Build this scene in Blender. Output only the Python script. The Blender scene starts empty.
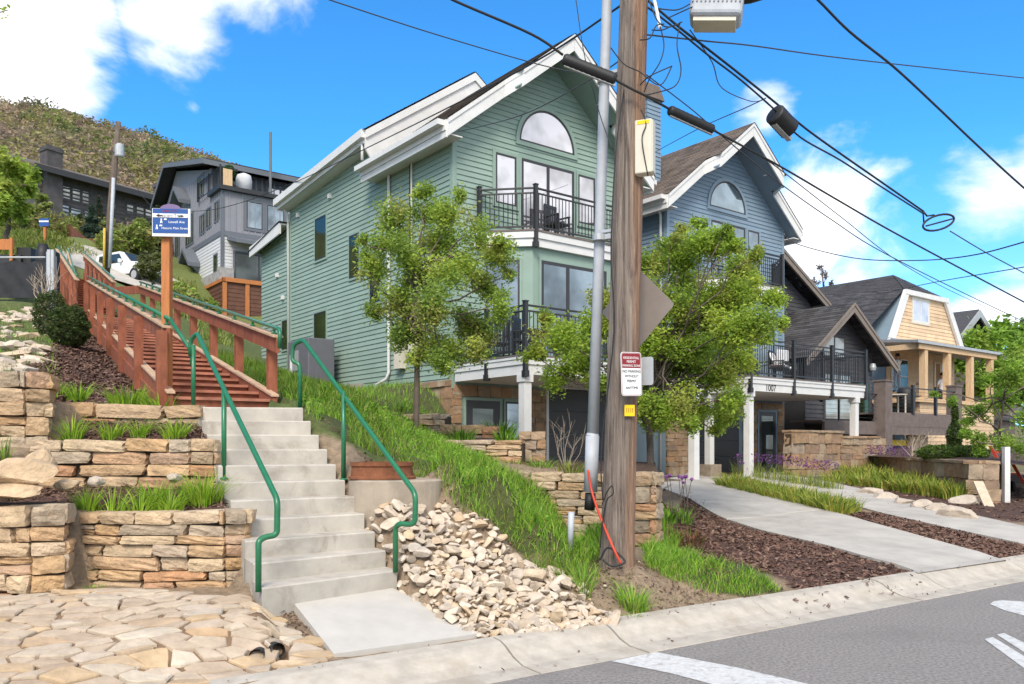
import bpy, math, random
import numpy as np
from mathutils import Vector as V, Matrix
random.seed(7); RNG = np.random.default_rng(7)
R = math.radians
S = bpy.context.scene
COL = S.collection
F, CX, HY, H = 829.0, 512.0, 446.0, 1.65      # focal length in pixels, principal column, horizon row, eye height

def at(px, py, Y):
    return V(((px - CX) / F * Y, Y, H + (HY - py) / F * Y))

WM = {}
def wm(o):
    return WM.get(o.name, Matrix.Identity(4)) if o else Matrix.Identity(4)

def tag(o, label=None, cat=None, group=None, kind=None):
    if label: o['label'] = label
    if cat: o['category'] = cat
    if group: o['group'] = group
    if kind: o['kind'] = kind
    return o

def thing(name, label, cat, loc=(0, 0, 0), rotz=0.0, group=None):
    o = bpy.data.objects.new(name, None); COL.objects.link(o)
    o.empty_display_size = 0.2
    o.location = loc; o.rotation_euler = (0, 0, rotz)
    WM[o.name] = Matrix.Translation(V(loc)) @ Matrix.Rotation(rotz, 4, 'Z')
    return tag(o, label, cat, group)

def link_mesh(name, me, mat, parent=None, world=True, smooth=False, recenter=True):
    mats = mat if isinstance(mat, (list, tuple)) else [mat]
    for m in mats: me.materials.append(m)
    o = bpy.data.objects.new(name, me); COL.objects.link(o)
    n = len(me.vertices)
    if n:
        co = np.empty(n * 3, np.float32); me.vertices.foreach_get('co', co); co = co.reshape(-1, 3)
        if parent is not None:
            if world:
                Mi = np.array(wm(parent).inverted())
                co = co @ Mi[:3, :3].T + Mi[:3, 3]
                me.vertices.foreach_set('co', co.astype(np.float32).ravel())
        elif recenter:
            c = np.array([(co[:, 0].min() + co[:, 0].max()) / 2, (co[:, 1].min() + co[:, 1].max()) / 2, co[:, 2].min()])
            me.vertices.foreach_set('co', (co - c).astype(np.float32).ravel())
            o.location = c.tolist(); WM[o.name] = Matrix.Translation(V(c.tolist()))
    if parent is not None:
        o.parent = parent; WM[o.name] = wm(parent).copy()
    me.polygons.foreach_set('use_smooth', [bool(smooth)] * len(me.polygons))
    me.update()
    return o

def link_obj_world(o):   # an object with an identity own transform
    return o

class MB:
    def __init__(s, M=None):
        s.v, s.f, s.mi = [], [], []
        s.M = M
    def add(s, vs, fs, mi=0):
        b = len(s.v)
        if s.M is not None: vs = [s.M @ V(p) for p in vs]
        s.v.extend([tuple(p) for p in vs])
        for f in fs:
            s.f.append(tuple(b + i for i in f)); s.mi.append(mi)
        return s
    def box(s, x0, x1, y0, y1, z0, z1, mi=0):
        vs = [(x0, y0, z0), (x1, y0, z0), (x1, y1, z0), (x0, y1, z0), (x0, y0, z1), (x1, y0, z1), (x1, y1, z1), (x0, y1, z1)]
        return s.add(vs, [(3, 2, 1, 0), (4, 5, 6, 7), (0, 1, 5, 4), (1, 2, 6, 5), (2, 3, 7, 6), (3, 0, 4, 7)], mi)
    def bar(s, p, q, w, h, up=(0, 0, 1), mi=0, off=0.0):
        p, q, up = V(p), V(q), V(up)
        d = (q - p).normalized()
        side = d.cross(up)
        if side.length < 1e-5: side = d.cross(V((1, 0, 0)))
        side.normalize(); u2 = side.cross(d).normalized()
        vs = []
        for e in (p, q):
            for a, b in ((-1, -1), (1, -1), (1, 1), (-1, 1)):
                vs.append(e + side * (a * w / 2) + u2 * (b * h / 2 + off))
        return s.add(vs, [(0, 1, 2, 3), (7, 6, 5, 4), (0, 4, 5, 1), (1, 5, 6, 2), (2, 6, 7, 3), (3, 7, 4, 0)], mi)
    def prism(s, pts, ext, mi=0):          # planar polygon + extrusion vector
        n = len(pts); e = V(ext)
        vs = [V(p) for p in pts] + [V(p) + e for p in pts]
        fs = [tuple(range(n - 1, -1, -1)), tuple(range(n, 2 * n))]
        fs += [(i, (i + 1) % n, n + (i + 1) % n, n + i) for i in range(n)]
        return s.add(vs, fs, mi)
    def tube(s, path, r, n=8, mi=0, caps=True):
        path = [V(p) for p in path]; k = len(path)
        rs = r if isinstance(r, (list, tuple)) else [r] * k
        tang = []
        for i in range(k):
            a = path[max(i - 1, 0)]; b = path[min(i + 1, k - 1)]
            t = (b - a); tang.append(t.normalized() if t.length > 1e-9 else V((0, 0, 1)))
        ref = V((0, 0, 1)) if abs(tang[0].z) < 0.9 else V((1, 0, 0))
        nrm = tang[0].cross(ref).normalized()
        vs, fs = [], []
        for i in range(k):
            nrm = (nrm - tang[i] * nrm.dot(tang[i]))
            if nrm.length < 1e-6: nrm = tang[i].orthogonal()
            nrm.normalize(); bn = tang[i].cross(nrm)
            for j in range(n):
                a = 2 * math.pi * j / n
                vs.append(path[i] + (nrm * math.cos(a) + bn * math.sin(a)) * rs[i])
        for i in range(k - 1):
            for j in range(n):
                fs.append((i * n + j, i * n + (j + 1) % n, (i + 1) * n + (j + 1) % n, (i + 1) * n + j))
        if caps:
            fs.append(tuple(range(n - 1, -1, -1))); fs.append(tuple((k - 1) * n + j for j in range(n)))
        return s.add(vs, fs, mi)
    def lathe(s, prof, c=(0, 0, 0), n=24, mi=0, caps=True):
        c = V(c); vs, fs = [], []
        for r, z in prof:
            for j in range(n):
                a = 2 * math.pi * j / n
                vs.append(c + V((r * math.cos(a), r * math.sin(a), z)))
        k = len(prof)
        for i in range(k - 1):
            for j in range(n):
                fs.append((i * n + j, i * n + (j + 1) % n, (i + 1) * n + (j + 1) % n, (i + 1) * n + j))
        if caps:
            fs.append(tuple(range(n - 1, -1, -1))); fs.append(tuple((k - 1) * n + j for j in range(n)))
        return s.add(vs, fs, mi)
    def build(s, name, mat, parent=None, world=True, smooth=False):
        me = bpy.data.meshes.new(name)
        me.from_pydata([tuple(p) for p in s.v], [], s.f)
        if isinstance(mat, (list, tuple)) and len(mat) > 1:
            me.polygons.foreach_set('material_index', s.mi)
        return link_mesh(name, me, mat, parent, world, smooth)

def bevel(o, w=0.01, seg=2):
    m = o.modifiers.new('bevel', 'BEVEL'); m.width = w; m.segments = seg; m.limit_method = 'ANGLE'; m.angle_limit = R(40)
    return o

def np_mesh(name, verts, faces_list, colors=None):
    """verts (n,3); faces_list: list of int arrays (m,k)."""
    me = bpy.data.meshes.new(name)
    verts = np.asarray(verts, np.float32)
    loops = np.concatenate([f.ravel() for f in faces_list]).astype(np.int32)
    tot = np.concatenate([np.full(len(f), f.shape[1], np.int32) for f in faces_list])
    start = np.concatenate([[0], np.cumsum(tot)[:-1]]).astype(np.int32)
    me.vertices.add(len(verts)); me.vertices.foreach_set('co', verts.ravel())
    me.loops.add(len(loops)); me.loops.foreach_set('vertex_index', loops)
    me.polygons.add(len(tot)); me.polygons.foreach_set('loop_start', start); me.polygons.foreach_set('loop_total', tot)
    me.update(calc_edges=True); me.validate()
    if colors is not None:
        a = me.attributes.new('col', 'FLOAT_COLOR', 'POINT')
        c = np.ones((len(verts), 4), np.float32); c[:, :3] = colors
        a.data.foreach_set('color', c.ravel())
    return me

# ------------------------------------------------------------------ materials
def nn(t, ty, **kw):
    n = t.nodes.new(ty)
    for k, v in kw.items():
        if k in n.inputs: n.inputs[k].default_value = v
        else: setattr(n, k, v)
    return n

def c4(c): return (c[0], c[1], c[2], 1.0)

def pmat(name, col, rough=0.7, var=0.15, scale=6.0, bump=0.0, bscale=60.0, metal=0.0, island=0.0, ramp=None,
         attr=False, spec=0.3, trans=0.0, stretch=None, stain=0.0, stainscale=1.5, staincol=(0.1, 0.08, 0.06), coat=0.0, bdist=0.01):
    m = bpy.data.materials.new(name); m.use_nodes = True
    t = m.node_tree; t.nodes.clear()
    out = nn(t, 'ShaderNodeOutputMaterial'); b = nn(t, 'ShaderNodeBsdfPrincipled')
    t.links.new(b.outputs[0], out.inputs[0])
    b.inputs['Roughness'].default_value = rough; b.inputs['Metallic'].default_value = metal
    b.inputs['Specular IOR Level'].default_value = spec
    if coat: b.inputs['Coat Weight'].default_value = coat
    tc = nn(t, 'ShaderNodeTexCoord'); vec = tc.outputs['Object']
    if stretch:
        mp = nn(t, 'ShaderNodeMapping'); mp.inputs['Scale'].default_value = stretch
        t.links.new(vec, mp.inputs['Vector']); vec = mp.outputs[0]
    cur = None
    if attr:
        a = nn(t, 'ShaderNodeAttribute', attribute_name='col'); cur = a.outputs['Color']
    elif ramp:
        g = nn(t, 'ShaderNodeNewGeometry'); r = nn(t, 'ShaderNodeValToRGB'); el = r.color_ramp.elements
        while len(el) > 1: el.remove(el[0])
        el[0].position = 0; el[0].color = c4(ramp[0])
        for i, c in enumerate(ramp[1:]):
            e = el.new((i + 1) / (len(ramp) - 1)); e.color = c4(c)
        t.links.new(g.outputs['Random Per Island'], r.inputs[0]); cur = r.outputs[0]
    if cur is None:
        rgb = nn(t, 'ShaderNodeRGB'); rgb.outputs[0].default_value = c4(col); cur = rgb.outputs[0]
    nz = nn(t, 'ShaderNodeTexNoise', Scale=scale, Detail=6.0, Roughness=0.6); t.links.new(vec, nz.inputs['Vector'])
    if var > 0:
        mr = nn(t, 'ShaderNodeMapRange'); mr.inputs[1].default_value = 0.3; mr.inputs[2].default_value = 0.7
        mr.inputs[3].default_value = 1 - var; mr.inputs[4].default_value = 1 + var
        t.links.new(nz.outputs[0], mr.inputs[0])
        mul = nn(t, 'ShaderNodeVectorMath', operation='SCALE'); t.links.new(cur, mul.inputs[0]); t.links.new(mr.outputs[0], mul.inputs['Scale'])
        cur = mul.outputs[0]
    if island:
        g = nn(t, 'ShaderNodeNewGeometry'); mr = nn(t, 'ShaderNodeMapRange'); mr.inputs[3].default_value = 1 - island; mr.inputs[4].default_value = 1 + island
        t.links.new(g.outputs['Random Per Island'], mr.inputs[0])
        mul = nn(t, 'ShaderNodeVectorMath', operation='SCALE'); t.links.new(cur, mul.inputs[0]); t.links.new(mr.outputs[0], mul.inputs['Scale'])
        cur = mul.outputs[0]
    if stain:
        n2 = nn(t, 'ShaderNodeTexNoise', Scale=stainscale, Detail=8.0, Roughness=0.7, Distortion=0.6); t.links.new(vec, n2.inputs['Vector'])
        mr = nn(t, 'ShaderNodeMapRange', interpolation_type='SMOOTHSTEP'); mr.inputs[1].default_value = 0.48; mr.inputs[2].default_value = 0.72; mr.inputs[4].default_value = stain
        t.links.new(n2.outputs[0], mr.inputs[0])
        mx = nn(t, 'ShaderNodeMix', data_type='RGBA'); t.links.new(mr.outputs[0], mx.inputs[0]); t.links.new(cur, mx.inputs[6]); mx.inputs[7].default_value = c4(staincol)
        cur = mx.outputs[2]
    t.links.new(cur, b.inputs['Base Color'])
    if bump:
        n3 = nn(t, 'ShaderNodeTexNoise', Scale=bscale, Detail=5.0, Roughness=0.65); t.links.new(vec, n3.inputs['Vector'])
        bp = nn(t, 'ShaderNodeBump', Strength=bump, Distance=bdist); t.links.new(n3.outputs[0], bp.inputs['Height']); t.links.new(bp.outputs[0], b.inputs['Normal'])
    if trans:
        tr = nn(t, 'ShaderNodeBsdfTranslucent'); t.links.new(cur, tr.inputs['Color'])
        mx = nn(t, 'ShaderNodeMixShader'); mx.inputs[0].default_value = trans
        t.links.new(b.outputs[0], mx.inputs[1]); t.links.new(tr.outputs[0], mx.inputs[2]); t.links.new(mx.outputs[0], out.inputs[0])
    return m

M = {}
M['concrete'] = pmat('concrete', (0.43, 0.395, 0.345), 0.85, 0.16, 4, 0.4, 120, stain=0.85, stainscale=2.6, staincol=(0.27, 0.235, 0.195), spec=0.2, bdist=0.004)
M['slab'] = pmat('pale_slab', (0.45, 0.425, 0.39), 0.85, 0.08, 4, 0.3, 140, stain=0.35, stainscale=1.2, staincol=(0.36, 0.33, 0.30), spec=0.2, bdist=0.004)
M['kerb'] = pmat('kerb_concrete', (0.42, 0.38, 0.325), 0.88, 0.16, 7, 0.35, 120, stain=0.7, stainscale=1.8, staincol=(0.33, 0.275, 0.21), spec=0.2, bdist=0.004)
M['drive'] = pmat('driveway_concrete', (0.43, 0.40, 0.36), 0.85, 0.14, 2.2, 0.3, 90, stain=0.7, stainscale=0.7, staincol=(0.29, 0.265, 0.24), spec=0.2, bdist=0.004)
M['asphalt'] = pmat('asphalt', (0.25, 0.23, 0.215), 0.9, 0.42, 38, 1.0, 70, stain=0.55, stainscale=0.8, staincol=(0.19, 0.175, 0.165), spec=0.2, bdist=0.012)
M['roadpaint'] = pmat('road_paint', (0.56, 0.555, 0.54), 0.8, 0.14, 25, 0.6, 80, stain=0.9, stainscale=12, staincol=(0.30, 0.285, 0.27))
M['white'] = pmat('white_paint', (0.63, 0.62, 0.605), 0.5, 0.06, 3)
M['sage'] = pmat('sage_green_siding', (0.245, 0.33, 0.28), 0.6, 0.07, 1.3, 0.05, 40, spec=0.3, island=.05, stain=.22, stainscale=.7, staincol=(0.20, 0.275, 0.225))
M['sagetrim'] = pmat('sage_green_trim', (0.235, 0.32, 0.27), 0.55, 0.05, 3)
M['blue'] = pmat('blue_grey_siding', (0.185, 0.255, 0.325), 0.6, 0.07, 1.3, 0.05, 40, island=.05, stain=.2, stainscale=.8, staincol=(0.15, 0.20, 0.25))
M['bluetrim'] = pmat('blue_grey_trim', (0.205, 0.28, 0.35), 0.55, 0.05, 3)
M['soffit'] = pmat('dark_green_soffit', (0.20, 0.29, 0.245), 0.7, 0.05, 3)
M['bsoffit'] = pmat('slate_blue_soffit', (0.17, 0.23, 0.29), 0.7, 0.05, 3)
M['black'] = pmat('black_metal', (0.018, 0.018, 0.02), 0.45, 0.1, 10, spec=0.5)
M['bronze'] = pmat('dark_bronze_frame', (0.02, 0.021, 0.025), 0.4, 0.1, 10, spec=0.5)
M['rubber'] = pmat('black_rubber', (0.015, 0.015, 0.016), 0.55, 0.1, 8, spec=0.4)
M['galv'] = pmat('galvanised_steel', (0.42, 0.43, 0.44), 0.5, 0.1, 8, metal=0.4)
M['pvc'] = pmat('grey_conduit', (0.40, 0.42, 0.45), 0.5, 0.10, 7)
M['greenpipe'] = pmat('green_paint_pipe', (0.012, 0.135, 0.055), 0.4, 0.12, 9, spec=0.5, coat=0.2, stain=.35, stainscale=14, staincol=(0.04, 0.17, 0.085), bump=.15, bscale=60, bdist=.003)
M['tread'] = pmat('worn_tread', (0.36, 0.15, 0.095), 0.8, 0.25, 6, 0.3, 30)
M['redwood'] = pmat('red_brown_stain', (0.25, 0.082, 0.043), 0.75, 0.3, 9, 0.4, 30, stretch=(1, 1, .5), stain=0.25, stainscale=3, staincol=(0.17, 0.05, 0.032))
M['rawwood'] = pmat('worn_pale_wood', (0.46, 0.31, 0.20), 0.8, 0.2, 6, 0.2, 40)
M['cedar'] = pmat('cedar_post', (0.42, 0.155, 0.05), 0.65, 0.2, 4, 0.2, 30, stretch=(6, 6, 0.8))
M['lumber'] = pmat('raw_lumber', (0.56, 0.385, 0.225), 0.7, 0.18, 5, 0.1, 30, stretch=(5, 5, 0.8))
M['lumberboard'] = pmat('raw_lap_boards', (0.60, 0.43, 0.275), 0.7, 0.15, 2.5, 0.1, 30, island=0.12)
M['weather'] = pmat('weathered_brown_wood', (0.15, 0.118, 0.105), 0.75, 0.2, 4, 0.2, 30)
M['darkgrey'] = pmat('charcoal_siding', (0.062, 0.060, 0.065), 0.65, 0.1, 2)
M['greige'] = pmat('taupe_trim', (0.20, 0.165, 0.14), 0.65, 0.1, 4)
M['garage'] = pmat('charcoal_garage_door', (0.058, 0.058, 0.062), 0.5, 0.08, 2)
M['shingle'] = pmat('brown_shingle', (0.135, 0.105, 0.085), 0.9, 0.2, 8, 0.5, 60, island=0.35)
M['dshingle'] = pmat('charcoal_shingle', (0.062, 0.060, 0.064), 0.9, 0.2, 8, 0.5, 60, island=0.4)
M['stone'] = pmat('sandstone', (0.4, 0.3, 0.2), 0.9, 0.25, 7, 0.9, 18, ramp=[(0.50, 0.37, 0.24), (0.46, 0.28, 0.145), (0.54, 0.43, 0.31), (0.33, 0.26, 0.19), (0.52, 0.33, 0.17), (0.42, 0.35, 0.27), (0.46, 0.235, 0.12), (0.53, 0.40, 0.26), (0.48, 0.36, 0.24)], stain=0.4, stainscale=4, staincol=(0.26, 0.17, 0.10), bdist=0.04)
M['veneer'] = pmat('stone_veneer', (0.3, 0.22, 0.15), 0.9, 0.25, 5, 0.6, 18, ramp=[(0.34, 0.24, 0.155), (0.28, 0.175, 0.10), (0.37, 0.285, 0.20), (0.23, 0.165, 0.12), (0.34, 0.20, 0.11), (0.31, 0.245, 0.185)], stain=0.3, stainscale=3, staincol=(0.16, 0.10, 0.06), bdist=0.02)
M['flag'] = pmat('flagstone', (0.5, 0.4, 0.3), 0.9, 0.18, 6, 0.7, 22, ramp=[(0.46, 0.375, 0.285), (0.40, 0.31, 0.23), (0.47, 0.335, 0.195), (0.43, 0.35, 0.27), (0.37, 0.28, 0.20), (0.50, 0.43, 0.34), (0.42, 0.33, 0.25), (0.45, 0.38, 0.31), (0.43, 0.29, 0.17)], stain=0.4, stainscale=5, staincol=(0.29, 0.20, 0.12), bdist=0.014)
M['rip'] = pmat('riprap_stone', (0.5, 0.45, 0.38), 0.9, 0.18, 12, 0.5, 40, ramp=[(0.53, 0.44, 0.345), (0.45, 0.365, 0.28), (0.58, 0.495, 0.395), (0.50, 0.37, 0.24), (0.55, 0.475, 0.395), (0.42, 0.35, 0.285), (0.60, 0.52, 0.425)], stain=.3, stainscale=14, staincol=(0.30, 0.22, 0.14), bdist=0.01)
M['mortar'] = pmat('sandy_mortar', (0.20, 0.13, 0.08), 0.95, 0.25, 8, 0.6, 60)
M['soil'] = pmat('soil', (0.2, 0.14, 0.1), 0.95, 0.3, 14, 0.9, 45, attr=True, bdist=0.03)
M['chip'] = pmat('mulch_chip', (0.1, 0.06, 0.04), 0.95, 0.1, 10, ramp=[(0.08, 0.042, 0.033), (0.13, 0.07, 0.052), (0.19, 0.115, 0.084), (0.06, 0.035, 0.029), (0.15, 0.08, 0.06), (0.26, 0.18, 0.135)])
M['bark'] = pmat('bark', (0.13, 0.10, 0.08), 0.95, 0.3, 12, 0.9, 30, stretch=(1, 1, 0.3), bdist=0.02)
M['leaf'] = pmat('leaf', (0.1, 0.15, 0.03), 0.5, 0.0, 1, attr=True, trans=0.45, spec=0.3)
M['blade'] = pmat('grass_blade', (0.1, 0.2, 0.03), 0.55, 0.0, 1, attr=True, trans=0.3, spec=0.25)
M['twig'] = pmat('pale_twig', (0.36, 0.29, 0.23), 0.9, 0.2, 10)
M['rust'] = pmat('rusty_iron', (0.20, 0.075, 0.035), 0.85, 0.35, 9, 0.5, 50, stain=0.4, stainscale=6, staincol=(0.09, 0.035, 0.02))
M['red'] = pmat('red_conduit', (0.55, 0.06, 0.03), 0.45, 0.1, 8)
M['beige'] = pmat('beige_box', (0.60, 0.55, 0.45), 0.5, 0.05, 6)
M['skin'] = pmat('skin', (0.45, 0.26, 0.18), 0.6, 0.05, 10)
M['carwhite'] = pmat('white_car_paint', (0.75, 0.75, 0.74), 0.25, 0.02, 3, coat=0.5)
M['tyre'] = pmat('tyre', (0.02, 0.02, 0.02), 0.8, 0.1, 10)
M['acgrey'] = pmat('grey_metal_cabinet', (0.13, 0.13, 0.15), 0.5, 0.06, 5)
M['found'] = pmat('foundation_concrete', (0.35, 0.30, 0.27), 0.9, 0.12, 4, 0.3, 60)
M['maroon'] = pmat('maroon_sign', (0.24, 0.02, 0.03), 0.5, 0.03, 5)
M['signwhite'] = pmat('white_sign', (0.80, 0.80, 0.79), 0.45, 0.02, 5)
M['signblue'] = pmat('blue_sign', (0.018, 0.075, 0.27), 0.45, 0.04, 8)
M['signback'] = pmat('dull_sign_back', (0.245, 0.205, 0.18), 0.6, 0.08, 8)
M['letter'] = pmat('black_letters', (0.02, 0.02, 0.02), 0.6, 0.0)
M['yellow'] = pmat('yellow_tag', (0.78, 0.52, 0.01), 0.5, 0.05, 8)
M['fence'] = pmat('black_fence_cloth', (0.03, 0.031, 0.035), 0.85, 0.2, 5)
M['purple'] = pmat('purple_petals', (0.20, 0.06, 0.22), 0.7, 0.2, 10)

def glassmat(name, col, met=0.75, rough=0.04):
    m = bpy.data.materials.new(name); m.use_nodes = True; t = m.node_tree
    b = t.nodes['Principled BSDF']; b.inputs['Metallic'].default_value = met; b.inputs['Roughness'].default_value = rough
    tc = nn(t, 'ShaderNodeTexCoord'); nz = nn(t, 'ShaderNodeTexNoise', Scale=0.7, Detail=3.0); t.links.new(tc.outputs['Object'], nz.inputs['Vector'])
    r = nn(t, 'ShaderNodeValToRGB'); r.color_ramp.elements[0].position = 0.38; r.color_ramp.elements[1].position = 0.60
    r.color_ramp.elements[0].color = c4([c * 0.42 for c in col]); r.color_ramp.elements[1].color = c4(col)  # noise tones in the base colour imitate bright cloud and dark reflections
    t.links.new(nz.outputs[0], r.inputs[0]); t.links.new(r.outputs[0], b.inputs['Base Color'])
    bp = nn(t, 'ShaderNodeBump', Strength=0.12, Distance=0.03); t.links.new(nz.outputs[0], bp.inputs['Height']); t.links.new(bp.outputs[0], b.inputs['Normal'])
    return m
M['glass'] = glassmat('window_glass', (0.62, 0.62, 0.66))
M['dglass'] = glassmat('dark_window_glass', (0.10, 0.12, 0.12), 0.6)
M['gglass'] = glassmat('green_tinted_window', (0.055, 0.085, 0.035), 0.5)
M['bglass'] = glassmat('blue_window_glass', (0.30, 0.38, 0.44), 0.8)
M['cglass'] = glassmat('curtained_window', (0.50, 0.52, 0.50), 0.35, 0.1)

# ------------------------------------------------------------------ world, sun, camera
SUN_EL, SUN_AZ = R(44), R(187)   # azimuth measured clockwise from +Y: the sun stands behind the camera, slightly to its left
w = bpy.data.worlds.new('World'); S.world = w; w.use_nodes = True
t = w.node_tree; t.nodes.clear()
wo = nn(t, 'ShaderNodeOutputWorld'); bg = nn(t, 'ShaderNodeBackground'); t.links.new(bg.outputs[0], wo.inputs[0])
bg.inputs['Strength'].default_value = 0.115
sky = nn(t, 'ShaderNodeTexSky'); sky.sky_type = 'NISHITA'; sky.sun_disc = False
sky.sun_elevation = SUN_EL; sky.sun_rotation = SUN_AZ; sky.altitude = 2100; sky.air_density = 1.0; sky.dust_density = 0.3; sky.ozone_density = 2.5
tc = nn(t, 'ShaderNodeTexCoord')
nrm = nn(t, 'ShaderNodeVectorMath', operation='NORMALIZE'); t.links.new(tc.outputs['Generated'], nrm.inputs[0])
tint = nn(t, 'ShaderNodeMix', data_type='RGBA', blend_type='MULTIPLY'); tint.inputs[0].default_value = 1.0
t.links.new(sky.outputs[0], tint.inputs[6]); tint.inputs[7].default_value = (0.46, 1.42, 1.95, 1)
mp = nn(t, 'ShaderNodeMapping'); mp.inputs['Scale'].default_value = (1, 1, 1.7); t.links.new(nrm.outputs[0], mp.inputs['Vector'])
nz = nn(t, 'ShaderNodeTexNoise', Scale=5.5, Detail=9.0, Roughness=0.58, Distortion=0.25); t.links.new(mp.outputs[0], nz.inputs['Vector'])
def sdir(px, py):
    return V(((px - CX) / F, 1.0, (HY - py) / F)).normalized()
acc = None
BLOBS = [(20, 60, 0.17, 0.62), (60, 20, 0.13, 0.5), (180, 15, 0.13, 0.55), (220, -30, 0.15, 0.5), (-150, 60, 0.25, 0.6), (820, 215, 0.17, 0.46), (880, 250, 0.16, 0.42), (770, 110, 0.07, 0.36),
         (990, 205, 0.12, 0.50), (1060, 190, 0.14, 0.5), (1010, 300, 0.14, 0.35), (880, 330, 0.2, 0.28), (120, 120, 0.07, 0.22), (190, 108, 0.03, 0.25)]
dirs = [(sdir(a, b), r_, s_) for a, b, r_, s_ in BLOBS]
dirs += [(V((0, -0.25, 1.0)).normalized(), 0.98, 0.8), (V((1.0, -0.2, 0.3)).normalized(), 0.75, 0.75), (V((0.8, -0.6, 0.55)).normalized(), 0.7, 0.75), (V((-0.2, -1, 0.4)).normalized(), 0.8, 0.75), (V((0.3, -1, 0.5)).normalized(), 0.7, 0.6), (V((-0.9, -0.7, 0.45)).normalized(), 0.7, 0.55), (V((1.0, -0.3, 0.6)).normalized(), 0.6, 0.5), (V((0, -1, 0.15)).normalized(), 0.6, 0.5)]  # unseen clouds added overhead and behind the camera to whiten fill light and reflections
for d, r_, s_ in dirs:
    ds = nn(t, 'ShaderNodeVectorMath', operation='DISTANCE'); t.links.new(nrm.outputs[0], ds.inputs[0]); ds.inputs[1].default_value = d
    mr = nn(t, 'ShaderNodeMapRange', interpolation_type='SMOOTHSTEP'); mr.inputs[1].default_value = r_; mr.inputs[2].default_value = 0.0; mr.inputs[3].default_value = 0.0; mr.inputs[4].default_value = s_
    t.links.new(ds.outputs['Value'], mr.inputs[0])
    if acc is None: acc = mr.outputs[0]
    else:
        mx = nn(t, 'ShaderNodeMath', operation='MAXIMUM'); t.links.new(acc, mx.inputs[0]); t.links.new(mr.outputs[0], mx.inputs[1]); acc = mx.outputs[0]
ad = nn(t, 'ShaderNodeMath', operation='ADD'); t.links.new(nz.outputs[0], ad.inputs[0]); t.links.new(acc, ad.inputs[1])
cl = nn(t, 'ShaderNodeMapRange', interpolation_type='SMOOTHSTEP'); cl.inputs[1].default_value = 0.72; cl.inputs[2].default_value = 0.98; cl.inputs[4].default_value = 0.95
t.links.new(ad.outputs[0], cl.inputs[0])
nz2 = nn(t, 'ShaderNodeTexNoise', Scale=9.0, Detail=5.0); t.links.new(mp.outputs[0], nz2.inputs['Vector'])
ccol = nn(t, 'ShaderNodeValToRGB'); ccol.color_ramp.elements[0].color = (8.0, 8.1, 8.5, 1); ccol.color_ramp.elements[1].color = (10.5, 10.3, 10.0, 1)
ccol.color_ramp.elements[0].position = 0.3; ccol.color_ramp.elements[1].position = 0.6
t.links.new(nz2.outputs[0], ccol.inputs[0])
# horizon whitening of the air
sep = nn(t, 'ShaderNodeSeparateXYZ'); t.links.new(nrm.outputs[0], sep.inputs[0])
hz = nn(t, 'ShaderNodeMapRange', interpolation_type='SMOOTHSTEP'); hz.inputs[1].default_value = 0.34; hz.inputs[2].default_value = -0.05; hz.inputs[3].default_value = 0.0; hz.inputs[4].default_value = 0.62
t.links.new(sep.outputs['Z'], hz.inputs[0])
mh = nn(t, 'ShaderNodeMix', data_type='RGBA'); t.links.new(hz.outputs[0], mh.inputs[0]); t.links.new(tint.outputs[2], mh.inputs[6]); mh.inputs[7].default_value = (5.0, 6.6, 8.2, 1)
mc = nn(t, 'ShaderNodeMix', data_type='RGBA'); t.links.new(cl.outputs[0], mc.inputs[0]); t.links.new(mh.outputs[2], mc.inputs[6]); t.links.new(ccol.outputs[0], mc.inputs[7])
t.links.new(mc.outputs[2], bg.inputs['Color'])

sl = bpy.data.lights.new('sun', 'SUN'); sl.energy = 2.9; sl.angle = R(22); sl.color = (1.0, 0.93, 0.82)
so = bpy.data.objects.new('sun', sl); COL.objects.link(so)
sd = V((math.sin(SUN_AZ) * math.cos(SUN_EL), math.cos(SUN_AZ) * math.cos(SUN_EL), math.sin(SUN_EL)))
so.rotation_euler = sd.to_track_quat('Z', 'Y').to_euler(); so.location = (0, -10, 30)

cam = bpy.data.cameras.new('camera'); cam.sensor_width = 36.0; cam.lens = F / 1024 * 36.0
cam.shift_x = 0.0; cam.shift_y = (HY - 342.0) / 1024.0; cam.clip_start = 0.1; cam.clip_end = 5000
co_ = bpy.data.objects.new('camera', cam); COL.objects.link(co_); co_.location = (0, 0, H); co_.rotation_euler = (R(90), 0, 0)
S.camera = co_
S.view_settings.view_transform = 'Standard'; S.view_settings.look = 'None'; S.view_settings.gamma = 1.0; S.view_settings.exposure = 0.5
S.view_settings.use_curve_mapping = False
S.cycles.max_bounces = 6; S.cycles.diffuse_bounces = 3; S.cycles.glossy_bounces = 3; S.cycles.transparent_max_bounces = 6; S.cycles.transmission_bounces = 2
S.cycles.use_denoising = True; S.cycles.use_adaptive_sampling = True; S.cycles.adaptive_threshold = 0.02
# ------------------------------------------------------------------ street frame: s along the kerb, n towards the lots
TS, TN = np.array([0.826, 0.5635]), np.array([-0.5635, 0.826])
TS /= np.linalg.norm(TS); TN = np.array([-TS[1], TS[0]])
def sn(s, n, z=0.0):
    p = TS * s + TN * n
    return V((p[0], p[1], z))
KB, GE = 5.45, 4.84       # back of kerb, edge of gutter

# stairs: four plan corners (front nosing of the lowest step, front edge of the landing)
SL0, SR0 = np.array([-1.933, 6.41]), np.array([-1.018, 7.34])
SL1, SR1 = np.array([-3.40, 8.96]), np.array([-2.30, 9.12])
SZ0, RISE, NST = H - 1.25, 0.152, 11

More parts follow.
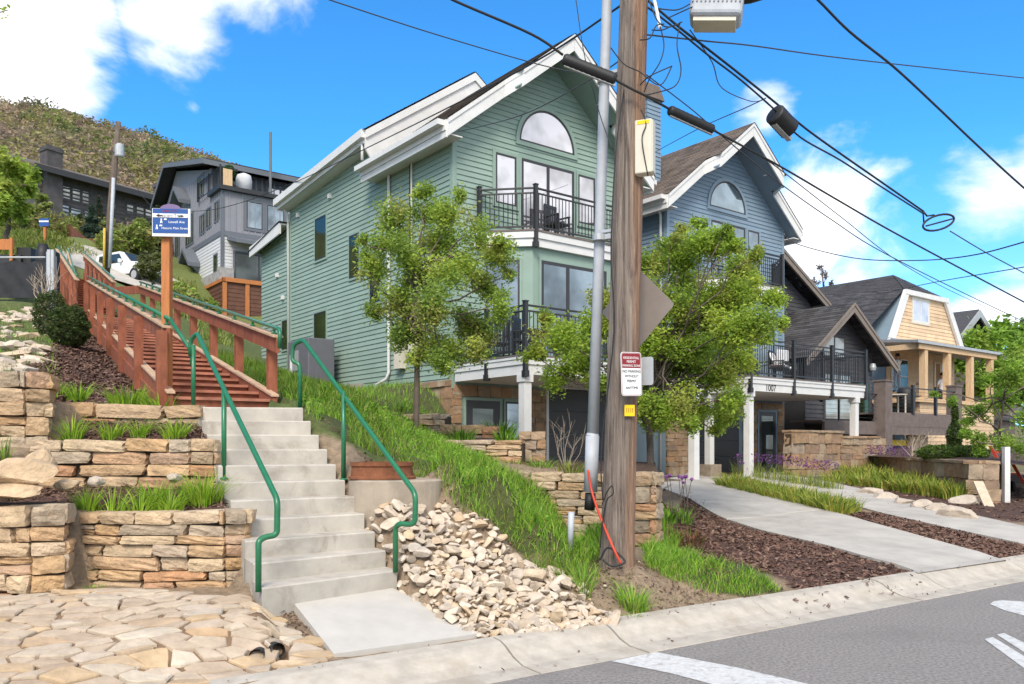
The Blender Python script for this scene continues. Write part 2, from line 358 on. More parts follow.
def smooth(a, b, x):
    t_ = np.clip((x - a) / (b - a), 0, 1); return t_ * t_ * (3 - 2 * t_)
CP = []
def cp(px, py, D, dz=0.0):
    p = at(px, py, D); CP.append((p.x, p.y, p.z + dz))
def cpw(x, y, z): CP.append((x, y, z + H))
for a in [(197, 407, 9.1), (172, 402, 9.4), (143, 390, 11.2), (127, 376, 12.7), (115, 362, 14.3), (105, 350, 15.9), (97, 338, 17.8), (89, 330, 19.6),
          (60, 400, 9.4), (0, 398, 9.2), (0, 340, 13.5), (40, 300, 20), (20, 299, 20), (-60, 300, 20), (-200, 320, 16), (-150, 400, 9), (60, 345, 14), (95, 372, 12),
          (300, 402, 10.2), (330, 392, 13), (315, 392, 16), (310, 393, 18), (330, 394, 20), (345, 393, 17), (285, 378, 20), (276, 366, 24), (300, 388, 24), (443, 407, 19.8), (363, 392, 23.8), (400, 402, 21.5), (452, 425, 19.2), (465, 448, 19.7), (490, 458, 20.6), (291, 380, 28), (262, 366, 30), (230, 352, 28), (200, 345, 22), (240, 380, 15),
          (305, 410, 9.4), (345, 442, 9.0), (400, 458, 10.3), (450, 482, 9.7), (500, 515, 9.2), (560, 548, 8.7), (420, 432, 14), (470, 458, 12.6), (530, 487, 11.6), (600, 500, 12),
          (330, 470, 8.5), (617, 562, 8.3), (590, 545, 8.8),
          (370, 415, 16), (430, 418, 17), (355, 500, 8.15), (520, 470, 17.5), (560, 478, 20), (650, 478, 20), (470, 468, 18.6), (500, 472, 19.2), (540, 477, 20.5), (462, 452, 16), (500, 466, 15), (540, 478, 14.5)]:
    cp(*a)
# under the stair flight
for f in (0.0, 0.25, 0.5, 0.75, 1.0):
    for A, B in ((SR0, SR1),):
        p = A + (B - A) * f; cpw(p[0], p[1], -1.25 + f * 1.52 + 0.02)
cpw(-3.2, 5.9, -1.3); cpw(-4.5, 5.8, -1.25); cpw(-3.0, 6.9, -1.2); cpw(-4.4, 6.6, -1.2)
for s_ in (4.6, 5.2, 5.8, 6.4, 7.0):
    for n_, z_ in ((5.75, -1.39), (6.05, -1.26), (6.5, -1.12 - .12 * max(0, s_ - 5.8)), (7.2, -1.0 - .2 * max(0, s_ - 5.2))):
        p = TS * s_ + TN * n_; cpw(p[0], p[1], z_)
for n_ in (5.95, 6.4, 6.85, 7.3, 7.6):       # the loose rock slope: one even ramp up from the kerb
    for s_ in np.arange(2.2, 6.2, 0.45):
        p = TS * s_ + TN * n_; f_ = (p[1] - SR0[1]) / (SR1[1] - SR0[1]); xr = SR0[0] + (SR1 - SR0)[0] * f_
        if p[0] > xr + 0.28 and p[0] < 0.45 - max(0, n_ - 6.9) * 1.2: cpw(p[0], p[1], -1.53 + 0.43 * (n_ - 5.45) + 0.25 * float(smooth(6.4, 7.25, n_)))
# the lots to the right: a gentle ramp up from the street
for s_ in (7.5, 10, 13, 16, 20, 25, 32, 42, 60):
    for n_ in (5.6, 7, 9, 11.5, 14, 17):
        if s_ < 9 and n_ > 9: continue
        p = TS * s_ + TN * n_
        if p[0] < 1.6 and n_ > 9: continue
        z = min(-0.88, -1.5 + (n_ - 5.45) * 0.065)
        if s_ > 22: z -= 0.012 * (s_ - 22)
        cpw(p[0], p[1], z)
for p in [(4, 27, -.88), (9, 29, -.9), (14, 30, -1.0), (20, 33, -1.1), (30, 38, -1.6), (10, 40, -.5), (2, 36, 2.0), (25, 55, -2), (60, 80, -4), (60, 140, -6), (20, 90, 4), (120, 160, -10), (120, 300, -10), (10, 250, 30), (250, 300, -20)]:
    cpw(*p)
# hillside
for a in [(60, 262, 34), (100, 240, 52), (0, 250, 40), (-100, 250, 40), (30, 235, 55), (-200, 240, 55), (135, 286, 45), (200, 318, 47), (262, 334, 48), (230, 330, 42), (60, 232, 72), (110, 228, 84), (150, 236, 78), (0, 225, 75), (-200, 190, 80),
          (330, 300, 55), (440, 360, 60), (200, 200, 120), (100, 165, 140), (0, 160, 130), (-200, 140, 130), (300, 235, 130), (420, 290, 140),
          (0, 114, 250), (60, 122, 250), (120, 140, 250), (180, 158, 250), (220, 172, 250), (260, 189, 250), (300, 205, 250), (350, 213, 250), (450, 265, 255), (560, 335, 260), (-150, 80, 250), (-300, 60, 250), (-500, 60, 240), (-400, 200, 60), (-300, 380, 10), (-900, 300, 20)]:
    cp(*a)
for p in [(-12, -10, -1.9), (12, -14, -1.9), (40, -30, -3), (-40, -30, -1), (0, -60, -3), (-60, 0, 0), (-150, -60, 0), (150, -80, -8), (-250, 50, 20), (250, 0, -12), (60, 20, -2.6)]:
    cpw(*p)
CP = np.array(CP)
def _k(d2): return np.sqrt(d2 + 0.35)
def _fit(P):
    d2 = ((P[:, None, :2] - P[None, :, :2]) ** 2).sum(-1)
    A = _k(d2); n = len(P)
    A[np.arange(n), np.arange(n)] -= 0.02 * 0
    Pm = np.c_[np.ones(n), P[:, :2]]
    K = np.block([[A, Pm], [Pm.T, np.zeros((3, 3))]])
    return np.linalg.lstsq(K, np.r_[P[:, 2], 0, 0, 0], rcond=1e-9)[0]
CW = _fit(CP)
def rbf(x, y):
    x = np.asarray(x, float); y = np.asarray(y, float); sh = x.shape; x = x.ravel(); y = y.ravel()
    out = np.empty_like(x)
    for i in range(0, len(x), 8000):
        a = x[i:i + 8000]; b = y[i:i + 8000]
        d2 = (a[:, None] - CP[None, :, 0]) ** 2 + (b[:, None] - CP[None, :, 1]) ** 2
        out[i:i + 8000] = _k(d2) @ CW[:-3] + CW[-3] + CW[-2] * a + CW[-1] * b
    return out.reshape(sh)
def wallD(pts):
    xs = [(px - CX) / F * d for px, d in pts]; ds = [d for px, d in pts]
    return lambda x: np.interp(x, xs, ds)
DA = wallD([(-420, 7.0), (-200, 6.75), (68, 6.8), (76, 7.05), (150, 7.0), (225, 7.0), (252, 7.25)])
DB = wallD([(-200, 8.0), (50, 8.1), (130, 8.05), (220, 8.0)])
DCw = wallD([(-420, 8.5), (-200, 8.3), (20, 8.3), (52, 8.45), (60, 8.75), (197, 8.95)])
def stair_left(y):
    f = (np.asarray(y) - SL0[1]) / (SL1[1] - SL0[1]); return SL0[0] + (SL1[0] - SL0[0]) * f
def height(x, y):
    x = np.asarray(x, float); y = np.asarray(y, float)
    z = rbf(x, y)
    n = TN[0] * x + TN[1] * y
    # paving left of the stairs: a gentle ramp up to the lowest wall
    pv = (x < stair_left(y) - 0.03) & (y < DA(x) + 0.2) & (y > 3) & (x > -8)
    z = np.where(pv, np.minimum(0.13 + 0.17 * (n - 5.45), 0.45) + 0.12 * smooth(-3.0, -2.0, x) * smooth(5.6, 6.2, n) + 0.05 * np.exp(-((x + 2.9) ** 2 + (y - 6.3) ** 2) / 0.5), z)
    # terraces left of the stairs
    a, b, c = DA(x) + 0.17, DB(x) + 0.17, DCw(x) + 0.17
    left = (x < stair_left(y) + 0.02) & (y > 6.0) & (y < 9.6)
    isw4 = x < (58 - CX) / F * 8.5
    t1 = np.where(isw4, -0.25, -0.60) + np.clip((y - a) / np.maximum(b - a, .1), 0, 1) * 0.22
    t2 = np.where(isw4, 0.0, 0.03 + np.clip((y - b) / np.maximum(c - b, .1), 0, 1) * 0.27)
    st = lambda d: smooth(d - 0.06, d + 0.06, y)
    zl = np.where(x > -3.6, np.minimum(z, H - 1.2), z)
    zt = zl + (H + t1 - zl) * st(a)
    zt = zt + (H + t2 - zt) * st(b)
    zt = zt + (np.maximum(z, H + 0.45) - zt) * st(c)
    z = np.where(left, zt, z)
    z = stair_bed(x, y, z)
    dx, dy = x + 3.90, y - 9.4; hh_ = -0.509 * dx + 0.861 * dy; ee_ = 0.861 * dx + 0.509 * dy
    inw = (hh_ > -0.3) & (hh_ < 13) & (ee_ > -0.12) & (ee_ < 1.3)
    z = np.where(inw, np.minimum(z, H + 0.5 + 0.2117 * hh_ - 0.22), z)
    # level with the kerb next to the street
    k = smooth(KB + 0.02, KB + 0.45, n)
    near = 0.12 + (z - 0.12) * k
    z = np.where(n < KB + 0.45, near, z)
    z = np.where(n < KB - 0.12, -0.35, z)
    return z
_m0, _m1 = (SL0 + SR0) / 2, (SL1 + SR1) / 2
def stair_bed(x, y, z):
    f = np.full(x.shape, 0.3)
    ax_ = _m1 - _m0; aa = ax_ @ ax_
    for _ in range(4):
        fc = np.clip(f, 0, 1); wx = ((SR0 - SL0)[0] * (1 - fc) + (SR1 - SL1)[0] * fc) / 2; wy = ((SR0 - SL0)[1] * (1 - fc) + (SR1 - SL1)[1] * fc) / 2
        det = ax_[0] * wy - ax_[1] * wx; dx, dy = x - _m0[0], y - _m0[1]
        f = (dx * wy - dy * wx) / det; l = (ax_[0] * dy - ax_[1] * dx) / det
    bed = np.where(f > 0, SZ0 + RISE * (np.minimum(f, 1.0) * 10) - 0.1, SZ0 - 0.07 + f * 0.62)
    bed = np.maximum(bed, 0.06)
    w_ = np.where(l > 0, smooth(1.16, 1.02, l), smooth(1.05, 0.99, -l)) * smooth(-0.62, -0.45, f) * smooth(1.3, 1.15, f)
    return z + (bed - z) * w_
def gz(x, y): return float(height(np.array([x]), np.array([y]))[0])
_DD = np.concatenate([np.arange(4.2, 14, 0.04), np.arange(14, 40, 0.15), np.arange(40, 320, 1.0)])
def ground(px, py, lift=0.0):
    x = (px - CX) / F * _DD; z = H + (HY - py) / F * _DD
    d = height(x, _DD) - z
    i = np.argmax(d > 0)
    if d[i] <= 0: i = len(_DD) - 1
    D = _DD[i]
    if i > 0:
        d0, d1 = d[i - 1], d[i]; D = _DD[i - 1] + (_DD[i] - _DD[i - 1]) * (-d0) / max(d1 - d0, 1e-6)
    p = V(((px - CX) / F * D, D, 0)); p.z = gz(p.x, p.y) + lift
    return p
def onplane(px, py, z):
    D = (z - H) * F / (HY - py); return V(((px - CX) / F * D, D, z))

def inpoly(x, y, poly):
    x = np.asarray(x); y = np.asarray(y); c = np.zeros(x.shape, bool); n = len(poly); j = n - 1
    for i in range(n):
        xi, yi = poly[i][:2]; xj, yj = poly[j][:2]
        hit = ((yi > y) != (yj > y)) & (x < (xj - xi) * (y - yi) / ((yj - yi) or 1e-9) + xi)
        c ^= hit; j = i
    return c
def proj(x, y, z):
    return CX + x / y * F, HY - (z - H) / y * F
GP = lambda poly: [tuple(ground(*p)[:2]) for p in poly]

# zones drawn on the ground (where the real surfaces change)
Z_GRASS = GP([(300, 402), (330, 385), (445, 381), (430, 425), (455, 447), (505, 470), (560, 508), (600, 515), (606, 562), (575, 572), (545, 560), (500, 535), (455, 500), (420, 470), (350, 440), (318, 425)])
Z_RIP = GP([(336, 498), (400, 508), (440, 505), (462, 515), (505, 545), (545, 572), (590, 600), (622, 628), (545, 634), (482, 640), (440, 622), (395, 592), (377, 580), (356, 537)])
Z_MULCH = [GP([(655, 505), (690, 490), (730, 521), (868, 560), (910, 572), (800, 590), (770, 575), (700, 560), (660, 545)]),
           GP([(842, 512), (880, 514), (1024, 547), (1060, 556), (1030, 557), (996, 560), (930, 542)]),
           GP([(0, 398), (0, 385), (45, 350), (95, 335), (145, 392), (168, 404), (100, 404)]),
           GP([(800, 500), (868, 505), (1040, 525), (1060, 505), (960, 470), (880, 470)])]
Z_MULCH += [[(-4.6, 7.2), (-2.2, 7.2), (-2.9, 8.0), (-4.6, 8.2)], [(-4.6, 8.2), (-2.8, 8.1), (-3.3, 8.9), (-4.6, 8.9)]]
Z_GRASS2 = GP([(640, 530), (700, 555), (765, 575), (785, 592), (740, 598), (700, 585), (665, 572), (645, 550)])

xs = np.unique(np.round(np.concatenate([np.arange(-7, 8, 0.11), np.arange(8, 24, 0.4), np.arange(24, 80, 3), np.arange(80, 420, 15), -np.arange(7, 24, 0.4), -np.arange(24, 90, 2.0), -np.arange(90, 420, 7)]), 3))
ys = np.unique(np.round(np.concatenate([np.arange(4.4, 11, 0.11), np.arange(11, 34, 0.3), np.arange(34, 90, 1.5), np.arange(90, 330, 5), np.arange(330, 600, 30), np.array([-80, -60, -40, -25, -15, -8, -4, -1, 1, 3])]), 3))
GX, GY = np.meshgrid(xs, ys)
GZ = height(GX, GY)
fine = (np.abs(GX) < 8) & (GY > 4) & (GY < 12)
GZ = GZ + np.where(fine & (GZ > 0), 0.02 * np.sin(GX * 7.3 + 2 * np.sin(GY * 5.1)) * np.sin(GY * 8.7 + 1.3 * np.sin(GX * 4.7)), 0)
nx, ny = len(xs), len(ys)
idx = np.arange(nx * ny).reshape(ny, nx)
q = np.stack([idx[:-1, :-1], idx[:-1, 1:], idx[1:, 1:], idx[1:, :-1]], -1).reshape(-1, 4)
vx, vy = GX.ravel(), GY.ravel()
col = np.tile(np.array([[0.27, 0.20, 0.135]]), (nx * ny, 1))
far = vy > 34
col[far] = (0.13, 0.115, 0.05)
meadow = (vy > 20) & (vy < 95) & (vx < -4); col[meadow] = (0.13, 0.155, 0.045)
lawn = (vy > 9) & (vy < 34) & (vx > -14) & (vx < -1.2); col[lawn] = (0.10, 0.125, 0.04)
m_ = inpoly(vx, vy, Z_GRASS) | inpoly(vx, vy, Z_GRASS2); col[m_] = (0.075, 0.085, 0.03)
m_ = inpoly(vx, vy, Z_RIP); col[m_] = (0.28, 0.205, 0.14)
for z_ in Z_MULCH:
    col[inpoly(vx, vy, z_)] = (0.085, 0.047, 0.036)
nn_ = TN[0] * vx + TN[1] * vy
lots = (vx > 1.5) & (nn_ > 12) & (vy < 34); col[lots] = (0.16, 0.12, 0.085)
me = np_mesh('ground', np.c_[vx, vy, GZ.ravel()], [q], col)
tag(link_mesh('ground', me, M['soil'], smooth=True, recenter=False), kind='structure')

# road: one sheet, painted markings a few millimetres above it
def sheet(name, polys, z, mat, kind='structure'):
    b = MB()
    for p in polys: b.add([V((q_[0], q_[1], z)) for q_ in p], [tuple(range(len(p)))])
    o = b.build(name, mat); return tag(o, kind=kind)
sheet('road', [[sn(-120, -60), sn(260, -60), sn(260, GE), sn(-120, GE)]], 0.0, M['asphalt'])
M['corem0'] = pmat('crack_tar', (0.07, 0.065, 0.06), .9, .2, 20)
mk = MB()
def mark(pix):
    mk.add([onplane(px, py, 0.004) for px, py in pix], [tuple(range(len(pix)))])
mark([(611, 661), (656, 652), (735, 667), (835, 690), (900, 708), (800, 714), (735, 690), (670, 673)][::-1])
mark([(990, 604), (994, 601), (1003, 600.3), (1024, 601.5), (1075, 606), (1100, 620), (1055, 624), (1024, 615.5), (1004, 610)][::-1])
mark([(984.5, 639), (993, 637), (1024, 656), (1075, 690), (1060, 698), (1024, 668)][::-1])
mark([(997, 634.5), (1004, 633), (1024, 642.5), (1090, 676), (1080, 684), (1024, 652)][::-1])
tag(mk.build('road_markings', M['roadpaint']), kind='structure')

# rolled kerb and gutter, cast in lengths
b = MB(); s_ = -30.0; lens = []
prof = [(GE - 0.02, -0.06), (GE, 0.006), (GE + 0.22, 0.012), (GE + 0.34, 0.05), (GE + 0.46, 0.118), (GE + 0.53, 0.142), (KB + 0.03, 0.152), (KB + 0.04, 0.02)]
joints = [-30, -6.0, -3.1, 0.55, 3.55, 4.62, 6.5, 8.6, 9.5, 11.6, 13.2, 15.4, 18, 21, 24, 27, 30, 36, 42, 60, 100, 200]
for a, c in zip(joints[:-1], joints[1:]):
    a += 0.009; c -= 0.009
    dj = RNG.uniform(-0.004, 0.004)
    va = [sn(a, n_, z_ + dj) for n_, z_ in prof]; vc = [sn(c, n_, z_ + dj) for n_, z_ in prof]; k = len(prof)
    b.add(va + vc, [(i, k + i, k + i + 1, i + 1) for i in range(k - 1)] + [tuple(range(k)), tuple(range(2 * k - 1, k - 1, -1))])
b.add([sn(-30, GE, -0.02), sn(200, GE, -0.02), sn(200, KB + .03, -0.02), sn(-30, KB + .03, -0.02)], [(0, 1, 2, 3)])
tag(b.build('kerb', M['kerb']), kind='structure')

# driveways draped over the ramp, edges thick
def drape(name, pix_l, pix_r, mat, lift=0.035, nseg=26, ncross=6, extra=()):
    L = [ground(*p) for p in pix_l] + [V((p[0], p[1], 0)) for p in extra[:1]]; Rr = [ground(*p) for p in pix_r] + [V((p[0], p[1], 0)) for p in extra[1:]]
    def resample(P, m):
        d = [0]
        for a, c in zip(P[:-1], P[1:]): d.append(d[-1] + (c - a).length)
        out = []
        for i in range(m):
            t_ = d[-1] * i / (m - 1); j = min(max(np.searchsorted(d, t_) - 1, 0), len(P) - 2)
            f = (t_ - d[j]) / max(d[j + 1] - d[j], 1e-6); out.append(P[j].lerp(P[j + 1], f))
        return out
    L, Rr = resample(L, 61), resample(Rr, 61)
    rows = []
    for i in range(61):
        if i in (17, 33, 47): rows += [(i, -.1, 0), (i, -.035, -.025), (i, .035, -.025), (i, .1, 0)]
        else: rows.append((i, 0, 0))
    nseg = len(rows); b = MB(); vs = []
    for i, o, dz in rows:
        a = L[i] + (L[min(i + 1, 60)] - L[max(i - 1, 0)]) * (.5 * o); c = Rr[i] + (Rr[min(i + 1, 60)] - Rr[max(i - 1, 0)]) * (.5 * o)
        for j in range(ncross):
            p = a.lerp(c, j / (ncross - 1)); vs.append(V((p.x, p.y, gz(p.x, p.y) + lift + dz)))
    fs = [(i * ncross + j, i * ncross + j + 1, (i + 1) * ncross + j + 1, (i + 1) * ncross + j) for i in range(nseg - 1) for j in range(ncross - 1)]
    n0 = len(vs)
    for side in (0, ncross - 1):
        for i in range(nseg): vs.append(vs[i * ncross + side] - V((0, 0, 0.12)))
        base = n0 + (0 if side == 0 else nseg)
        fs += [(i * ncross + side, (i + 1) * ncross + side, base + i + 1, base + i) for i in range(nseg - 1)]
    b.add(vs, fs)
    return tag(b.build(name, mat, smooth=False), kind='structure')
drape('driveway', [(918, 576), (911, 571.5), (870, 560), (800, 541), (724, 520), (690, 500), (655, 484), (600, 474)], [(1006, 564), (997, 560), (960, 549), (900, 532), (835, 514), (770, 497), (728, 484), (690, 472)], M['drive'])
drape('driveway', [(1062, 558), (1024, 546), (950, 530), (880, 514), (830, 500), (780, 487), (735, 476)], [(1080, 543), (1024, 528), (950, 511), (865, 491), (830, 483), (800, 478), (770, 472)], M['drive'])
# ------------------------------------------------------------------ stones
def _super_template(n=3, p=5.0):
    vs, fs, key = [], [], {}
    def vid(a, b, c):
        k = (round(a, 4), round(b, 4), round(c, 4))
        if k not in key: key[k] = len(vs); vs.append(k)
        return key[k]
    g = np.linspace(-1, 1, n + 1)
    for ax in range(3):
        for sg in (-1, 1):
            for i in range(n):
                for j in range(n):
                    quad = []
                    for a, b in ((g[i], g[j]), (g[i + 1], g[j]), (g[i + 1], g[j + 1]), (g[i], g[j + 1])):
                        c = [0, 0, 0]; c[ax] = sg; c[(ax + 1) % 3] = a; c[(ax + 2) % 3] = b
                        quad.append(vid(*c))
                    fs.append(quad if sg > 0 else quad[::-1])
    v = np.array(vs, float)
    ln = (np.abs(v) ** p).sum(1) ** (1 / p)
    return v / ln[:, None], np.array(fs)
ST_V, ST_F = _super_template(4, 13.0)
SB_V, SB_F = _super_template(4, 60.0)
def stone_verts(c, ax, ay, az, rng, warp=0.16, jit=0.035, boxy=False):
    """c centre, ax/ay/az half-axis vectors; a rounded, slightly warped block."""
    v = (SB_V if boxy else ST_V).copy()
    cor = rng.uniform(-warp, warp, (2, 2, 2, 3))
    tx, ty, tz = (v[:, 0] + 1) / 2, (v[:, 1] + 1) / 2, (v[:, 2] + 1) / 2
    d = 0
    for i in (0, 1):
        for j in (0, 1):
            for k in (0, 1):
                wgt = (tx if i else 1 - tx) * (ty if j else 1 - ty) * (tz if k else 1 - tz)
                d = d + wgt[:, None] * cor[i, j, k]
    v = v + d * np.array([0.6, 0.9, 0.7]) + rng.normal(0, jit, v.shape)
    return c + v[:, :1] * ax + v[:, 1:2] * ay + v[:, 2:3] * az

class Stones:
    def __init__(s): s.V, s.F, s.n = [], [], 0
    def add(s, v, f):
        s.V.append(v); s.F.append(f + s.n); s.n += len(v)
    def build(s, name, mat, parent=None, smooth=False, world=True):
        me = np_mesh(name, np.concatenate(s.V), [np.concatenate(s.F)])
        return link_mesh(name, me, mat, parent, world=world, smooth=smooth)

def drywall(name, path, ztop, zbase, label, thick=0.3, ch=(0.085, 0.15), sl=(0.22, 0.6), gap=0.006, seed=1, mat='stone', cap=True, warp=0.13, cat='stone wall', group=None, core=(0.05, 0.035, 0.025), capover=0.02, parent=None, tagit=True, capslab=False):
    """dry-laid wall: path = plan polyline of its front face (wall body lies to the left of the travel direction), ztop/zbase callables of the fraction 0..1"""
    rng = np.random.default_rng(seed); P = [np.array([p[0], p[1]], float) for p in path]
    d = [0.0]
    for a, c in zip(P[:-1], P[1:]): d.append(d[-1] + np.linalg.norm(c - a))
    Lg = d[-1]
    def pt(s_):
        s_ = min(max(s_, 0), Lg); j = min(max(np.searchsorted(d, s_) - 1, 0), len(P) - 2)
        f = (s_ - d[j]) / max(d[j + 1] - d[j], 1e-9); p = P[j] + (P[j + 1] - P[j]) * f
        e = 0.12; 
        a_ = P[j + 1] - P[j]; return p, a_ / np.linalg.norm(a_)
    brk = [d[i] for i in range(1, len(P) - 1) if np.dot((P[i] - P[i - 1]) / (d[i] - d[i - 1]), (P[i + 1] - P[i]) / (d[i + 1] - d[i])) < 0.93]
    zt0 = ztop; boxy = mat == 'veneer'
    if capslab: ztop = lambda f: zt0(f) - 0.075
    st = Stones(); zmin = min(zbase(f) for f in np.linspace(0, 1, 9)); zmax = max(ztop(f) for f in np.linspace(0, 1, 9))
    z = zmin; courses = []
    while z < zmax - 0.02:
        h = rng.uniform(*ch)
        if zmax - (z + h) < ch[0] * 0.8: h = zmax - z
        courses.append((z, h)); z += h
    for ci, (z, h) in enumerate(courses):
        s_ = -rng.uniform(0, 0.05)
        while s_ < Lg - 0.03:
            l = rng.uniform(*sl)
            if Lg - (s_ + l) < sl[0] * 0.7: l = Lg - s_
            for bk in brk:
                if s_ + 0.03 < bk < s_ + l: l = bk - s_
            mid = s_ + l / 2; f = mid / Lg
            zt, zb = ztop(f), zbase(f)
            zc = z
            if zc + h * 0.55 < zb or zc + h * 0.5 > zt: s_ += l; continue
            last = zc + h * 1.5 > zt
            p0, _ = pt(s_ + gap); p1, _ = pt(s_ + l - gap); t_ = p1 - p0; ll = np.linalg.norm(t_)
            if ll < 0.03: s_ += l; continue
            t_ = t_ / ll; nrm = np.array([-t_[1], t_[0]])
            th = thick * rng.uniform(0.85, 1.0); out = rng.uniform(-0.025, 0.02)
            if last and cap: out -= capover
            split = (not last) and h > ch[0] * 1.25 and rng.random() < 0.22
            parts = [(0.0, 0.55), (0.55, 0.45)] if split else [(0.0, 1.0)]
            for z0f, hf in parts:
                hh = h * hf
                zz = zc + h * z0f + hh / 2
                if last and not split: hh = min(hh, max(zt - zc, 0.05)) ; zz = zc + hh / 2
                c = np.array([*((p0 + p1) / 2 + nrm * (out + th / 2)), zz + rng.uniform(-.004, .004)])
                tilt = rng.uniform(-0.05, 0.05)
                ax = np.array([t_[0], t_[1], tilt]) * (ll / 2 * 1.01)
                ay = np.array([nrm[0], nrm[1], 0]) * th / 2
                az = np.array([0, 0, hh / 2 * 1.0 - gap * 0.4])
                st.add(stone_verts(c, ax, ay, az, rng, warp, 0.02 if boxy else 0.03, boxy), ST_F)
            s_ += l
    if capslab:
        s_ = -0.03
        while s_ < Lg - 0.02:
            l = rng.uniform(0.5, 0.95)
            if Lg - (s_ + l) < 0.35: l = Lg + 0.03 - s_
            p0, _ = pt(s_ + .003); p1, _ = pt(s_ + l - .003); t_ = p1 - p0; ll = np.linalg.norm(t_); t_ = t_ / ll; nrm = np.array([-t_[1], t_[0]])
            c = np.array([*((p0 + p1) / 2 + nrm * (thick / 2 - .01)), zt0(min(max((s_ + l / 2) / Lg, 0), 1)) - .036])
            st.add(stone_verts(c, np.array([*t_, 0]) * ll / 2, np.array([*nrm, 0]) * (thick / 2 + .05), np.array([0, 0, .037]), rng, .05, .012, True), ST_F); s_ += l
    # dark earth core behind the joints
    nc = 14; cv, cf = [], []
    for i in range(nc + 1):
        f = i / nc; p, t_ = pt(f * Lg); nrm = np.array([-t_[1], t_[0]])
        a = p + nrm * 0.06; c = p + nrm * (thick * 0.8)
        cv += [[*a, zbase(f) - 0.1], [*a, ztop(f) - 0.05], [*c, ztop(f) - 0.05], [*c, zbase(f) - 0.1]]
    for i in range(nc):
        for j in range(4):
            cf.append([i * 4 + j, i * 4 + (j + 1) % 4, (i + 1) * 4 + (j + 1) % 4, (i + 1) * 4 + j])
    cf.append([0, 1, 2, 3]); cf.append([nc * 4 + 3, nc * 4 + 2, nc * 4 + 1, nc * 4])
    Vall = np.concatenate(st.V + [np.array(cv)]); F1 = np.concatenate(st.F); F2 = np.array(cf) + st.n
    me = np_mesh(name, Vall, [F1, F2])
    mi = np.zeros(len(me.polygons), np.int32); mi[len(F1):] = 1
    o = link_mesh(name, me, [M[mat], M['corem']], parent)
    if len(me.polygons) == len(mi): me.polygons.foreach_set('material_index', mi)
    if tagit: tag(o, label, cat, group)
    return o
M['corem'] = pmat('earth_core', (0.06, 0.042, 0.03), 1.0, 0.3, 10)

import bmesh
def _ico(sub):
    bm = bmesh.new(); bmesh.ops.create_icosphere(bm, subdivisions=sub, radius=1.0)
    bm.verts.ensure_lookup_table()
    v = np.array([x.co for x in bm.verts]); f = np.array([[y.index for y in x.verts] for x in bm.faces]); bm.free()
    return v, f
ICO1, ICO2, ICO3 = _ico(1), _ico(2), _ico(3)
def rock(rng, ico=None, nplanes=9, lo=0.5, hi=0.85):
    v, f = ico or ICO2
    v = v.copy()
    for _ in range(nplanes):
        n_ = rng.normal(size=3); n_ /= np.linalg.norm(n_); dd = rng.uniform(lo, hi)
        ex = np.maximum(0, v @ n_ - dd); v = v - ex[:, None] * n_
    return v + rng.normal(0, 0.012, v.shape), f
def rotm(rng, tilt=0.4):
    a = rng.uniform(0, 2 * math.pi); b_, c_ = rng.uniform(-tilt, tilt, 2)
    return np.array(Matrix.Rotation(a, 3, 'Z') @ Matrix.Rotation(b_, 3, 'X') @ Matrix.Rotation(c_, 3, 'Y'))

# ------------------------------------------------------------------ concrete steps
def step_line(f):
    return SL0 + (SL1 - SL0) * f, SR0 + (SR1 - SR0) * f
b = MB()
for k in range(NST):
    f0 = k / (NST - 1); f1 = (k + 1) / (NST - 1)
    l0, r0 = step_line(f0); l1, r1 = step_line(f1)
    if k == NST - 1:
        l1, r1 = l0 + (SL1 - SL0) * 0.22, r0 + (SR1 - SR0) * 0.28
    d = (l1 - l0) * 0.12; l1 = l1 + d; r1 = r1 + (r1 - r0) * 0.12
    zt = SZ0 + RISE * (k + 1); zb = zt - RISE - 0.35
    # nose slightly chamfered
    ch = 0.012
    vs = [(*l0, zb), (*r0, zb), (*r1, zb), (*l1, zb)]
    ln = (l1 - l0) / np.linalg.norm(l1 - l0); rn = (r1 - r0) / np.linalg.norm(r1 - r0)
    vs += [(*l0, zt - ch), (*r0, zt - ch), (*(r0 + rn * ch), zt), (*r1, zt + 0.004), (*l1, zt + 0.004), (*(l0 + ln * ch), zt)]
    b.add(vs, [(3, 2, 1, 0), (0, 1, 5, 4), (4, 5, 6, 9), (9, 6, 7, 8), (2, 3, 8, 7), (1, 2, 7, 6, 5), (3, 0, 4, 9, 8)])
tag(b.build('concrete_stairs', M['concrete']), 'weathered pale concrete stairs of eleven steps rising from the street to the wooden staircase', 'stairs')

# landing slab between the stairs and the kerb
pl = [ground(*p) for p in [(290, 606), (386, 590), (480, 638.5), (334, 660)]]
b = MB(); n_ = 8; vs = []
for i in range(n_ + 1):
    for j in range(n_ + 1):
        p = pl[0].lerp(pl[1], j / n_).lerp(pl[3].lerp(pl[2], j / n_), i / n_)
        zz = (SZ0 + 0.012) * (1 - i / n_) + 0.158 * (i / n_)
        vs.append((p.x, p.y, zz + 0.008))
fs = [(i * (n_ + 1) + j, (i + 1) * (n_ + 1) + j, (i + 1) * (n_ + 1) + j + 1, i * (n_ + 1) + j + 1) for i in range(n_) for j in range(n_)]
ring = [j for j in range(n_ + 1)] + [(i + 1) * (n_ + 1) - 1 for i in range(1, n_ + 1)] + [n_ * (n_ + 1) + j for j in range(n_ - 1, -1, -1)] + [i * (n_ + 1) for i in range(n_ - 1, 0, -1)]
base = len(vs); vs += [(vs[i][0], vs[i][1], vs[i][2] - 0.15) for i in ring]
m2 = len(ring); fs += [(ring[i], ring[(i + 1) % m2], base + (i + 1) % m2, base + i) for i in range(m2)]
b.add(vs, fs); tag(b.build('landing_path', M['slab']), kind='structure')

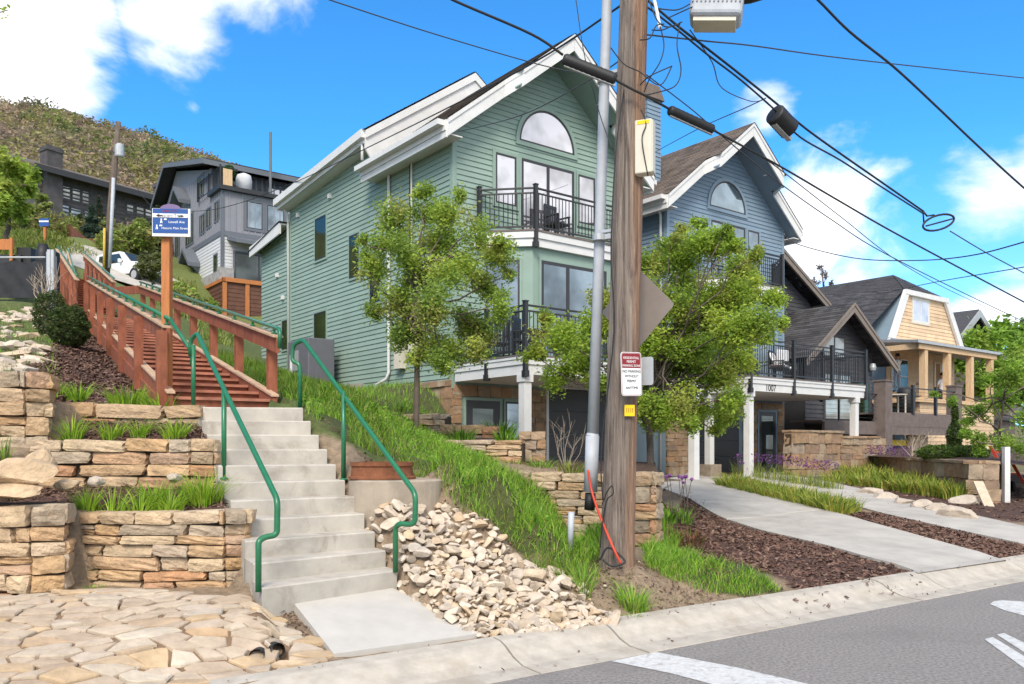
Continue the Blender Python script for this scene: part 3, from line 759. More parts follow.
# ------------------------------------------------------------------ handrails
def fillet(P, r=0.06, n=5):
    P = [V(p) for p in P]; out = [P[0]]
    for a, c, e in zip(P[:-2], P[1:-1], P[2:]):
        u, w_ = (a - c), (e - c); rr = min(r, u.length * 0.45, w_.length * 0.45)
        p0, p1 = c + u.normalized() * rr, c + w_.normalized() * rr
        for i in range(n + 1):
            t_ = i / n; out.append(p0 * (1 - t_) ** 2 + c * 2 * t_ * (1 - t_) + p1 * t_ ** 2)
    return out + [P[-1]]
def rail(name, label, P, post, loc):
    t_ = thing(name, label, 'handrail', loc, 0, 'green pipe handrails beside the concrete steps')
    b = MB(); b.tube(fillet(P, 0.07), 0.024, 12); b.build('rail_pipe', M['greenpipe'], t_, smooth=True)
    for p in post:
        b = MB(); b.tube(p, 0.024, 12); b.build('post', M['greenpipe'], t_, smooth=True)
        q = V(p[0]); b = MB(); b.lathe([(0.045, 0), (0.045, 0.008), (0.03, 0.02)], q, 14); b.build('base_collar', M['greenpipe'], t_, smooth=False)
    return t_
# beside the left edge
A0 = at(277, 502, 6.55); A1 = at(197, 333, 9.0)
gA = ground(258, 596); gA = at(258.5, 592, 6.42); 
P = [at(258.5, 592, 6.42), at(258.5, 541, 6.45), at(265, 537, 6.5), at(277, 535, 6.55), at(277.5, 500, 6.55), A1, at(190.5, 340, 9.05), at(190.5, 356, 9.05)]
P0 = at(224, 480, 8.0); P1 = at(224, 392, 8.02)
rail('green_handrail', 'green pipe handrail on the side of the steps next to the stacked stone walls', P, [[at(224, 479, 7.98), at(224, 390, 7.98)], [at(193.4, 408, 9.05), at(193.4, 345, 9.05)]], (A0.x, A0.y, SZ0))
P = [at(395.5, 572, 7.32), at(395.5, 527, 7.3), at(400, 523.5, 7.25), at(415, 525, 7.2), at(415.6, 494, 7.2), at(303, 339.5, 9.35), at(293, 345, 9.45), at(292, 361, 9.45), at(299, 364, 9.42), at(300, 370, 9.42), at(300, 408, 9.42)]
rail('green_handrail', 'green pipe handrail on the side of the steps next to the loose rock slope', P, [[at(343.5, 480, 8.4), at(343.5, 391, 8.4)]], (-0.9, 7.3, SZ0))

# ------------------------------------------------------------------ stone walls left of the stairs
def wp(pts): return [((px - CX) / F * d, d) for px, d in pts]
lin = lambda a, b_: (lambda f: H + a + (b_ - a) * f)
RWG = 'stacked sandstone retaining walls beside the steps'
drywall('stone_wall', wp([(46, 7.2), (76, 7.05), (150, 7.0), (225, 7.0), (247, 7.08), (253, 7.22)]), lin(-0.57, -0.54), lin(-1.22, -1.22),
        'lowest stacked sandstone wall, meeting the steps beside the flagstone paving', seed=3, thick=0.3, ch=(0.07, 0.13), sl=(0.2, 0.62), group=RWG)
drywall('stone_wall', wp([(-420, 6.9), (-160, 6.7), (-60, 6.6), (30, 6.62), (66, 6.75), (74, 7.05)]), lambda f: H + (-0.42 if f > 0.6 else -0.3), lin(-1.3, -1.22),
        'tall wall of thick sandstone blocks with boulders on its top', seed=11, thick=0.42, ch=(0.11, 0.18), sl=(0.34, 0.62), group=RWG)
drywall('stone_wall', wp([(30, 8.05), (70, 8.12), (130, 8.08), (190, 7.95), (214, 8.02), (220, 8.12)]), lin(0.06, 0.07), lin(-0.42, -0.40),
        'middle stacked sandstone wall between two beds of daylilies', seed=6, thick=0.28, ch=(0.1, 0.15), sl=(0.3, 0.72), group=RWG)
drywall('stone_wall', wp([(52, 8.85), (100, 8.9), (150, 8.9), (202, 8.93)]), lin(0.47, 0.44), lin(0.20, 0.18),
        'thin upper sandstone course below the mulched slope', seed=8, thick=0.25, ch=(0.11, 0.14), sl=(0.4, 0.8), group=RWG)
drywall('stone_wall', wp([(-420, 8.3), (-150, 8.1), (-40, 8.15), (25, 8.25), (50, 8.4), (57, 8.75)]), lambda f: H + 0.72 + 0.03 * math.sin(f * 9), lin(-0.05, -0.05),
        'upper sandstone wall of big rounded blocks with a curved end', seed=12, thick=0.34, ch=(0.13, 0.2), sl=(0.3, 0.55), warp=0.2, group=RWG)
# boulders
def boulder(label, px, py, D, rx, ry, rz, seed, mat='stone', name='boulder', grp=None, cat='boulder', rot=0.0):
    rng = np.random.default_rng(seed); v, f = rock(rng, ICO3, 12, 0.55, 0.88)
    c = at(px, py, D) if D else ground(px, py)
    rm = np.array(Matrix.Rotation(rot, 3, 'Z'))
    v = (v * np.array([rx, ry, rz])) @ rm.T + np.array(c) + np.array([0, 0, rz * (0.35 if D is None else 0)])
    me = np_mesh(name, v, [f]); o = link_mesh(name, me, M[mat]); return tag(o, label, cat, grp)
boulder('large pale sandstone boulder on the tall wall at the picture edge', 18, 476, 6.75, 0.36, 0.2, 0.15, 21)
boulder('smaller rounded boulder leaning behind the large pale one', 40, 462, 6.98, 0.13, 0.17, 0.13, 22)
boulder('flat sandstone slab lying under the large pale boulder', 12, 492, 6.7, 0.36, 0.22, 0.075, 23)
boulder('small grey rock lying in the daylily bed behind the lowest wall', 66, 484, 7.2, 0.11, 0.1, 0.07, 24)
boulder('small white rock lying in the daylily bed behind the lowest wall', 97, 482, 7.4, 0.08, 0.07, 0.055, 25, 'rip')
boulder('small tan rock at the far corner of the daylily bed by the steps', 176, 478, 7.7, 0.09, 0.08, 0.05, 26, 'rip')

# rubble of flat rocks on the slope below the dark fence
st = Stones(); rng = np.random.default_rng(5)
for i in range(130):
    px, py = rng.uniform(-40, 52), rng.uniform(306, 372)
    if px > 58 - (py - 306) * 0.25: continue
    if rng.random() < 0.35 and py > 335: continue
    p = ground(px, py); s_ = rng.uniform(0.1, 0.34)
    v, f = rock(rng, ICO1, 6, 0.45, 0.8)
    v = (v * np.array([s_, s_ * 0.7, s_ * 0.32])) @ rotm(rng, 0.3).T + np.array(p); st.add(v, f)
tag(st.build('rubble', M['rip']), 'flat pale rubble rocks spread below the dark fence', kind='stuff')

# ------------------------------------------------------------------ flagstone paving
def clip_half(poly, p, n_):
    out = []
    for i in range(len(poly)):
        a, c = poly[i], poly[(i + 1) % len(poly)]; da, dc = np.dot(a - p, n_), np.dot(c - p, n_)
        if da <= 0: out.append(a)
        if (da < 0 < dc) or (dc < 0 < da): out.append(a + (c - a) * (da / (da - dc)))
    return out
PAVE = [np.array(ground(*p)[:2]) for p in [(-420, 604), (-110, 600), (30, 597), (72, 592), (150, 592), (235, 600), (262, 607), (288, 630), (330, 658), (318, 668), (180, 690), (0, 730), (-110, 745), (-420, 790)]]
rng = np.random.default_rng(14)
px_, py_ = np.array([p[0] for p in PAVE]), np.array([p[1] for p in PAVE])
seeds = []
ang = 0.35; ca, sa = math.cos(ang), math.sin(ang); AX = np.array([[ca, sa], [-sa, ca]])   # stretched cells: long slabs roughly along the kerb
tries = 0
while tries < 9000:
    tries += 1
    p = np.array([rng.uniform(px_.min() - .2, px_.max() + .2), rng.uniform(py_.min() - .2, py_.max() + .2)])
    q_ = AX @ p * np.array([1.0, 2.3])
    md = 0.16 if rng.random() < .62 else 0.27
    if all(np.hypot(*(q_ - s_[1])) > max(md, 0.9 * s_[2]) for s_ in seeds): seeds.append((p, q_, md))
Q = np.array([s_[1] for s_ in seeds]); QW = rng.uniform(-.22, .22, len(seeds)); QI = {id(s_): k for k, s_ in enumerate(seeds)}
vs, f3, nv = [], [], 0
b = MB()
for i, (p, q_, md) in enumerate(seeds):
    if not inpoly(np.array([p[0]]), np.array([p[1]]), PAVE)[0]: continue
    poly = [q_ + np.array(a) for a in ((-1, -1), (1, -1), (1, 1), (-1, 1))]
    order = np.argsort(((Q - q_) ** 2).sum(1))[1:22]
    for j in order:
        n_ = Q[j] - q_; ln = np.linalg.norm(n_); poly = clip_half(poly, q_ + n_ * (0.5 + (QW[i] - QW[j]) * .45) - n_ / ln * 0.010, n_ + rng.normal(0, .05 * ln, 2) * 0)
        if len(poly) < 3: break
    if len(poly) < 3: continue
    W = [AX.T @ (v / np.array([1.0, 2.3])) for v in poly]
    # outline: subdivide and roughen
    W2 = []
    for k in range(len(W)):
        a, c = W[k], W[(k + 1) % len(W)]; m = max(1, int(np.linalg.norm(c - a) / 0.07))
        for e in range(m):
            v = a + (c - a) * (e / m)
            W2.append(v + rng.normal(0, 0.006, 2) + (np.array(p) - v) * (0.03 if e == 0 else 0))
    tl = rng.uniform(-0.03, 0.03, 2); hgt = 0.03 + rng.uniform(-0.010, 0.014)
    def zz(v, up): return gz(v[0], v[1]) + up + np.dot(tl, v - p)
    n = len(W2); cen = np.mean(W2, 0)
    W3 = [v + (cen - v) * 0.07 for v in W2]
    vv = [(*v, zz(v, -0.03)) for v in W2] + [(*v, zz(v, hgt - 0.008)) for v in W2] + [(*v, zz(v, hgt + rng.normal(0, .002))) for v in W3] + [(*cen, zz(cen, hgt + .003))]
    fs = [(k, (k + 1) % n, n + (k + 1) % n, n + k) for k in range(n)] + [(n + k, n + (k + 1) % n, 2 * n + (k + 1) % n, 2 * n + k) for k in range(n)] + [(2 * n + k, 2 * n + (k + 1) % n, 3 * n) for k in range(n)]
    b.add(vv, fs)
tag(b.build('flagstone_paving', M['flag']), kind='structure')
# the mortar bed under the flags
b = MB(); G = 40; x0, x1, y0, y1 = px_.min(), px_.max(), py_.min(), py_.max(); vid = {}
vs, fs = [], []
for i in range(G + 1):
    for j in range(G + 1):
        x, y = x0 + (x1 - x0) * i / G, y0 + (y1 - y0) * j / G
        vs.append((x, y, gz(x, y) + 0.012 + rng.normal(0, .003)))
for i in range(G):
    for j in range(G):
        cx_, cy_ = x0 + (x1 - x0) * (i + .5) / G, y0 + (y1 - y0) * (j + .5) / G
        if inpoly(np.array([cx_]), np.array([cy_]), PAVE)[0]:
            fs.append((i * (G + 1) + j, (i + 1) * (G + 1) + j, (i + 1) * (G + 1) + j + 1, i * (G + 1) + j + 1))
b.add(vs, fs); tag(b.build('paving_bed', M['mortar'], smooth=True), kind='structure')

# drain pipe ends
for px, py, lab, an in ((257, 660, 'black drain pipe end poking out of the flagstones, the one beside the paving', .12), (277, 654, 'black drain pipe end lying on its side next to another pipe', .55)):
    p = ground(px, py, 0.03); dr = V((math.sin(an), -math.cos(an), .10)).normalized()
    tag(MB().tube([p + dr * -0.16, p + dr * 0.03], 0.05, 20, caps=False).tube([p + dr * -0.08, p + dr * -0.07], 0.049, 20).build('drain_pipe', M['rubber'], smooth=False), lab, 'pipe')  # inner black disc added to stand in for the shaded hollow

# ------------------------------------------------------------------ rip-rap
st = Stones(); rng = np.random.default_rng(31)
rp = np.array(Z_RIP); n_ok = 0; placed = []
templates = [rock(rng, ICO3, 11, 0.32, 0.70) for _ in range(14)]
PL = np.zeros((4000, 3)); npl = 0
for tries in range(30000):
    x = rng.uniform(rp[:, 0].min(), rp[:, 0].max()); y = rng.uniform(rp[:, 1].min(), rp[:, 1].max())
    if npl >= 3900 or not inpoly(np.array([x]), np.array([y]), Z_RIP)[0]: continue
    s_ = rng.choice([0.042, 0.062, 0.085, 0.115], p=[0.25, 0.36, 0.27, 0.12]) * rng.uniform(0.85, 1.15)
    P_ = PL[:npl]
    if npl and (((x - P_[:, 0]) ** 2 + (y - P_[:, 1]) ** 2) < (0.62 * np.maximum(s_, P_[:, 2]) + 0.22 * np.minimum(s_, P_[:, 2])) ** 2).any(): continue
    PL[npl] = (x, y, s_); npl += 1
    v, f = templates[rng.integers(14)]
    v = (v * np.array([1.2, 0.95, 0.7]) * s_) @ rotm(rng, 0.6).T + np.array([x, y, gz(x, y) + s_ * 0.3 + 0.01])
    st.add(v, f)
tag(st.build('riprap', M['rip']), 'angular pale limestone riprap on the slope beside the steps', kind='stuff')
st = Stones()
for tries in range(140):      # chips and grit along the edges
    px, py = rng.uniform(360, 640), rng.uniform(560, 640); p = ground(px, py)
    if not inpoly(np.array([p.x]), np.array([p.y]), Z_RIP)[0] and rng.random() < 0.7: continue
    v, f = rock(rng, ICO1, 5, .5, .85); s_ = rng.uniform(0.01, 0.022)
    st.add(v * s_ @ rotm(rng).T + np.array([p.x, p.y, p.z + s_ * .3]), f)
tag(st.build('grit', M['rip']), 'small stone grit around the loose rock slope', kind='stuff')

M['collar'] = pmat('collar_concrete', (0.36, 0.30, 0.235), 0.9, 0.15, 4, 0.5, 60, stain=.5, stainscale=2.5, staincol=(0.24, 0.19, 0.14), spec=.2, bdist=.006)
# ------------------------------------------------------------------ manhole collar with rusty ring
c = at(396, 492, 8.35); zt = H - 0.325
t_ = thing('manhole', 'round concrete manhole collar with rusty iron ring, set into the slope by the steps', 'manhole', (c.x, c.y, zt - 0.5))
b = MB(); b.lathe([(0.47, -0.55), (0.47, 0.0), (0.455, 0.015), (0.0, 0.017)], (c.x, c.y, zt - 0.02), 40); b.build('collar', M['collar'], t_, smooth=False)
rc = (c.x - 0.13, c.y - 0.06, zt)
b = MB(); b.lathe([(0.335, 0.0), (0.335, 0.02), (0.31, 0.03), (0.30, 0.12), (0.315, 0.13), (0.315, 0.165), (0.27, 0.165), (0.27, 0.15)], rc, 40, caps=False); b.lathe([(0.27, 0.15), (0.0, 0.152)], rc, 40, caps=False); b.build('ring', M['rust'], t_, smooth=False)
# ------------------------------------------------------------------ house helpers
HA = math.atan2(0.610, 0.793)
class Fr:
    """house-local frame: x along the facade, y into the depth, z up from the base"""
    def __init__(s, C, ang=HA): s.C = V(C); s.ang = ang; s.M = Matrix.Translation(s.C) @ Matrix.Rotation(ang, 4, 'Z'); s.Mi = s.M.inverted()
    def fp(s, px, py, ax, val):
        o = s.Mi @ V((0, 0, H)); d = s.Mi.to_3x3() @ V(((px - CX) / F, 1.0, (HY - py) / F))
        i = 'xyz'.index(ax); t_ = (val - o[i]) / d[i]; return o + d * t_
    def w(s, x, y, z=0.0): return s.M @ V((x, y, z))
    def thing(s, name, label, cat, group=None): return thing(name, label, cat, s.C, s.ang, group)

def clip_z(poly, z0, z1):
    def half(P, z, keep):
        out = []
        for i in range(len(P)):
            a, c = P[i], P[(i + 1) % len(P)]; da, dc = (a[1] - z) * keep, (c[1] - z) * keep
            if da >= 0: out.append(a)
            if da * dc < 0:
                f = da / (da - dc); out.append((a[0] + (c[0] - a[0]) * f, z))
        return out
    P = half(poly, z0, 1)
    return half(P, z1, -1) if len(P) > 2 else []
def siding(b, poly, to3, pitch=0.135, lip=0.022, zref=0.0):
    """lapped boards as real geometry over a convex polygon [(a, z)...]; to3(a, z, off) places a point off metres proud of the wall"""
    zmin = min(p[1] for p in poly); zmax = max(p[1] for p in poly)
    z = zref + math.floor((zmin - zref) / pitch) * pitch
    while z < zmax - 1e-4:
        P = clip_z(poly, z, z + pitch)
        if len(P) > 2:
            vs = [to3(a, c, 0.003 + lip * (1 - (c - z) / pitch)) for a, c in P]
            b.add(vs, [tuple(range(len(P)))])
            lo = [a for a, c in P if abs(c - max(z, zmin)) < 1e-5]
            if len(lo) >= 2:
                a0, a1 = min(lo), max(lo); zz = max(z, zmin)
                b.add([to3(a0, zz, 0.0), to3(a1, zz, 0.0), to3(a1, zz, 0.003 + lip), to3(a0, zz, 0.003 + lip)], [(0, 1, 2, 3)])
        z += pitch
FRONT = lambda y0: (lambda a, z, o: V((a, y0 - o, z)))
SIDEL = lambda x0: (lambda a, z, o: V((x0 - o, a, z)))
SIDER = lambda x0: (lambda a, z, o: V((x0 + o, a, z)))

def shingles(b, p00, p10, p11, p01, row=0.15, tab=0.33, rng=None, lift=0.014):
    p00, p10, p11, p01 = V(p00), V(p10), V(p11), V(p01)
    rng = rng or np.random.default_rng(2)
    nrm = (p10 - p00).cross(p01 - p00).normalized()
    if nrm.z < 0: nrm = -nrm
    hl = max((p01 - p00).length, (p11 - p10).length); nr = max(2, int(hl / row))
    for r in range(nr):
        f0, f1 = r / nr, min((r + 1.25) / nr, 1)
        a0, a1 = p00.lerp(p01, f0), p10.lerp(p11, f0); c0, c1 = p00.lerp(p01, f1), p10.lerp(p11, f1)
        wl = (a1 - a0).length; nt = max(1, int(wl / tab)); off = rng.uniform(0, 1)
        cuts = [0] + sorted([(i + off) / nt for i in range(nt) if 0.02 < (i + off) / nt < 0.98]) + [1]
        for g0, g1 in zip(cuts[:-1], cuts[1:]):
            up = nrm * (lift + rng.uniform(0, 0.005)); u0 = nrm * 0.003
            A, B, Cc, D = a0.lerp(a1, g0), a0.lerp(a1, g1), c0.lerp(c1, g1), c0.lerp(c1, g0)
            b.add([A + up, B + up, Cc + u0, D + u0, A, B], [(0, 1, 2, 3), (4, 5, 1, 0)])

def window(parent, fr3, a0, a1, z0, z1, trim, glass='glass', tw=0.09, fw=0.05, mull=(), name='window', frame='bronze', off=0.0, hm=()):
    """framed window as a part: trim boards, sash frame, panes; fr3(a, z, off)"""
    def slab(b, u0, u1, w0, w1, o0, o1, mi=0):
        vs = [fr3(u, w_, o + off) for o in (o0, o1) for u, w_ in ((u0, w0), (u1, w0), (u1, w1), (u0, w1))]
        b.add(vs, [(3, 2, 1, 0), (4, 5, 6, 7), (0, 1, 5, 4), (1, 2, 6, 5), (2, 3, 7, 6), (3, 0, 4, 7)], mi)
    b = MB()
    if tw:
        slab(b, a0 - tw, a0, z0 - tw, z1 + tw, 0.0, 0.045); slab(b, a1, a1 + tw, z0 - tw, z1 + tw, 0.0, 0.045)
        slab(b, a0, a1, z1, z1 + tw, 0.0, 0.045); slab(b, a0, a1, z0 - tw, z0, 0.0, 0.055)
    f_ = b.build(name, M[trim], parent, world=False)
    b = MB()
    slab(b, a0, a0 + fw, z0, z1, 0.0, 0.04); slab(b, a1 - fw, a1, z0, z1, 0.0, 0.04)
    slab(b, a0 + fw, a1 - fw, z0, z0 + fw, 0.0, 0.04); slab(b, a0 + fw, a1 - fw, z1 - fw, z1, 0.0, 0.04)
    for m_ in mull: slab(b, m_ - fw * .7, m_ + fw * .7, z0 + fw, z1 - fw, 0.0, 0.039)
    for m_ in hm: slab(b, a0 + fw, a1 - fw, m_ - fw * .4, m_ + fw * .4, 0.0, 0.038)
    b.build('frame', M[frame], f_, world=False)
    b = MB(); cuts = [a0 + fw] + [x for m_ in mull for x in (m_ - fw * .7, m_ + fw * .7)] + [a1 - fw]
    for u0, u1 in zip(cuts[::2], cuts[1::2]): slab(b, u0, u1, z0 + fw, z1 - fw, -0.01, 0.032)
    b.build('pane', M[glass], f_, world=False)
    return f_

def railing(parent, pts, z0, h=1.05, posts=(), name='deck_railing', mat='black', bal=0.11, drop=0.30, gap=0.08, double=True, pw=0.09):
    """pts: local plan polyline; a part with post and baluster sub-parts"""
    b = MB()
    for a, c in zip(pts[:-1], pts[1:]):
        p, q_ = V((a[0], a[1], z0 + h)), V((c[0], c[1], z0 + h))
        b.bar(p, q_, 0.06, 0.035); 
        if double: b.bar(p - V((0, 0, .12)), q_ - V((0, 0, .12)), 0.035, 0.035)
        b.bar(V((a[0], a[1], z0 + gap)), V((c[0], c[1], z0 + gap)), 0.035, 0.04)
    r_ = b.build(name, M[mat], parent, world=False)
    b = MB()
    for a, c in zip(pts[:-1], pts[1:]):
        a, c = V((a[0], a[1], 0)), V((c[0], c[1], 0)); n = max(2, int((c - a).length / bal))
        for i in range(1, n):
            p = a.lerp(c, i / n); b.box(p.x - .008, p.x + .008, p.y - .008, p.y + .008, z0 + gap, z0 + h - (.12 if double else 0.02))
    b.build('balusters', M[mat], r_, world=False)
    for p in posts:
        b = MB(); b.box(p[0] - pw / 2, p[0] + pw / 2, p[1] - pw / 2, p[1] + pw / 2, z0 - drop, z0 + h + 0.07)
        if drop > 0.1: b.box(p[0] - pw * .68, p[0] + pw * .68, p[1] - pw * .68, p[1] + pw * .68, z0 - drop - .02, z0 - drop + .12)
        b.box(p[0] - pw * .62, p[0] + pw * .62, p[1] - pw * .62, p[1] + pw * .62, z0 + h + .07, z0 + h + .095)
        b.build('post', M[mat], r_, world=False)
    return r_

def offset_poly(pts, d):      # outward offset of an open chamfered polyline seen from below (rough)
    c = V((sum(p[0] for p in pts) / len(pts), 0.0, 0)); out = []
    for p in pts:
        v = V((p[0] - c.x, p[1], 0)); out.append((p[0] + (d if v.x > 0 else -d) * (0.7 if p[1] < -.1 else 1.0), p[1] - (d if p[1] < -.1 else 0)))
    return out

def twin_house(fr, label, wallm, trimm, soff, kind, dd):
    t_ = fr.thing('townhouse', label, 'house', 'pair of matching gabled townhouses')
    W, AP, EV, RZ = 6.15, 3.07, 8.72, 11.18
    G = kind == 'green'
    # ---- walls
    def gable_at(x): return EV + (RZ - EV) * (1 - abs(x - AP) / AP)
    b = MB(); siding(b, [(0, 2.3), (AP, 2.3), (AP, RZ), (0, EV)], FRONT(0)); siding(b, [(AP, 2.3), (W, 2.3), (W, EV), (AP, RZ)], FRONT(0))
    b.build('front_wall', M[wallm], t_, world=False)
    b = MB(); siding(b, [(0, 2.3), (3.85, 2.3), (3.85, EV + .1), (0, EV + .1)], SIDEL(0)); siding(b, [(3.85, 2.3), (9.9, 2.3), (9.9, 9.1), (3.85, 9.55)], SIDEL(0))
    siding(b, [(9.9, 2.6), (12.55, 2.6), (12.55, 8.0), (9.9, 8.3)], SIDEL(0))
    b.build('side_wall', M[wallm], t_, world=False)
    b = MB(); b.box(0.01, W, 0.015, 12.5, -1.2, 8.0); b.box(.012, W, 0.02, 9.88, 8.0, EV - .02)
    b.prism([V((0.02, .02, EV - .1)), V((W - .02, .02, EV - .1)), V((AP, .02, RZ - .1))], (0, 4, 0))
    b.box(.02, W, 3.9, 9.86, 8.7, 9.05)
    b.prism([V((0.02, 3.9, 9.0)), V((W - .02, 3.9, 9.0)), V((3.25, 3.9, 11.9))], (0, 5.9, 0))
    b.build('wall', M[wallm], t_, world=False)
    for parts in ([(-0.034, .09, -.034, 0.0, 2.3, EV), (-.036, -.001, -.033, .09, 2.3, EV)], [(W - .09, W + .034, -.034, 0, 2.3, EV), (W, W + .036, -.033, .1, 0, EV)], [(-.036, 0, 9.84, 9.94, 2.3, 9.0)]):
        b = MB()
        for p in parts: b.box(*p)
        b.build('corner_trim', M[trimm], t_, world=False)
    # ---- front gable roof: low wings shallow, centre pulled forward like a prow
    k = (RZ - EV) / AP
    yl, yc, xk = -0.48, -1.0, 1.42
    z_at = lambda x: EV + 0.12 + k * (x if x < AP else W - x)
    b = MB()
    for sx in (0, 1):
        X = (lambda x: x) if sx == 0 else (lambda x: W - x)
        for (xa, ya, xb, yb) in ((-.45, yl, xk - .22, yl), (xk - .22, yl, xk, yc), (xk, yc, AP, yc)):
            za, zb = z_at(xa) + .16, z_at(xb) + .16
            vs = [V((X(xa), ya, za - .42)), V((X(xb), yb, zb - .42)), V((X(xb), yb, zb)), V((X(xa), ya, za))]
            vs += [v + V((0, .05, 0)) for v in vs]
            fs = [(0, 1, 2, 3), (7, 6, 5, 4), (0, 4, 5, 1), (1, 5, 6, 2), (2, 6, 7, 3), (3, 7, 4, 0)]
            b.add(vs, fs)
            vs2 = [V((X(xa), ya - .025, za - .11)), V((X(xb), yb - .025, zb - .11)), V((X(xb), yb - .025, zb)), V((X(xa), ya - .025, za))]
            vs2 += [v + V((0, .024, 0)) for v in vs2]; b.add(vs2, fs)
    # side eave boards and gutter
    for x0 in (-.45, W + .45):
        s_ = -1 if x0 < 0 else 1; ze = z_at(-.45)
        b.box(x0 - .03, x0 + .03, yl + .05, 3.9, ze - .28, ze + .14); b.box(x0 + s_ * .045 - .015, x0 + s_ * .045 + .015, yl + .05, 3.9, ze - .12, ze + .02)
        b.box(x0 + s_ * .13 - .1, x0 + s_ * .13 + .1, yl + .1, 3.9, ze + .0, ze + .13)
        b.box(min(x0, x0 - s_ * .44), max(x0, x0 - s_ * .44), yl + .05, 3.9, ze - .2, ze - .17)
    if G:
        for x0 in (-.4,):
            vs = [V((x0 - .03, 3.75, 9.3)), V((x0 - .03, 10.1, 8.85)), V((x0 - .03, 10.1, 9.16)), V((x0 - .03, 3.75, 9.62))]
            b.prism(vs, (.06, 0, 0)); b.prism([v + V((-.12, 0, .12)) for v in (vs[0], vs[1])] + [vs[2] + V((-.12, 0, .02)), vs[3] + V((-.12, 0, .02))], (.12, 0, 0))
            b.prism([V((-.4, 3.75, 9.3)), V((-.4, 10.1, 8.85)), V((0, 10.1, 8.85)), V((0, 3.75, 9.3))], (0, 0, .03))
            vs = [V((x0 + .02, 9.98, 8.05)), V((x0 + .02, 12.8, 7.75)), V((x0 + .02, 12.8, 8.06)), V((x0 + .02, 9.98, 8.36))]
            b.prism(vs, (.06, 0, 0)); b.prism([vs[3], vs[2], vs[2] + V((.4, 0, 0)), vs[3] + V((.4, 0, 0))], (0, 0, .05))
    # rake of the taller block behind
    for sx in (0, 1):
        X = (lambda x: x) if sx == 0 else (lambda x: 6.5 - x)
        za, zb = 9.62, 12.2
        vs = [V((X(-.43), 3.72, za - .5)), V((X(-.2), 3.72, za - .82)), V((X(3.25), 3.72, zb - .95)), V((X(3.25), 3.72, zb)), V((X(-.43), 3.72, za))]
        b.prism(vs, (0, .06, 0)); b.prism([vs[0] + V((0, -.05, .28)), vs[2] + V((0, -.05, .72)), vs[3] + V((0, -.05, 0)), vs[4] + V((0, -.05, 0))], (0, .049, 0))
    b.build('fascia', M['white'], t_, world=False)
    b = MB()
    for sx in (0, 1):
        X = (lambda x: x) if sx == 0 else (lambda x: W - x)
        for xa, xb, y0 in ((-.42, xk - .1, yl + .05), (xk - .1, AP, yc + .05)):
            za, zb = z_at(xa) - .2, z_at(xb) - .2
            b.prism([V((X(xa), 0.0, za)), V((X(xb), 0, zb)), V((X(xb), y0, zb)), V((X(xa), y0, za))], (0, 0, .04))
    b.build('soffit', M[soff], t_, world=False)
    b = MB(); rg = np.random.default_rng(4)
    for sx in (0, 1):
        X = (lambda x: x) if sx == 0 else (lambda x: W - x)
        lo, hi = -.47, AP
        zl, zh = z_at(lo) + .18, z_at(hi) + .18
        shingles(b, V((X(lo), yl - .04, zl)), V((X(lo), 3.95, zl)), V((X(hi), 3.95, zh)), V((X(hi), yl - .04, zh)), rng=rg)
        xm = xk - .1; zm = z_at(xm) + .18
        shingles(b, V((X(xm), yc - .04, zm)), V((X(xm), yl - .04, zm)), V((X(hi), yl - .04, zh)), V((X(hi), yc - .04, zh)), rng=rg)
        shingles(b, V(((-.5 if sx == 0 else 7.0), 3.68, 9.62)), V(((-.5 if sx == 0 else 7.0), 10.1, 9.62 if sx else 9.2)), V((3.25, 10.1, 12.24)), V((3.25, 3.68, 12.24)), rng=rg)
    shingles(b, V((-.42, 12.85, 7.95)), V((W + .3, 12.85, 7.95)), V((W + .3, 9.9, 8.45)), V((-.42, 9.9, 8.45)), rng=rg)
    b.build('roof', M['shingle'], t_, world=False)
    # ---- soffit lamp, side downspouts
    b = MB(); c = V((4.35, -.55, z_at(4.35) - .13)); b.tube([c, c + V((0.012, 0, -.03))], .085, 16)
    b.build('soffit_lamp', M['white'], t_, world=False)
    pipes = [[(-.30, 9.9, 8.95), (-.09, 9.95, 8.7), (-.07, 9.95, 2.75)], [(-.42, 3.05, 8.75), (-.07, 3.05, 8.4), (-.07, 3.05, 2.9), (-.12, 3.1, 2.72), (-.2, 3.5, 2.6), (-.2, 3.5, 1.9)], [(-.42, 5.0, 9.45), (-.4, 3.95, 9.3), (-.42, 3.93, 8.85)]] if G else [[(-.42, .2, 8.55), (-.08, .2, 8.2), (-.08, .2, 0.1)]]
    for p in pipes:
        b = MB(); b.tube(p, 0.045, 8); b.build('downspout', M['white'], t_, world=False, smooth=True)
    # ---- windows in the gable
    glass = 'glass' if G else 'bglass'
    window(t_, FRONT(0), 1.27, 1.93, 7.05, 8.33, trimm, glass)
    window(t_, FRONT(0), 4.07, 4.70, 7.0, 8.33, trimm, glass)
    window(t_, FRONT(0), 2.10, 3.92, 6.24, 8.36, trimm, glass, mull=(3.0,), name='balcony_door', fw=.07)
    cx_, r_ = 2.98, 0.95; n = 22
    arc = lambda r: [(cx_ + r * math.cos(math.pi * i / n), 8.80 + r * 1.02 * math.sin(math.pi * i / n)) for i in range(n + 1)]
    def band(b, r0, r1, o0, o1):
        A, B = arc(r0), arc(r1); f3 = FRONT(0)
        for i in range(n):
            P = [A[i], A[i + 1], B[i + 1], B[i]]
            vs = [f3(*p, o) for o in (o0, o1) for p in P]
            b.add(vs, [(3, 2, 1, 0), (4, 5, 6, 7), (0, 1, 5, 4), (1, 2, 6, 5), (2, 3, 7, 6), (3, 0, 4, 7)])
    b = MB(); band(b, r_, r_ + .11, 0, .05); b.box(cx_ - r_ - .11, cx_ + r_ + .11, -.055, 0, 8.69, 8.80)
    aw = b.build('arched_window', M[trimm], t_, world=False)
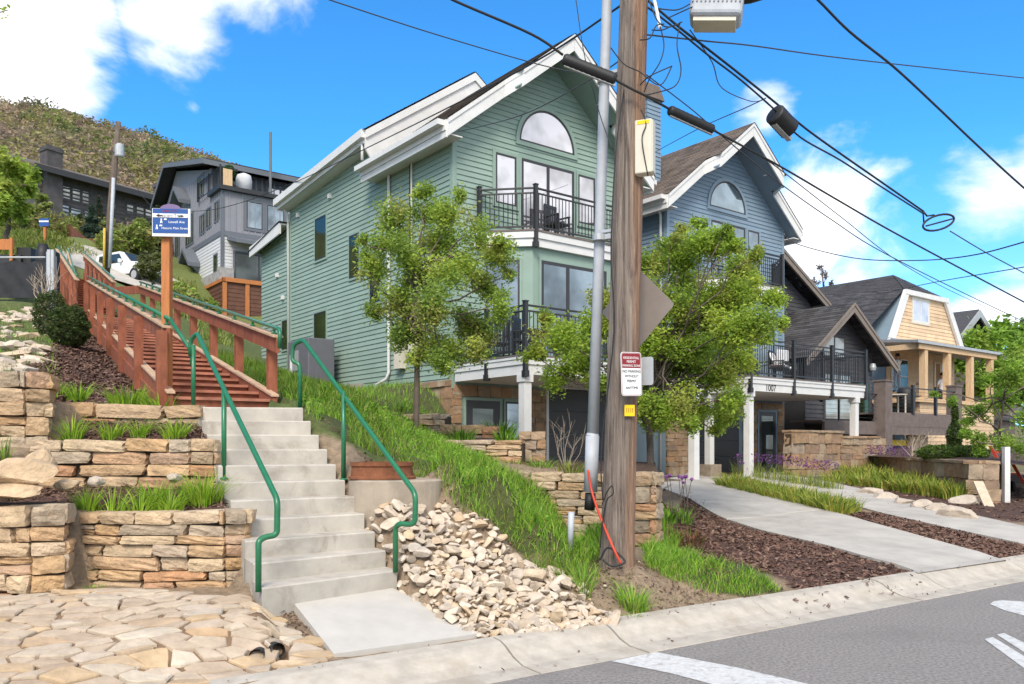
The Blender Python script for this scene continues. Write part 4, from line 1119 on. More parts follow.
    b = MB(); band(b, r_ - .055, r_, 0, .04); b.box(cx_ - r_, cx_ + r_, -.04, 0, 8.80, 8.85); b.build('frame', M['bronze'], aw, world=False)
    b = MB(); f3 = FRONT(0); A = arc(r_ - .05); b.add([f3(*p, .033) for p in A], [tuple(range(n + 1))]); b.build('pane', M[glass], aw, world=False)
    # ---- bay below the balcony
    bay = [(.75, 0.0), (1.72, -.97), (4.43, -.97), (5.4, 0.0)]
    b = MB(); b.prism([V((p[0], p[1], 2.85)) for p in bay], (0, 0, 2.97)); b.build('bay', M[trimm], t_, world=False)
    by = FRONT(-.97)
    window(t_, by, 1.96, 4.2, 2.98, 5.52, trimm, 'bglass', mull=(2.84,), name='sliding_door', fw=.08, tw=.06)
    dv = (V((1.72, -.97, 0)) - V((.75, 0, 0))).normalized(); dn = V((-dv.y * -1, -dv.x, 0)); dn = V((dv.y, -dv.x, 0))
    dia = lambda a, z, o: V((.75, 0, z)) + dv * a + dn * o
    window(t_, dia, .2, 1.05, 3.2, 5.5, trimm, 'bglass', name='bay_window', tw=.05)
    # ---- upper balcony
    bp = [(.62, 0.0), (1.68, -1.08), (4.47, -1.08), (5.53, 0.0)]
    b = MB(); b.prism([V((p[0], p[1], 5.82)) for p in bp], (0, 0, .36)); q_ = [(.58, 0), (1.66, -1.12), (4.49, -1.12), (5.57, 0)]
    b.prism([V((p[0], p[1], 6.02)) for p in q_], (0, 0, .16)); b.build('balcony', M['white'], t_, world=False)
    b = MB(); b.prism([V((p[0], p[1], 6.182)) for p in [(.56, 0), (1.65, -1.14), (4.5, -1.14), (5.59, 0)]], (0, 0, .04)); b.build('balcony_floor', M['weather'], t_, world=False)
    railing(t_, [(.66, -.06), (1.69, -1.1), (4.46, -1.1), (5.5, -.06)], 6.22, 1.02, posts=[(1.69, -1.12), (4.46, -1.12), (.72, -.1), (5.44, -.1)], name='balcony_railing', drop=.42)
    # ---- ground storey: stone veneer, garage, entry
    def ven(a0, a1, z0, z1, y=0.0, seed=1):
        p0, p1 = fr.w(a0, y - .06), fr.w(a1, y - .06)
        drywall('stone_veneer', [(p0.x, p0.y), (p1.x, p1.y)], lambda f: fr.C.z + z1, lambda f: fr.C.z + z0, '', thick=.12, ch=(.14, .26), sl=(.2, .5), gap=.006, seed=seed, mat='veneer', cap=False, warp=.06, parent=t_, tagit=False)
    if G:
        ven(0, .22, -.2, 2.4, seed=2); ven(2.12, 2.9, -.2, 2.4, seed=3); ven(.22, 2.12, 2.12, 2.4, seed=4); ven(5.25, 6.15, -.2, 2.4, seed=5)
        p0, p1 = fr.w(-.06, 4.6), fr.w(-.06, 0.0)
        drywall('stone_veneer', [(p0.x, p0.y), (p1.x, p1.y)], lambda f: fr.C.z + 2.52, lambda f: fr.C.z + 1.2, '', thick=.12, ch=(.16, .3), sl=(.25, .6), seed=6, mat='veneer', cap=True, warp=.06, parent=t_, tagit=False)
        b = MB(); b.box(-.03, .0, 4.6, 12.5, 1.8, 2.72); b.build('foundation', M['found'], t_, world=False)
        b = MB(); b.box(.22, 2.12, -.03, 0, -.2, 2.12); b.build('entry_surround', M['sagetrim'], t_, world=False)
        window(t_, FRONT(-.03), .34, 1.38, 0, 2.03, 'sagetrim', 'dglass', name='entry_door', fw=.2, tw=.06)
        window(t_, FRONT(-.03), 1.56, 2.04, 0.1, 2.03, 'sagetrim', 'bglass', name='side_light', fw=.05, tw=.05)
        g0, g1, gh = 2.98, 5.2, 2.44
    else:
        ven(0, 1.1, -.2, 2.4, seed=12); ven(3.75, 4.55, -.2, 2.4, seed=13); ven(5.78, 6.15, -.2, 2.4, seed=14); ven(4.55, 5.78, 2.14, 2.4, seed=15); ven(1.1, 3.75, 2.2, 2.4, seed=16)
        b = MB(); b.box(4.55, 5.8, -.03, 0, -.2, 2.14); b.build('entry_surround', M['bluetrim'], t_, world=False)
        window(t_, FRONT(-.03), 4.66, 5.62, 0, 2.08, 'bluetrim', 'dglass', name='entry_door', fw=.14, tw=.08)
        g0, g1, gh = 1.25, 3.5, 2.15
        b = MB(); b.box(g1 + .05, g1 + .25, -.05, 0, 0, gh + .05); b.build('garage_trim', M['bluetrim'], t_, world=False)
    b = MB()
    nh = 4
    for i in range(nh):
        z0, z1 = gh * i / nh, gh * (i + 1) / nh - .012
        b.box(g0, g1, -.07, -.02, z0, z1)
    gd = b.build('garage_door', M['garage'], t_, world=False)
    b = MB(); b.box((g0 + g1) / 2 - .1, (g0 + g1) / 2 + .1, -.095, -.07, .42, .46); b.build('handle', M['black'], gd, world=False)
    b = MB(); b.box(g0 - .08, g0, -.09, 0, 0, gh + .08); b.box(g1, g1 + .08, -.09, 0, 0, gh + .08); b.box(g0, g1, -.09, 0, gh, gh + .08); b.build('garage_frame', M['white'] if G else M['bluetrim'], t_, world=False)
    # ---- main deck
    b = MB(); b.box(0, W, -dd, -.09, 2.46, 2.80); b.box(-.03, W + .03, -dd - .03, -.09, 2.68, 2.80); b.box(-.05, W + .05, -dd - .05, -.09, 2.80, 2.86)
    dk = b.build('deck', M['white'], t_, world=False)
    b = MB(); b.box(-.06, W + .06, -dd - .06, -.09, 2.862, 2.895); b.build('deck_boards', M['weather'], t_, world=False)
    pst = [(0.0, -dd - .02), (2.1, -dd - .02), (4.15, -dd - .02), (W, -dd - .02), (W, -dd / 2), (0, -dd / 2)]
    railing(t_, [(0.02, -.1), (0.02, -dd), (W - .02, -dd), (W - .02, -.1)], 2.9, 1.06, posts=pst, drop=.48)
    cols = [(.1, -dd + .12), (W - .45, -dd + .12)]
    if not G: cols += [(0.15, -1.55)]
    for cxx, cyy in cols:
        b = MB(); zb = -.3
        b.box(cxx - .1, cxx + .1, cyy - .1, cyy + .1, zb, 2.46); b.box(cxx - .13, cxx + .13, cyy - .13, cyy + .13, 2.3, 2.46)
        cl_ = b.build('column', M['white'], t_, world=False)
    if not G:
        b = MB(); b.box(-.1, .4, -1.8, -1.3, -.35, .33); b.build('column_pedestal', M['stonepl'], t_, world=False)
        b = MB(); b.box(.15, .8, 1.0, 1.62, 8.6, 12.25); siding(b, [(.15, 8.6), (.8, 8.6), (.8, 12.25), (.15, 12.25)], FRONT(1.0)); siding(b, [(1.0, 8.6), (1.62, 8.6), (1.62, 12.25), (1.0, 12.25)], SIDEL(.15))
        ch = b.build('chimney', M[wallm], t_, world=False)
        b = MB(); b.add([V((.05, .9, 12.25)), V((.9, .9, 12.25)), V((.9, 1.72, 12.25)), V((.05, 1.72, 12.25)), V((.17, 1.02, 12.75)), V((.78, 1.02, 12.75)), V((.78, 1.6, 12.75)), V((.17, 1.6, 12.75))],
                        [(3, 2, 1, 0), (4, 5, 6, 7), (0, 1, 5, 4), (1, 2, 6, 5), (2, 3, 7, 6), (3, 0, 4, 7)]); b.build('cap', M['shingle'], ch, world=False)
    return t_
M['stonepl'] = pmat('cut_stone', (0.30, 0.24, 0.18), 0.9, 0.2, 8, 0.4, 40)

FG = Fr((-1.44, 20.2, 0.75)); FB = Fr((4.88, 26.1, 0.77))
TG = twin_house(FG, 'sage green gabled townhouse with white fascia and two balconies, nearest the wooden stairs', 'sage', 'sagetrim', 'soffit', 'green', 2.82)
TB = twin_house(FB, 'blue grey gabled townhouse with brown shingles and number 1007 on its deck', 'blue', 'bluetrim', 'bsoffit', 'blue', 3.12)
# side windows of the green house
for y0, y1, z0, z1, gl in ((7.09, 7.9, 6.78, 8.12, 'gglass'), (4.87, 5.5, 5.83, 7.1, 'gglass'), (3.62, 4.2, 4.92, 5.9, 'dglass'), (7.09, 7.97, 4.05, 5.12, 'gglass'), (10.05, 10.6, 4.2, 5.2, 'gglass'), (1.75, 2.4, 4.1, 5.3, 'dglass')):
    window(TG, SIDEL(0), y0, y1, z0, z1, 'sagetrim', gl, tw=.06, fw=.05)
for y, z in ((9.2, 8.55), (11.0, 6.85), (10.5, 6.0), (6.8, 8.6)):
    b = MB(); b.box(-.1, 0, y - .06, y + .06, z - .07, z + .07); b.build('wall_vent', M['white'], TG, world=False)
b = MB(); b.box(-.2, -.01, 2.2, 2.55, 2.95, 3.7); b.build('meter_box', M['beige'], TG, world=False)
b = MB(); b.box(-.16, -.01, 1.65, 2.0, 3.3, 3.85); b.tube([(-.1, 1.8, 3.8), (-.1, 1.8, 8.3)], .025, 8); b.build('meter_box', M['beige'], TG, world=False)
b = MB(); b.tube([(-.06, 2.0 + .0, 4.6), (-.05, 1.95, 8.3), (-.05, .25, 8.62), (-.05, .1, 8.5)], .018, 6); b.build('wall_cable', M['rubber'], TG, world=False)

# house number
def text(name, body, size, M4, mat, parent=None, align='CENTER', ext=0.004, font_scale_x=1.0, world=True, ls=1.0):
    cu = bpy.data.curves.new(name, 'FONT'); cu.body = body; cu.size = size; cu.align_x = align; cu.align_y = 'CENTER'; cu.extrude = ext; cu.space_line = ls
    tmp = bpy.data.objects.new(name + '_t', cu); COL.objects.link(tmp)
    dg = bpy.context.evaluated_depsgraph_get(); dg.update()
    me = bpy.data.meshes.new_from_object(tmp.evaluated_get(dg)); bpy.data.objects.remove(tmp)
    me.name = name; me.materials.clear()
    me.transform(Matrix.Scale(font_scale_x, 4, (1, 0, 0))); me.transform(M4)
    return link_mesh(name, me, M[mat], parent, world=world)
text('house_number', '1007', 0.27, Matrix.Translation(V((.98, -3.12 - .006, 2.568))) @ Matrix.Rotation(R(90), 4, 'X'), 'letter', TB, world=False, font_scale_x=.95)
# ------------------------------------------------------------------ wooden staircase up the hill
WD = V((-0.509, 0.861, 0)); WE = V((0.861, 0.509, 0)); WO = V(((168 - CX) / F * 9.4, 9.4, 0)); WZ0, WSL, WW = H + 0.50, 0.2117, 1.15
def wpt(h, e, z): p = WO + WD * h + WE * e; p.z = z; return p
ws = thing('wooden_staircase', 'long red brown wooden staircase with green pipe rails climbing the hill', 'stairs', (WO.x, WO.y, WZ0))
HL = 12.8; run = 0.56; nst = int(HL / run)
for i in range(nst):
    h0 = -0.12 + i * run; z = WZ0 + WSL * (h0 + .12) + 0.06
    b = MB()
    b.prism([wpt(h0 + .04, .03, z - .125), wpt(h0 + .04, WW - .03, z - .125), wpt(h0 + .04, WW - .03, z - .036), wpt(h0 + .04, .03, z - .036)], WD * .03)
    b.add([wpt(h0 + h_, e_, z + z_) for h_ in (0, run - .005) for e_, z_ in ((.03, -.034), (WW - .03, -.034), (WW - .03, 0), (.03, 0))], [(0, 1, 2, 3), (7, 6, 5, 4), (0, 4, 5, 1), (1, 5, 6, 2), (2, 6, 7, 3), (3, 7, 4, 0)], 1)
    b.build('step', [M['redwood'], M['tread']], ws)
def sloped(b, h0, h1, e0, e1, dz0, dz1, zb=None):
    z0, z1 = WZ0 + WSL * h0, WZ0 + WSL * h1
    A = [wpt(h0, e0, z0 + dz0), wpt(h0, e1, z0 + dz0), wpt(h0, e1, z0 + dz1), wpt(h0, e0, z0 + dz1)]
    B = [wpt(h1, e0, z1 + dz0), wpt(h1, e1, z1 + dz0), wpt(h1, e1, z1 + dz1), wpt(h1, e0, z1 + dz1)]
    b.add(A + B, [(3, 2, 1, 0), (4, 5, 6, 7), (0, 1, 5, 4), (1, 2, 6, 5), (2, 3, 7, 6), (3, 0, 4, 7)])
for e in (0.0, WW):
    b = MB(); sloped(b, -.2, HL, e - .025, e + .025, -.3, .13); b.build('stringer', M['redwood'], ws)
    b = MB(); sloped(b, -.22, HL, e - .045, e + .045, .13, .155); b.build('stringer_cap', M['rawwood'], ws)
    hs = -.35 if e > 0 else -0.02
    b = MB(); sloped(b, hs, HL + .1, e - .02, e + .02, .66, .84); b.build('rail_board', M['redwood'], ws)
    b = MB(); sloped(b, hs, HL + .1, e - .06, e + .06, .84, .865); b.build('rail_cap', M['rawwood'], ws)
b = MB(); sloped(b, .1, HL, -.06, -.03, -.7, -.02); b.build('skirt', M['redwood'], ws)
spac = 2.13 / 1.0
for e, o in ((0.0, -0.07), (WW, 0.07)):
    k = 0
    while True:
        h = k * 2.13 if e == 0 else k * 1.8 + .2
        if h > HL: break
        p = wpt(h, e + o, 0); z = WZ0 + WSL * h
        b = MB(); b.M = Matrix.Translation(p) @ Matrix.Rotation(math.atan2(WE.y, WE.x), 4, 'Z')
        b.box(-.055, .055, -.055, .055, z - .9, z + (.80 if e == 0 else .66)); b.build('post', M['redwood'], ws); k += 1
def wrail(e, h0, h1, endloop):
    q = [wpt(h, e, WZ0 + WSL * h + .95) for h in (h0, h1)]
    if endloop: q = [wpt(h0, e, WZ0 + WSL * h0 + .72), wpt(h0 - .02, e, WZ0 + WSL * h0 + .9)] + [wpt(h0 + .05, e, WZ0 + WSL * h0 + .955)] + q[1:]
    b = MB(); b.tube(fillet(q, .06), .024, 10); o = b.build('pipe_rail', M['greenpipe'], ws, smooth=True)
    h = h0 + .25
    while h < h1:
        b = MB(); p = wpt(h, e, WZ0 + WSL * h + .865); b.tube([p, p + V((0, 0, .085))], .018, 8); b.lathe([(.035, 0), (.035, .012)], p, 10); b.build('bracket', M['greenpipe'], o); h += 1.065
wrail(0.0, -.15, HL, False); wrail(WW, -.42, HL, True)
# bend linking to the lower handrail
b = MB(); b.tube(fillet([wpt(-.15, 0, WZ0 + WSL * -.15 + .95), at(192, 352, 9.1), at(192, 365, 9.1)], .06), .022, 8); b.build('pipe_rail', M['greenpipe'], ws, smooth=True)
# upper flight, steeper
def seg(p, q, n, lab):
    p, q = V(p), V(q)
    b = MB(); b.bar(p, q, .05, .2); b.build('rail_board', M['redwood'], us); b = MB(); b.bar(p + V((0, 0, .11)), q + V((0, 0, .11)), .12, .025); b.build('rail_cap', M['rawwood'], us)
    b = MB(); b.bar(p + V((0, 0, -.75)), q + V((0, 0, -.75)), .05, .45); b.build('stringer', M['redwood'], us)
    for i in range(n):
        r_ = p.lerp(q, (i + .3) / n); b = MB(); b.box(r_.x - .05, r_.x + .05, r_.y - .05, r_.y + .05, r_.z - 1.4, r_.z); b.build('post', M['redwood'], us)
    b = MB(); b.tube([p + V((0, 0, .22)), q + V((0, 0, .22))], .025, 8); b.build('pipe_rail', M['greenpipe'], us)
c0 = at(76, 287, 22.5)
us = thing('wooden_staircase', 'short upper flight of red brown wooden stairs near the white parked truck', 'stairs', (c0.x, c0.y, c0.z - 1.2))
seg(at(77, 284, 22.5), at(57, 252, 30), 6, 'a'); seg(at(114, 286, 23.5), at(84, 258, 31), 6, 'b'); seg(at(76, 283, 30), at(68, 254, 36), 4, 'c')
for i in range(16):
    f = i / 16; a, c = at(77, 284, 22.5).lerp(at(57, 252, 30), f), at(114, 286, 23.5).lerp(at(84, 258, 31), f)
    a.z -= .85; c.z = a.z; b = MB(); b.bar(a, c, .04, .16); b.bar(a + V((0, .2, .07)), c + V((0, .2, .07)), .4, .04); b.build('step', M['redwood'], us)
# landing link (kinked rail at the top of the lower flight)
b = MB(); p = wpt(HL, WW, WZ0 + WSL * HL + .75); b.bar(p, at(110, 291, 22.3), .05, .2); b.build('rail_board', M['redwood'], ws)

M['crest'] = pmat('sign_crest', (0.17, 0.12, 0.24), .5, .1, 20)
# ------------------------------------------------------------------ sign on a cedar post
sp = at(167, 392, 9.6); sp = V((sp.x, sp.y, gz(sp.x, sp.y) - .1)); top = at(169, 234, 9.6)
sg = thing('trail_sign', 'blue wayfinding sign with white stripe on a tall orange wooden post', 'sign', sp)
b = MB(); b.box(sp.x - .047, sp.x + .047, sp.y - .047, sp.y + .047, sp.z, top.z + .12); b.build('post', M['cedar'], sg)
sc = at(170.5, 221.5, 9.5); hw, hh = 17.2 / F * 9.5, 12.6 / F * 9.5
MS = Matrix.Translation(sc) @ Matrix.Rotation(R(4), 4, 'Z')
b = MB(MS); b.box(-hw - .008, hw + .022, .0, .03, -hh - .025, hh + .004); b.build('backing', M['signwhite'], sg)
b = MB(MS); b.box(-hw, hw, -.006, -.001, -hh + .01, hh)
b.build('panel', M['signblue'], sg)
n = 20; arc_ = [MS @ V((.115 * math.cos(math.pi * i / n), -.004, hh + .055 * math.sin(math.pi * i / n))) for i in range(n + 1)]
b = MB(); b.prism(arc_, MS.to_3x3() @ V((0, .03, 0))); b.build('crest', M['crest'], sg)
b = MB(MS); b.box(-hw, hw, -.012, -.007, hh * .30, hh * .60); b.build('stripe', M['signwhite'], sg)
b = MB(MS)
for s_ in (-1, 1): b.prism([V((s_ * (hw - .035), -.0125, hh * .43)), V((s_ * (hw - .075), -.0125, hh * .52)), V((s_ * (hw - .075), -.0125, hh * .34))], (0, -.002, 0)); b.bar(V((s_ * (hw - .11), -.0135, hh * .43)), V((s_ * (hw - .07), -.0135, hh * .43)), .002, .014)
b.build('arrows', M['letter'], sg)
RX = Matrix.Rotation(R(90), 4, 'X')
text('lettering', 'Crescent Tram', .048, MS @ Matrix.Translation(V((0, -.0125, hh * .43))) @ RX, 'letter', sg, ext=.001)
text('lettering', 'Lowell Ave', .04, MS @ Matrix.Translation(V((.07, -.0075, -hh * .05))) @ RX, 'signwhite', sg, ext=.001)
text('lettering', 'Historic Main Street', .036, MS @ Matrix.Translation(V((.05, -.0075, -hh * .55))) @ RX, 'signwhite', sg, ext=.001)
text('lettering', 'PARK CITY', .036, MS @ Matrix.Translation(V((0, -.0075, hh * .8))) @ RX, 'maroon', sg, ext=.001)
b = MB(MS)
for zc, xs_ in ((-hh * .05, -.1), (-hh * .55, -.15)):
    b.lathe([(.009, 0), (.009, .004)], (0, 0, 0), 8) if False else None
    c = V((xs_, -.0075, zc + .03)); b.prism([c + V((.009 * math.cos(a), 0, .009 * math.sin(a))) for a in [i * math.pi / 4 for i in range(8)]], (0, -.002, 0))
    b.prism([c + V((-.008, 0, -.012)), c + V((.008, 0, -.012)), c + V((.013, 0, -.045)), c + V((.005, 0, -.045)), c + V((0, 0, -.02)), c + V((-.005, 0, -.045)), c + V((-.013, 0, -.045))], (0, -.002, 0))
    c2 = c + V((.045, 0, .0)); b.prism([c2 + V((-.015, 0, -.008)), c2 + V((.015, 0, -.008)), c2 + V((.015, 0, .008)), c2 + V((-.015, 0, .008))], (0, -.002, 0))
b.build('pictograms', M['signwhite'], sg)

# small far copy of the sign on the meadow
p = at(45, 244, 48); p = V((p.x, p.y, gz(p.x, p.y) - .1)); q = at(45, 225, 48)
fs_ = thing('trail_sign', 'tiny far blue sign standing in the meadow above the stairs', 'sign', p)
b = MB(); b.box(p.x - .07, p.x + .07, p.y - .07, p.y + .07, p.z, q.z + .3); b.build('post', M['cedar'], fs_)
b = MB(); b.box(q.x - .28, q.x + .28, q.y - .12, q.y - .08, q.z - .1, q.z + .35); b.build('panel', M['signblue'], fs_)
b = MB(); b.box(q.x - .28, q.x + .28, q.y - .13, q.y - .121, q.z + .14, q.z + .22); b.build('stripe', M['signwhite'], fs_)

def catmull(P, k_=6):
    Q = []
    for i in range(len(P) - 1):
        p0, p1, p2, p3 = P[max(i - 1, 0)], P[i], P[i + 1], P[min(i + 2, len(P) - 1)]
        for k in range(k_):
            t_ = k / k_; Q.append(.5 * ((2 * p1) + (p2 - p0) * t_ + (2 * p0 - 5 * p1 + 4 * p2 - p3) * t_ * t_ + (3 * p1 - p0 - 3 * p2 + p3) * t_ ** 3))
    return Q + [P[-1]]
# ------------------------------------------------------------------ utility pole
def ppt(z): # axis of the leaning pole at height z (world)
    a, c = at(617, 562, 8.3), at(634, 0, 8.3); f = (z - a.z) / (c.z - a.z); return a.lerp(c, f)
pb = ppt(0.2); pole = thing('utility_pole', 'thick weathered wooden utility pole leaning slightly, with signs nailed to it', 'utility pole', (pb.x, pb.y, 0.3))
b = MB(); rg = np.random.default_rng(3); zs = [0.2 + i * .2 for i in range(56)]
vs, fs = [], []; N = 40
ph = rg.uniform(0, 6.28, 8); am = rg.uniform(.001, .006, 8)
for i, z in enumerate(zs):
    c = ppt(z); r = .166 - .0042 * z + (.02 * math.exp(-(z - .4) * 2.2) if z > .2 else .02)
    for j in range(N):
        a = 2 * math.pi * j / N
        rr = r * (1 + sum(am[k] * math.sin((k + 3) * 2 * a + ph[k] + .12 * z * (k % 3)) for k in range(8))) - (.006 if j in (5, 13, 22, 31) else 0)
        vs.append((c.x + rr * math.cos(a), c.y + rr * math.sin(a), z))
for i in range(len(zs) - 1):
    for j in range(N): fs.append((i * N + j, i * N + (j + 1) % N, (i + 1) * N + (j + 1) % N, (i + 1) * N + j))
fs.append(tuple((len(zs) - 1) * N + j for j in range(N)))
b.add(vs, fs)
def polemat():
    m = bpy.data.materials.new('weathered_pole'); m.use_nodes = True; t = m.node_tree; bs = t.nodes['Principled BSDF']; bs.inputs['Roughness'].default_value = .9
    tc = nn(t, 'ShaderNodeTexCoord'); mp = nn(t, 'ShaderNodeMapping'); mp.inputs['Scale'].default_value = (14, 14, .55); t.links.new(tc.outputs['Object'], mp.inputs['Vector'])
    n1 = nn(t, 'ShaderNodeTexNoise', Scale=1.8, Detail=12.0, Roughness=.78, Distortion=.8); t.links.new(mp.outputs[0], n1.inputs['Vector'])
    r = nn(t, 'ShaderNodeValToRGB'); e = r.color_ramp.elements; e[0].position = .36; e[0].color = (.05, .038, .03, 1); e[1].position = .66; e[1].color = (.40, .33, .275, 1)
    x = e.new(.44); x.color = (.15, .115, .095, 1); x = e.new(.55); x.color = (.265, .21, .17, 1); t.links.new(n1.outputs[0], r.inputs[0])
    # exposed wood on the right side is warmer and bare
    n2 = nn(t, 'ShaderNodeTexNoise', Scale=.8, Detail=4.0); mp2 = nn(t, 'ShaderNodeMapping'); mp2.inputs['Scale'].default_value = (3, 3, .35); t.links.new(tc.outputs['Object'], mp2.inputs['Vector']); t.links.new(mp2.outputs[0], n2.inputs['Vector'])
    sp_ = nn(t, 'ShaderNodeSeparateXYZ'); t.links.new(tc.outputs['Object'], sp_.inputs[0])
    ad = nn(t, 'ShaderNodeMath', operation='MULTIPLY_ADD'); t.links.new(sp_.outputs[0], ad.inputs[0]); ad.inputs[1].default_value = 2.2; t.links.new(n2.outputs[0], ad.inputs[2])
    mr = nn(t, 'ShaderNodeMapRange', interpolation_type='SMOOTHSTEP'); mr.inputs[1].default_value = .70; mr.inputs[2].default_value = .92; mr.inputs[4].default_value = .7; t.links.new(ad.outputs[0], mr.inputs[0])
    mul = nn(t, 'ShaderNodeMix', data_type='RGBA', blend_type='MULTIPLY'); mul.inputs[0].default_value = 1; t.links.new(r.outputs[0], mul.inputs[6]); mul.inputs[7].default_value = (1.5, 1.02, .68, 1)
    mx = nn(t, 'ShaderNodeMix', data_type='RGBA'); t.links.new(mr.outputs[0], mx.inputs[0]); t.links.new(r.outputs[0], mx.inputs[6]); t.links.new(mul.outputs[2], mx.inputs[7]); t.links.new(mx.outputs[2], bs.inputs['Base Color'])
    bp = nn(t, 'ShaderNodeBump', Strength=1.0, Distance=.04); t.links.new(n1.outputs[0], bp.inputs['Height']); t.links.new(bp.outputs[0], bs.inputs['Normal'])
    return m
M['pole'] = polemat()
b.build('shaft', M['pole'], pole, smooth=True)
# telecom box on the pole
c = at(644.5, 148, 8.12); MS = Matrix.Translation(c) @ Matrix.Rotation(R(-22), 4, 'Z')
bx = thing('junction_box', 'beige upright telecom box fixed on the utility pole', 'box', (c.x, c.y, c.z - .26))
b = MB(MS); b.box(-.085, .085, -.06, .07, -.262, .262); o = b.build('cabinet', M['beige'], bx); bevel(o, .012)
b = MB(MS); b.box(-.06, .06, -.0635, -.058, .215, .25); b.build('label_strip', M['yellow'], bx)
b = MB(MS); b.box(.086, .095, -.05, .06, -.25, .25); b.build('door_edge', M['beige'], bx)
# parking sign
c = at(631.5, 374, 8.05); MS = Matrix.Translation(c) @ Matrix.Rotation(R(32), 4, 'Z') @ Matrix.Rotation(R(-2), 4, 'Y')
def rrect(w_, h_, r, y, n=6):
    out = []
    for cx_, cz_, a0 in ((w_ - r, h_ - r, 0), (-w_ + r, h_ - r, 90), (-w_ + r, -h_ + r, 180), (w_ - r, -h_ + r, 270)):
        for i in range(n + 1): a = R(a0 + 90 * i / n); out.append(V((cx_ + r * math.cos(a), y, cz_ + r * math.sin(a))))
    return out
sgn = thing('parking_sign', 'small maroon and white residential permit parking sign on the utility pole', 'sign', (c.x, c.y, c.z - .22))
w_, h_ = .128, .212
b = MB(MS); b.prism(rrect(w_, h_, .03, 0.0), (0, .004, 0)); b.build('plate', M['signwhite'], sgn)
def ringpoly(b, w_, h_, r, th, y):
    A, B = rrect(w_, h_, r, y), rrect(w_ - th, h_ - th, r - th, y); n = len(A)
    b.add(A + B, [(i, (i + 1) % n, n + (i + 1) % n, n + i) for i in range(n)])
b = MB(MS); ringpoly(b, w_ - .006, h_ - .006, .025, .005, -.0012); b.build('border', M['maroon'], sgn)
b = MB(MS); up = [p for p in rrect(w_ - .014, h_ - .014, .018, -.0016)]
poly = [p for p in up if p.z > 0.03]; poly = [V((-(w_ - .014), -.0016, .058))] + [V((w_ - .014, -.0016, .058))] + [p for p in up if p.z > .06]
b.prism(sorted(poly, key=lambda p: math.atan2(p.z - .12, p.x)), (0, .001, 0)); b.build('header', M['maroon'], sgn)
RXs = lambda x, z, y=-.003: MS @ Matrix.Translation(V((x, y, z))) @ RX
for s_, z, sz in (('RESIDENTIAL', .155, .034), ('PERMIT', .118, .036), ('PARKING ZONE', .080, .031)): text('lettering', s_, sz, RXs(0, z), 'signwhite', sgn, ext=.0005)
for s_, z, sz in (('NO PARKING', .025, .037), ('WITHOUT', -.022, .037), ('PERMIT', -.069, .037), ('ANYTIME', -.135, .037)): text('lettering', s_, sz, RXs(0, z), 'letter', sgn, ext=.0005)
# sign seen from its edge side behind it
c = at(647, 371, 8.25); MS = Matrix.Translation(c) @ Matrix.Rotation(R(-28), 4, 'Z')
b = MB(MS); b.prism(rrect(.065, .14, .025, 0), (0, .004, 0)); tag(b.build('small_sign', M['signpale'] if 'signpale' in M else M['galv']), 'small pale sign plate half hidden behind the maroon parking sign', 'sign')
c = at(629.5, 410.5, 8.12); MS = Matrix.Translation(c) @ Matrix.Rotation(R(12), 4, 'Z')
b = MB(MS); b.box(-.052, .052, -.004, .004, -.055, .055); tg = thing('pole_tag', 'yellow square tag nailed to the pole under the parking sign', 'tag', c); b.build('plate', M['yellow'], tg)
b = MB(MS)
for x in (-.03, -.01, .012, .032): b.box(x - .003, x + .003, -.0055, -.0045, -.02, .025)
b.build('marks', M['letterbrown'] if 'letterbrown' in M else M['rust'], tg)
# diamond warning sign seen from behind
c = at(637, 308.5, 8.62); MS = Matrix.Translation(c) @ Matrix.Rotation(R(-38), 4, 'Z') @ Matrix.Rotation(R(45), 4, 'Y')
b = MB(MS); b.prism(rrect(.305, .305, .035, 0), (0, .005, 0)); dm = b.build('warning_sign', M['signback']); tag(dm, 'dull brown diamond road sign seen from behind, fixed to the utility pole', 'sign')

# riser conduit beside the pole
rc_ = thing('riser_conduit', 'tall pale grey conduit pipe strapped beside the utility pole', 'conduit', at(590, 500, 8.55))
b = MB(); b.tube([at(590.5, 492, 8.55), at(592.5, 436, 8.55)], .07, 16); b.tube([at(592.5, 436, 8.55), at(592.8, 433, 8.55)], [.07, .058], 16, caps=False); b.build('sleeve', M['pvc'], rc_, smooth=True)
b = MB(); b.tube([at(592.6, 440, 8.55), at(599.5, 240, 8.5), at(607, 0, 8.45), at(609.5, -90, 8.43)], [.059, .055, .052, .05], 16); b.build('pipe', M['pvc'], rc_, smooth=True)
b = MB(); b.tube([at(589.5, 510, 8.55), at(590.5, 493, 8.55)], .055, 14); b.build('boot', M['rubber'], rc_, smooth=True)
for y in (80, 238):
    a = at(607 - (y / 240) * 7.5, y, 8.45); c = ppt(a.z)
    b = MB(); b.bar(a, c, .05, .05); b.bar(a + V((0, 0, .06)), c + V((0, 0, .06)), .03, .03); b.tube([a + V((0, 0, -.03)), a + V((0, 0, .03))], .075, 14); b.build('bracket', M['galv'], rc_)
b = MB(); b.tube(catmull([at(621, 564, 7.98), at(612, 545, 8.02), at(600, 516, 8.25), at(592, 492, 8.42), at(588, 470, 8.47)]), .012, 8); tag(b.build('conduit', M['red'], smooth=True), 'thin red orange conduit running down to the foot of the utility pole', 'conduit')
b = MB(); b.tube(catmull([at(600, 560, 8.05), at(607, 548, 8.05), at(616, 552, 8.0), at(625, 562, 7.96), at(612, 566, 7.95), at(603, 560, 8.0)]), .010, 8); tag(b.build('cable_coil', M['rubber'], smooth=True), 'black cable loop lying at the foot of the utility pole', 'cable')
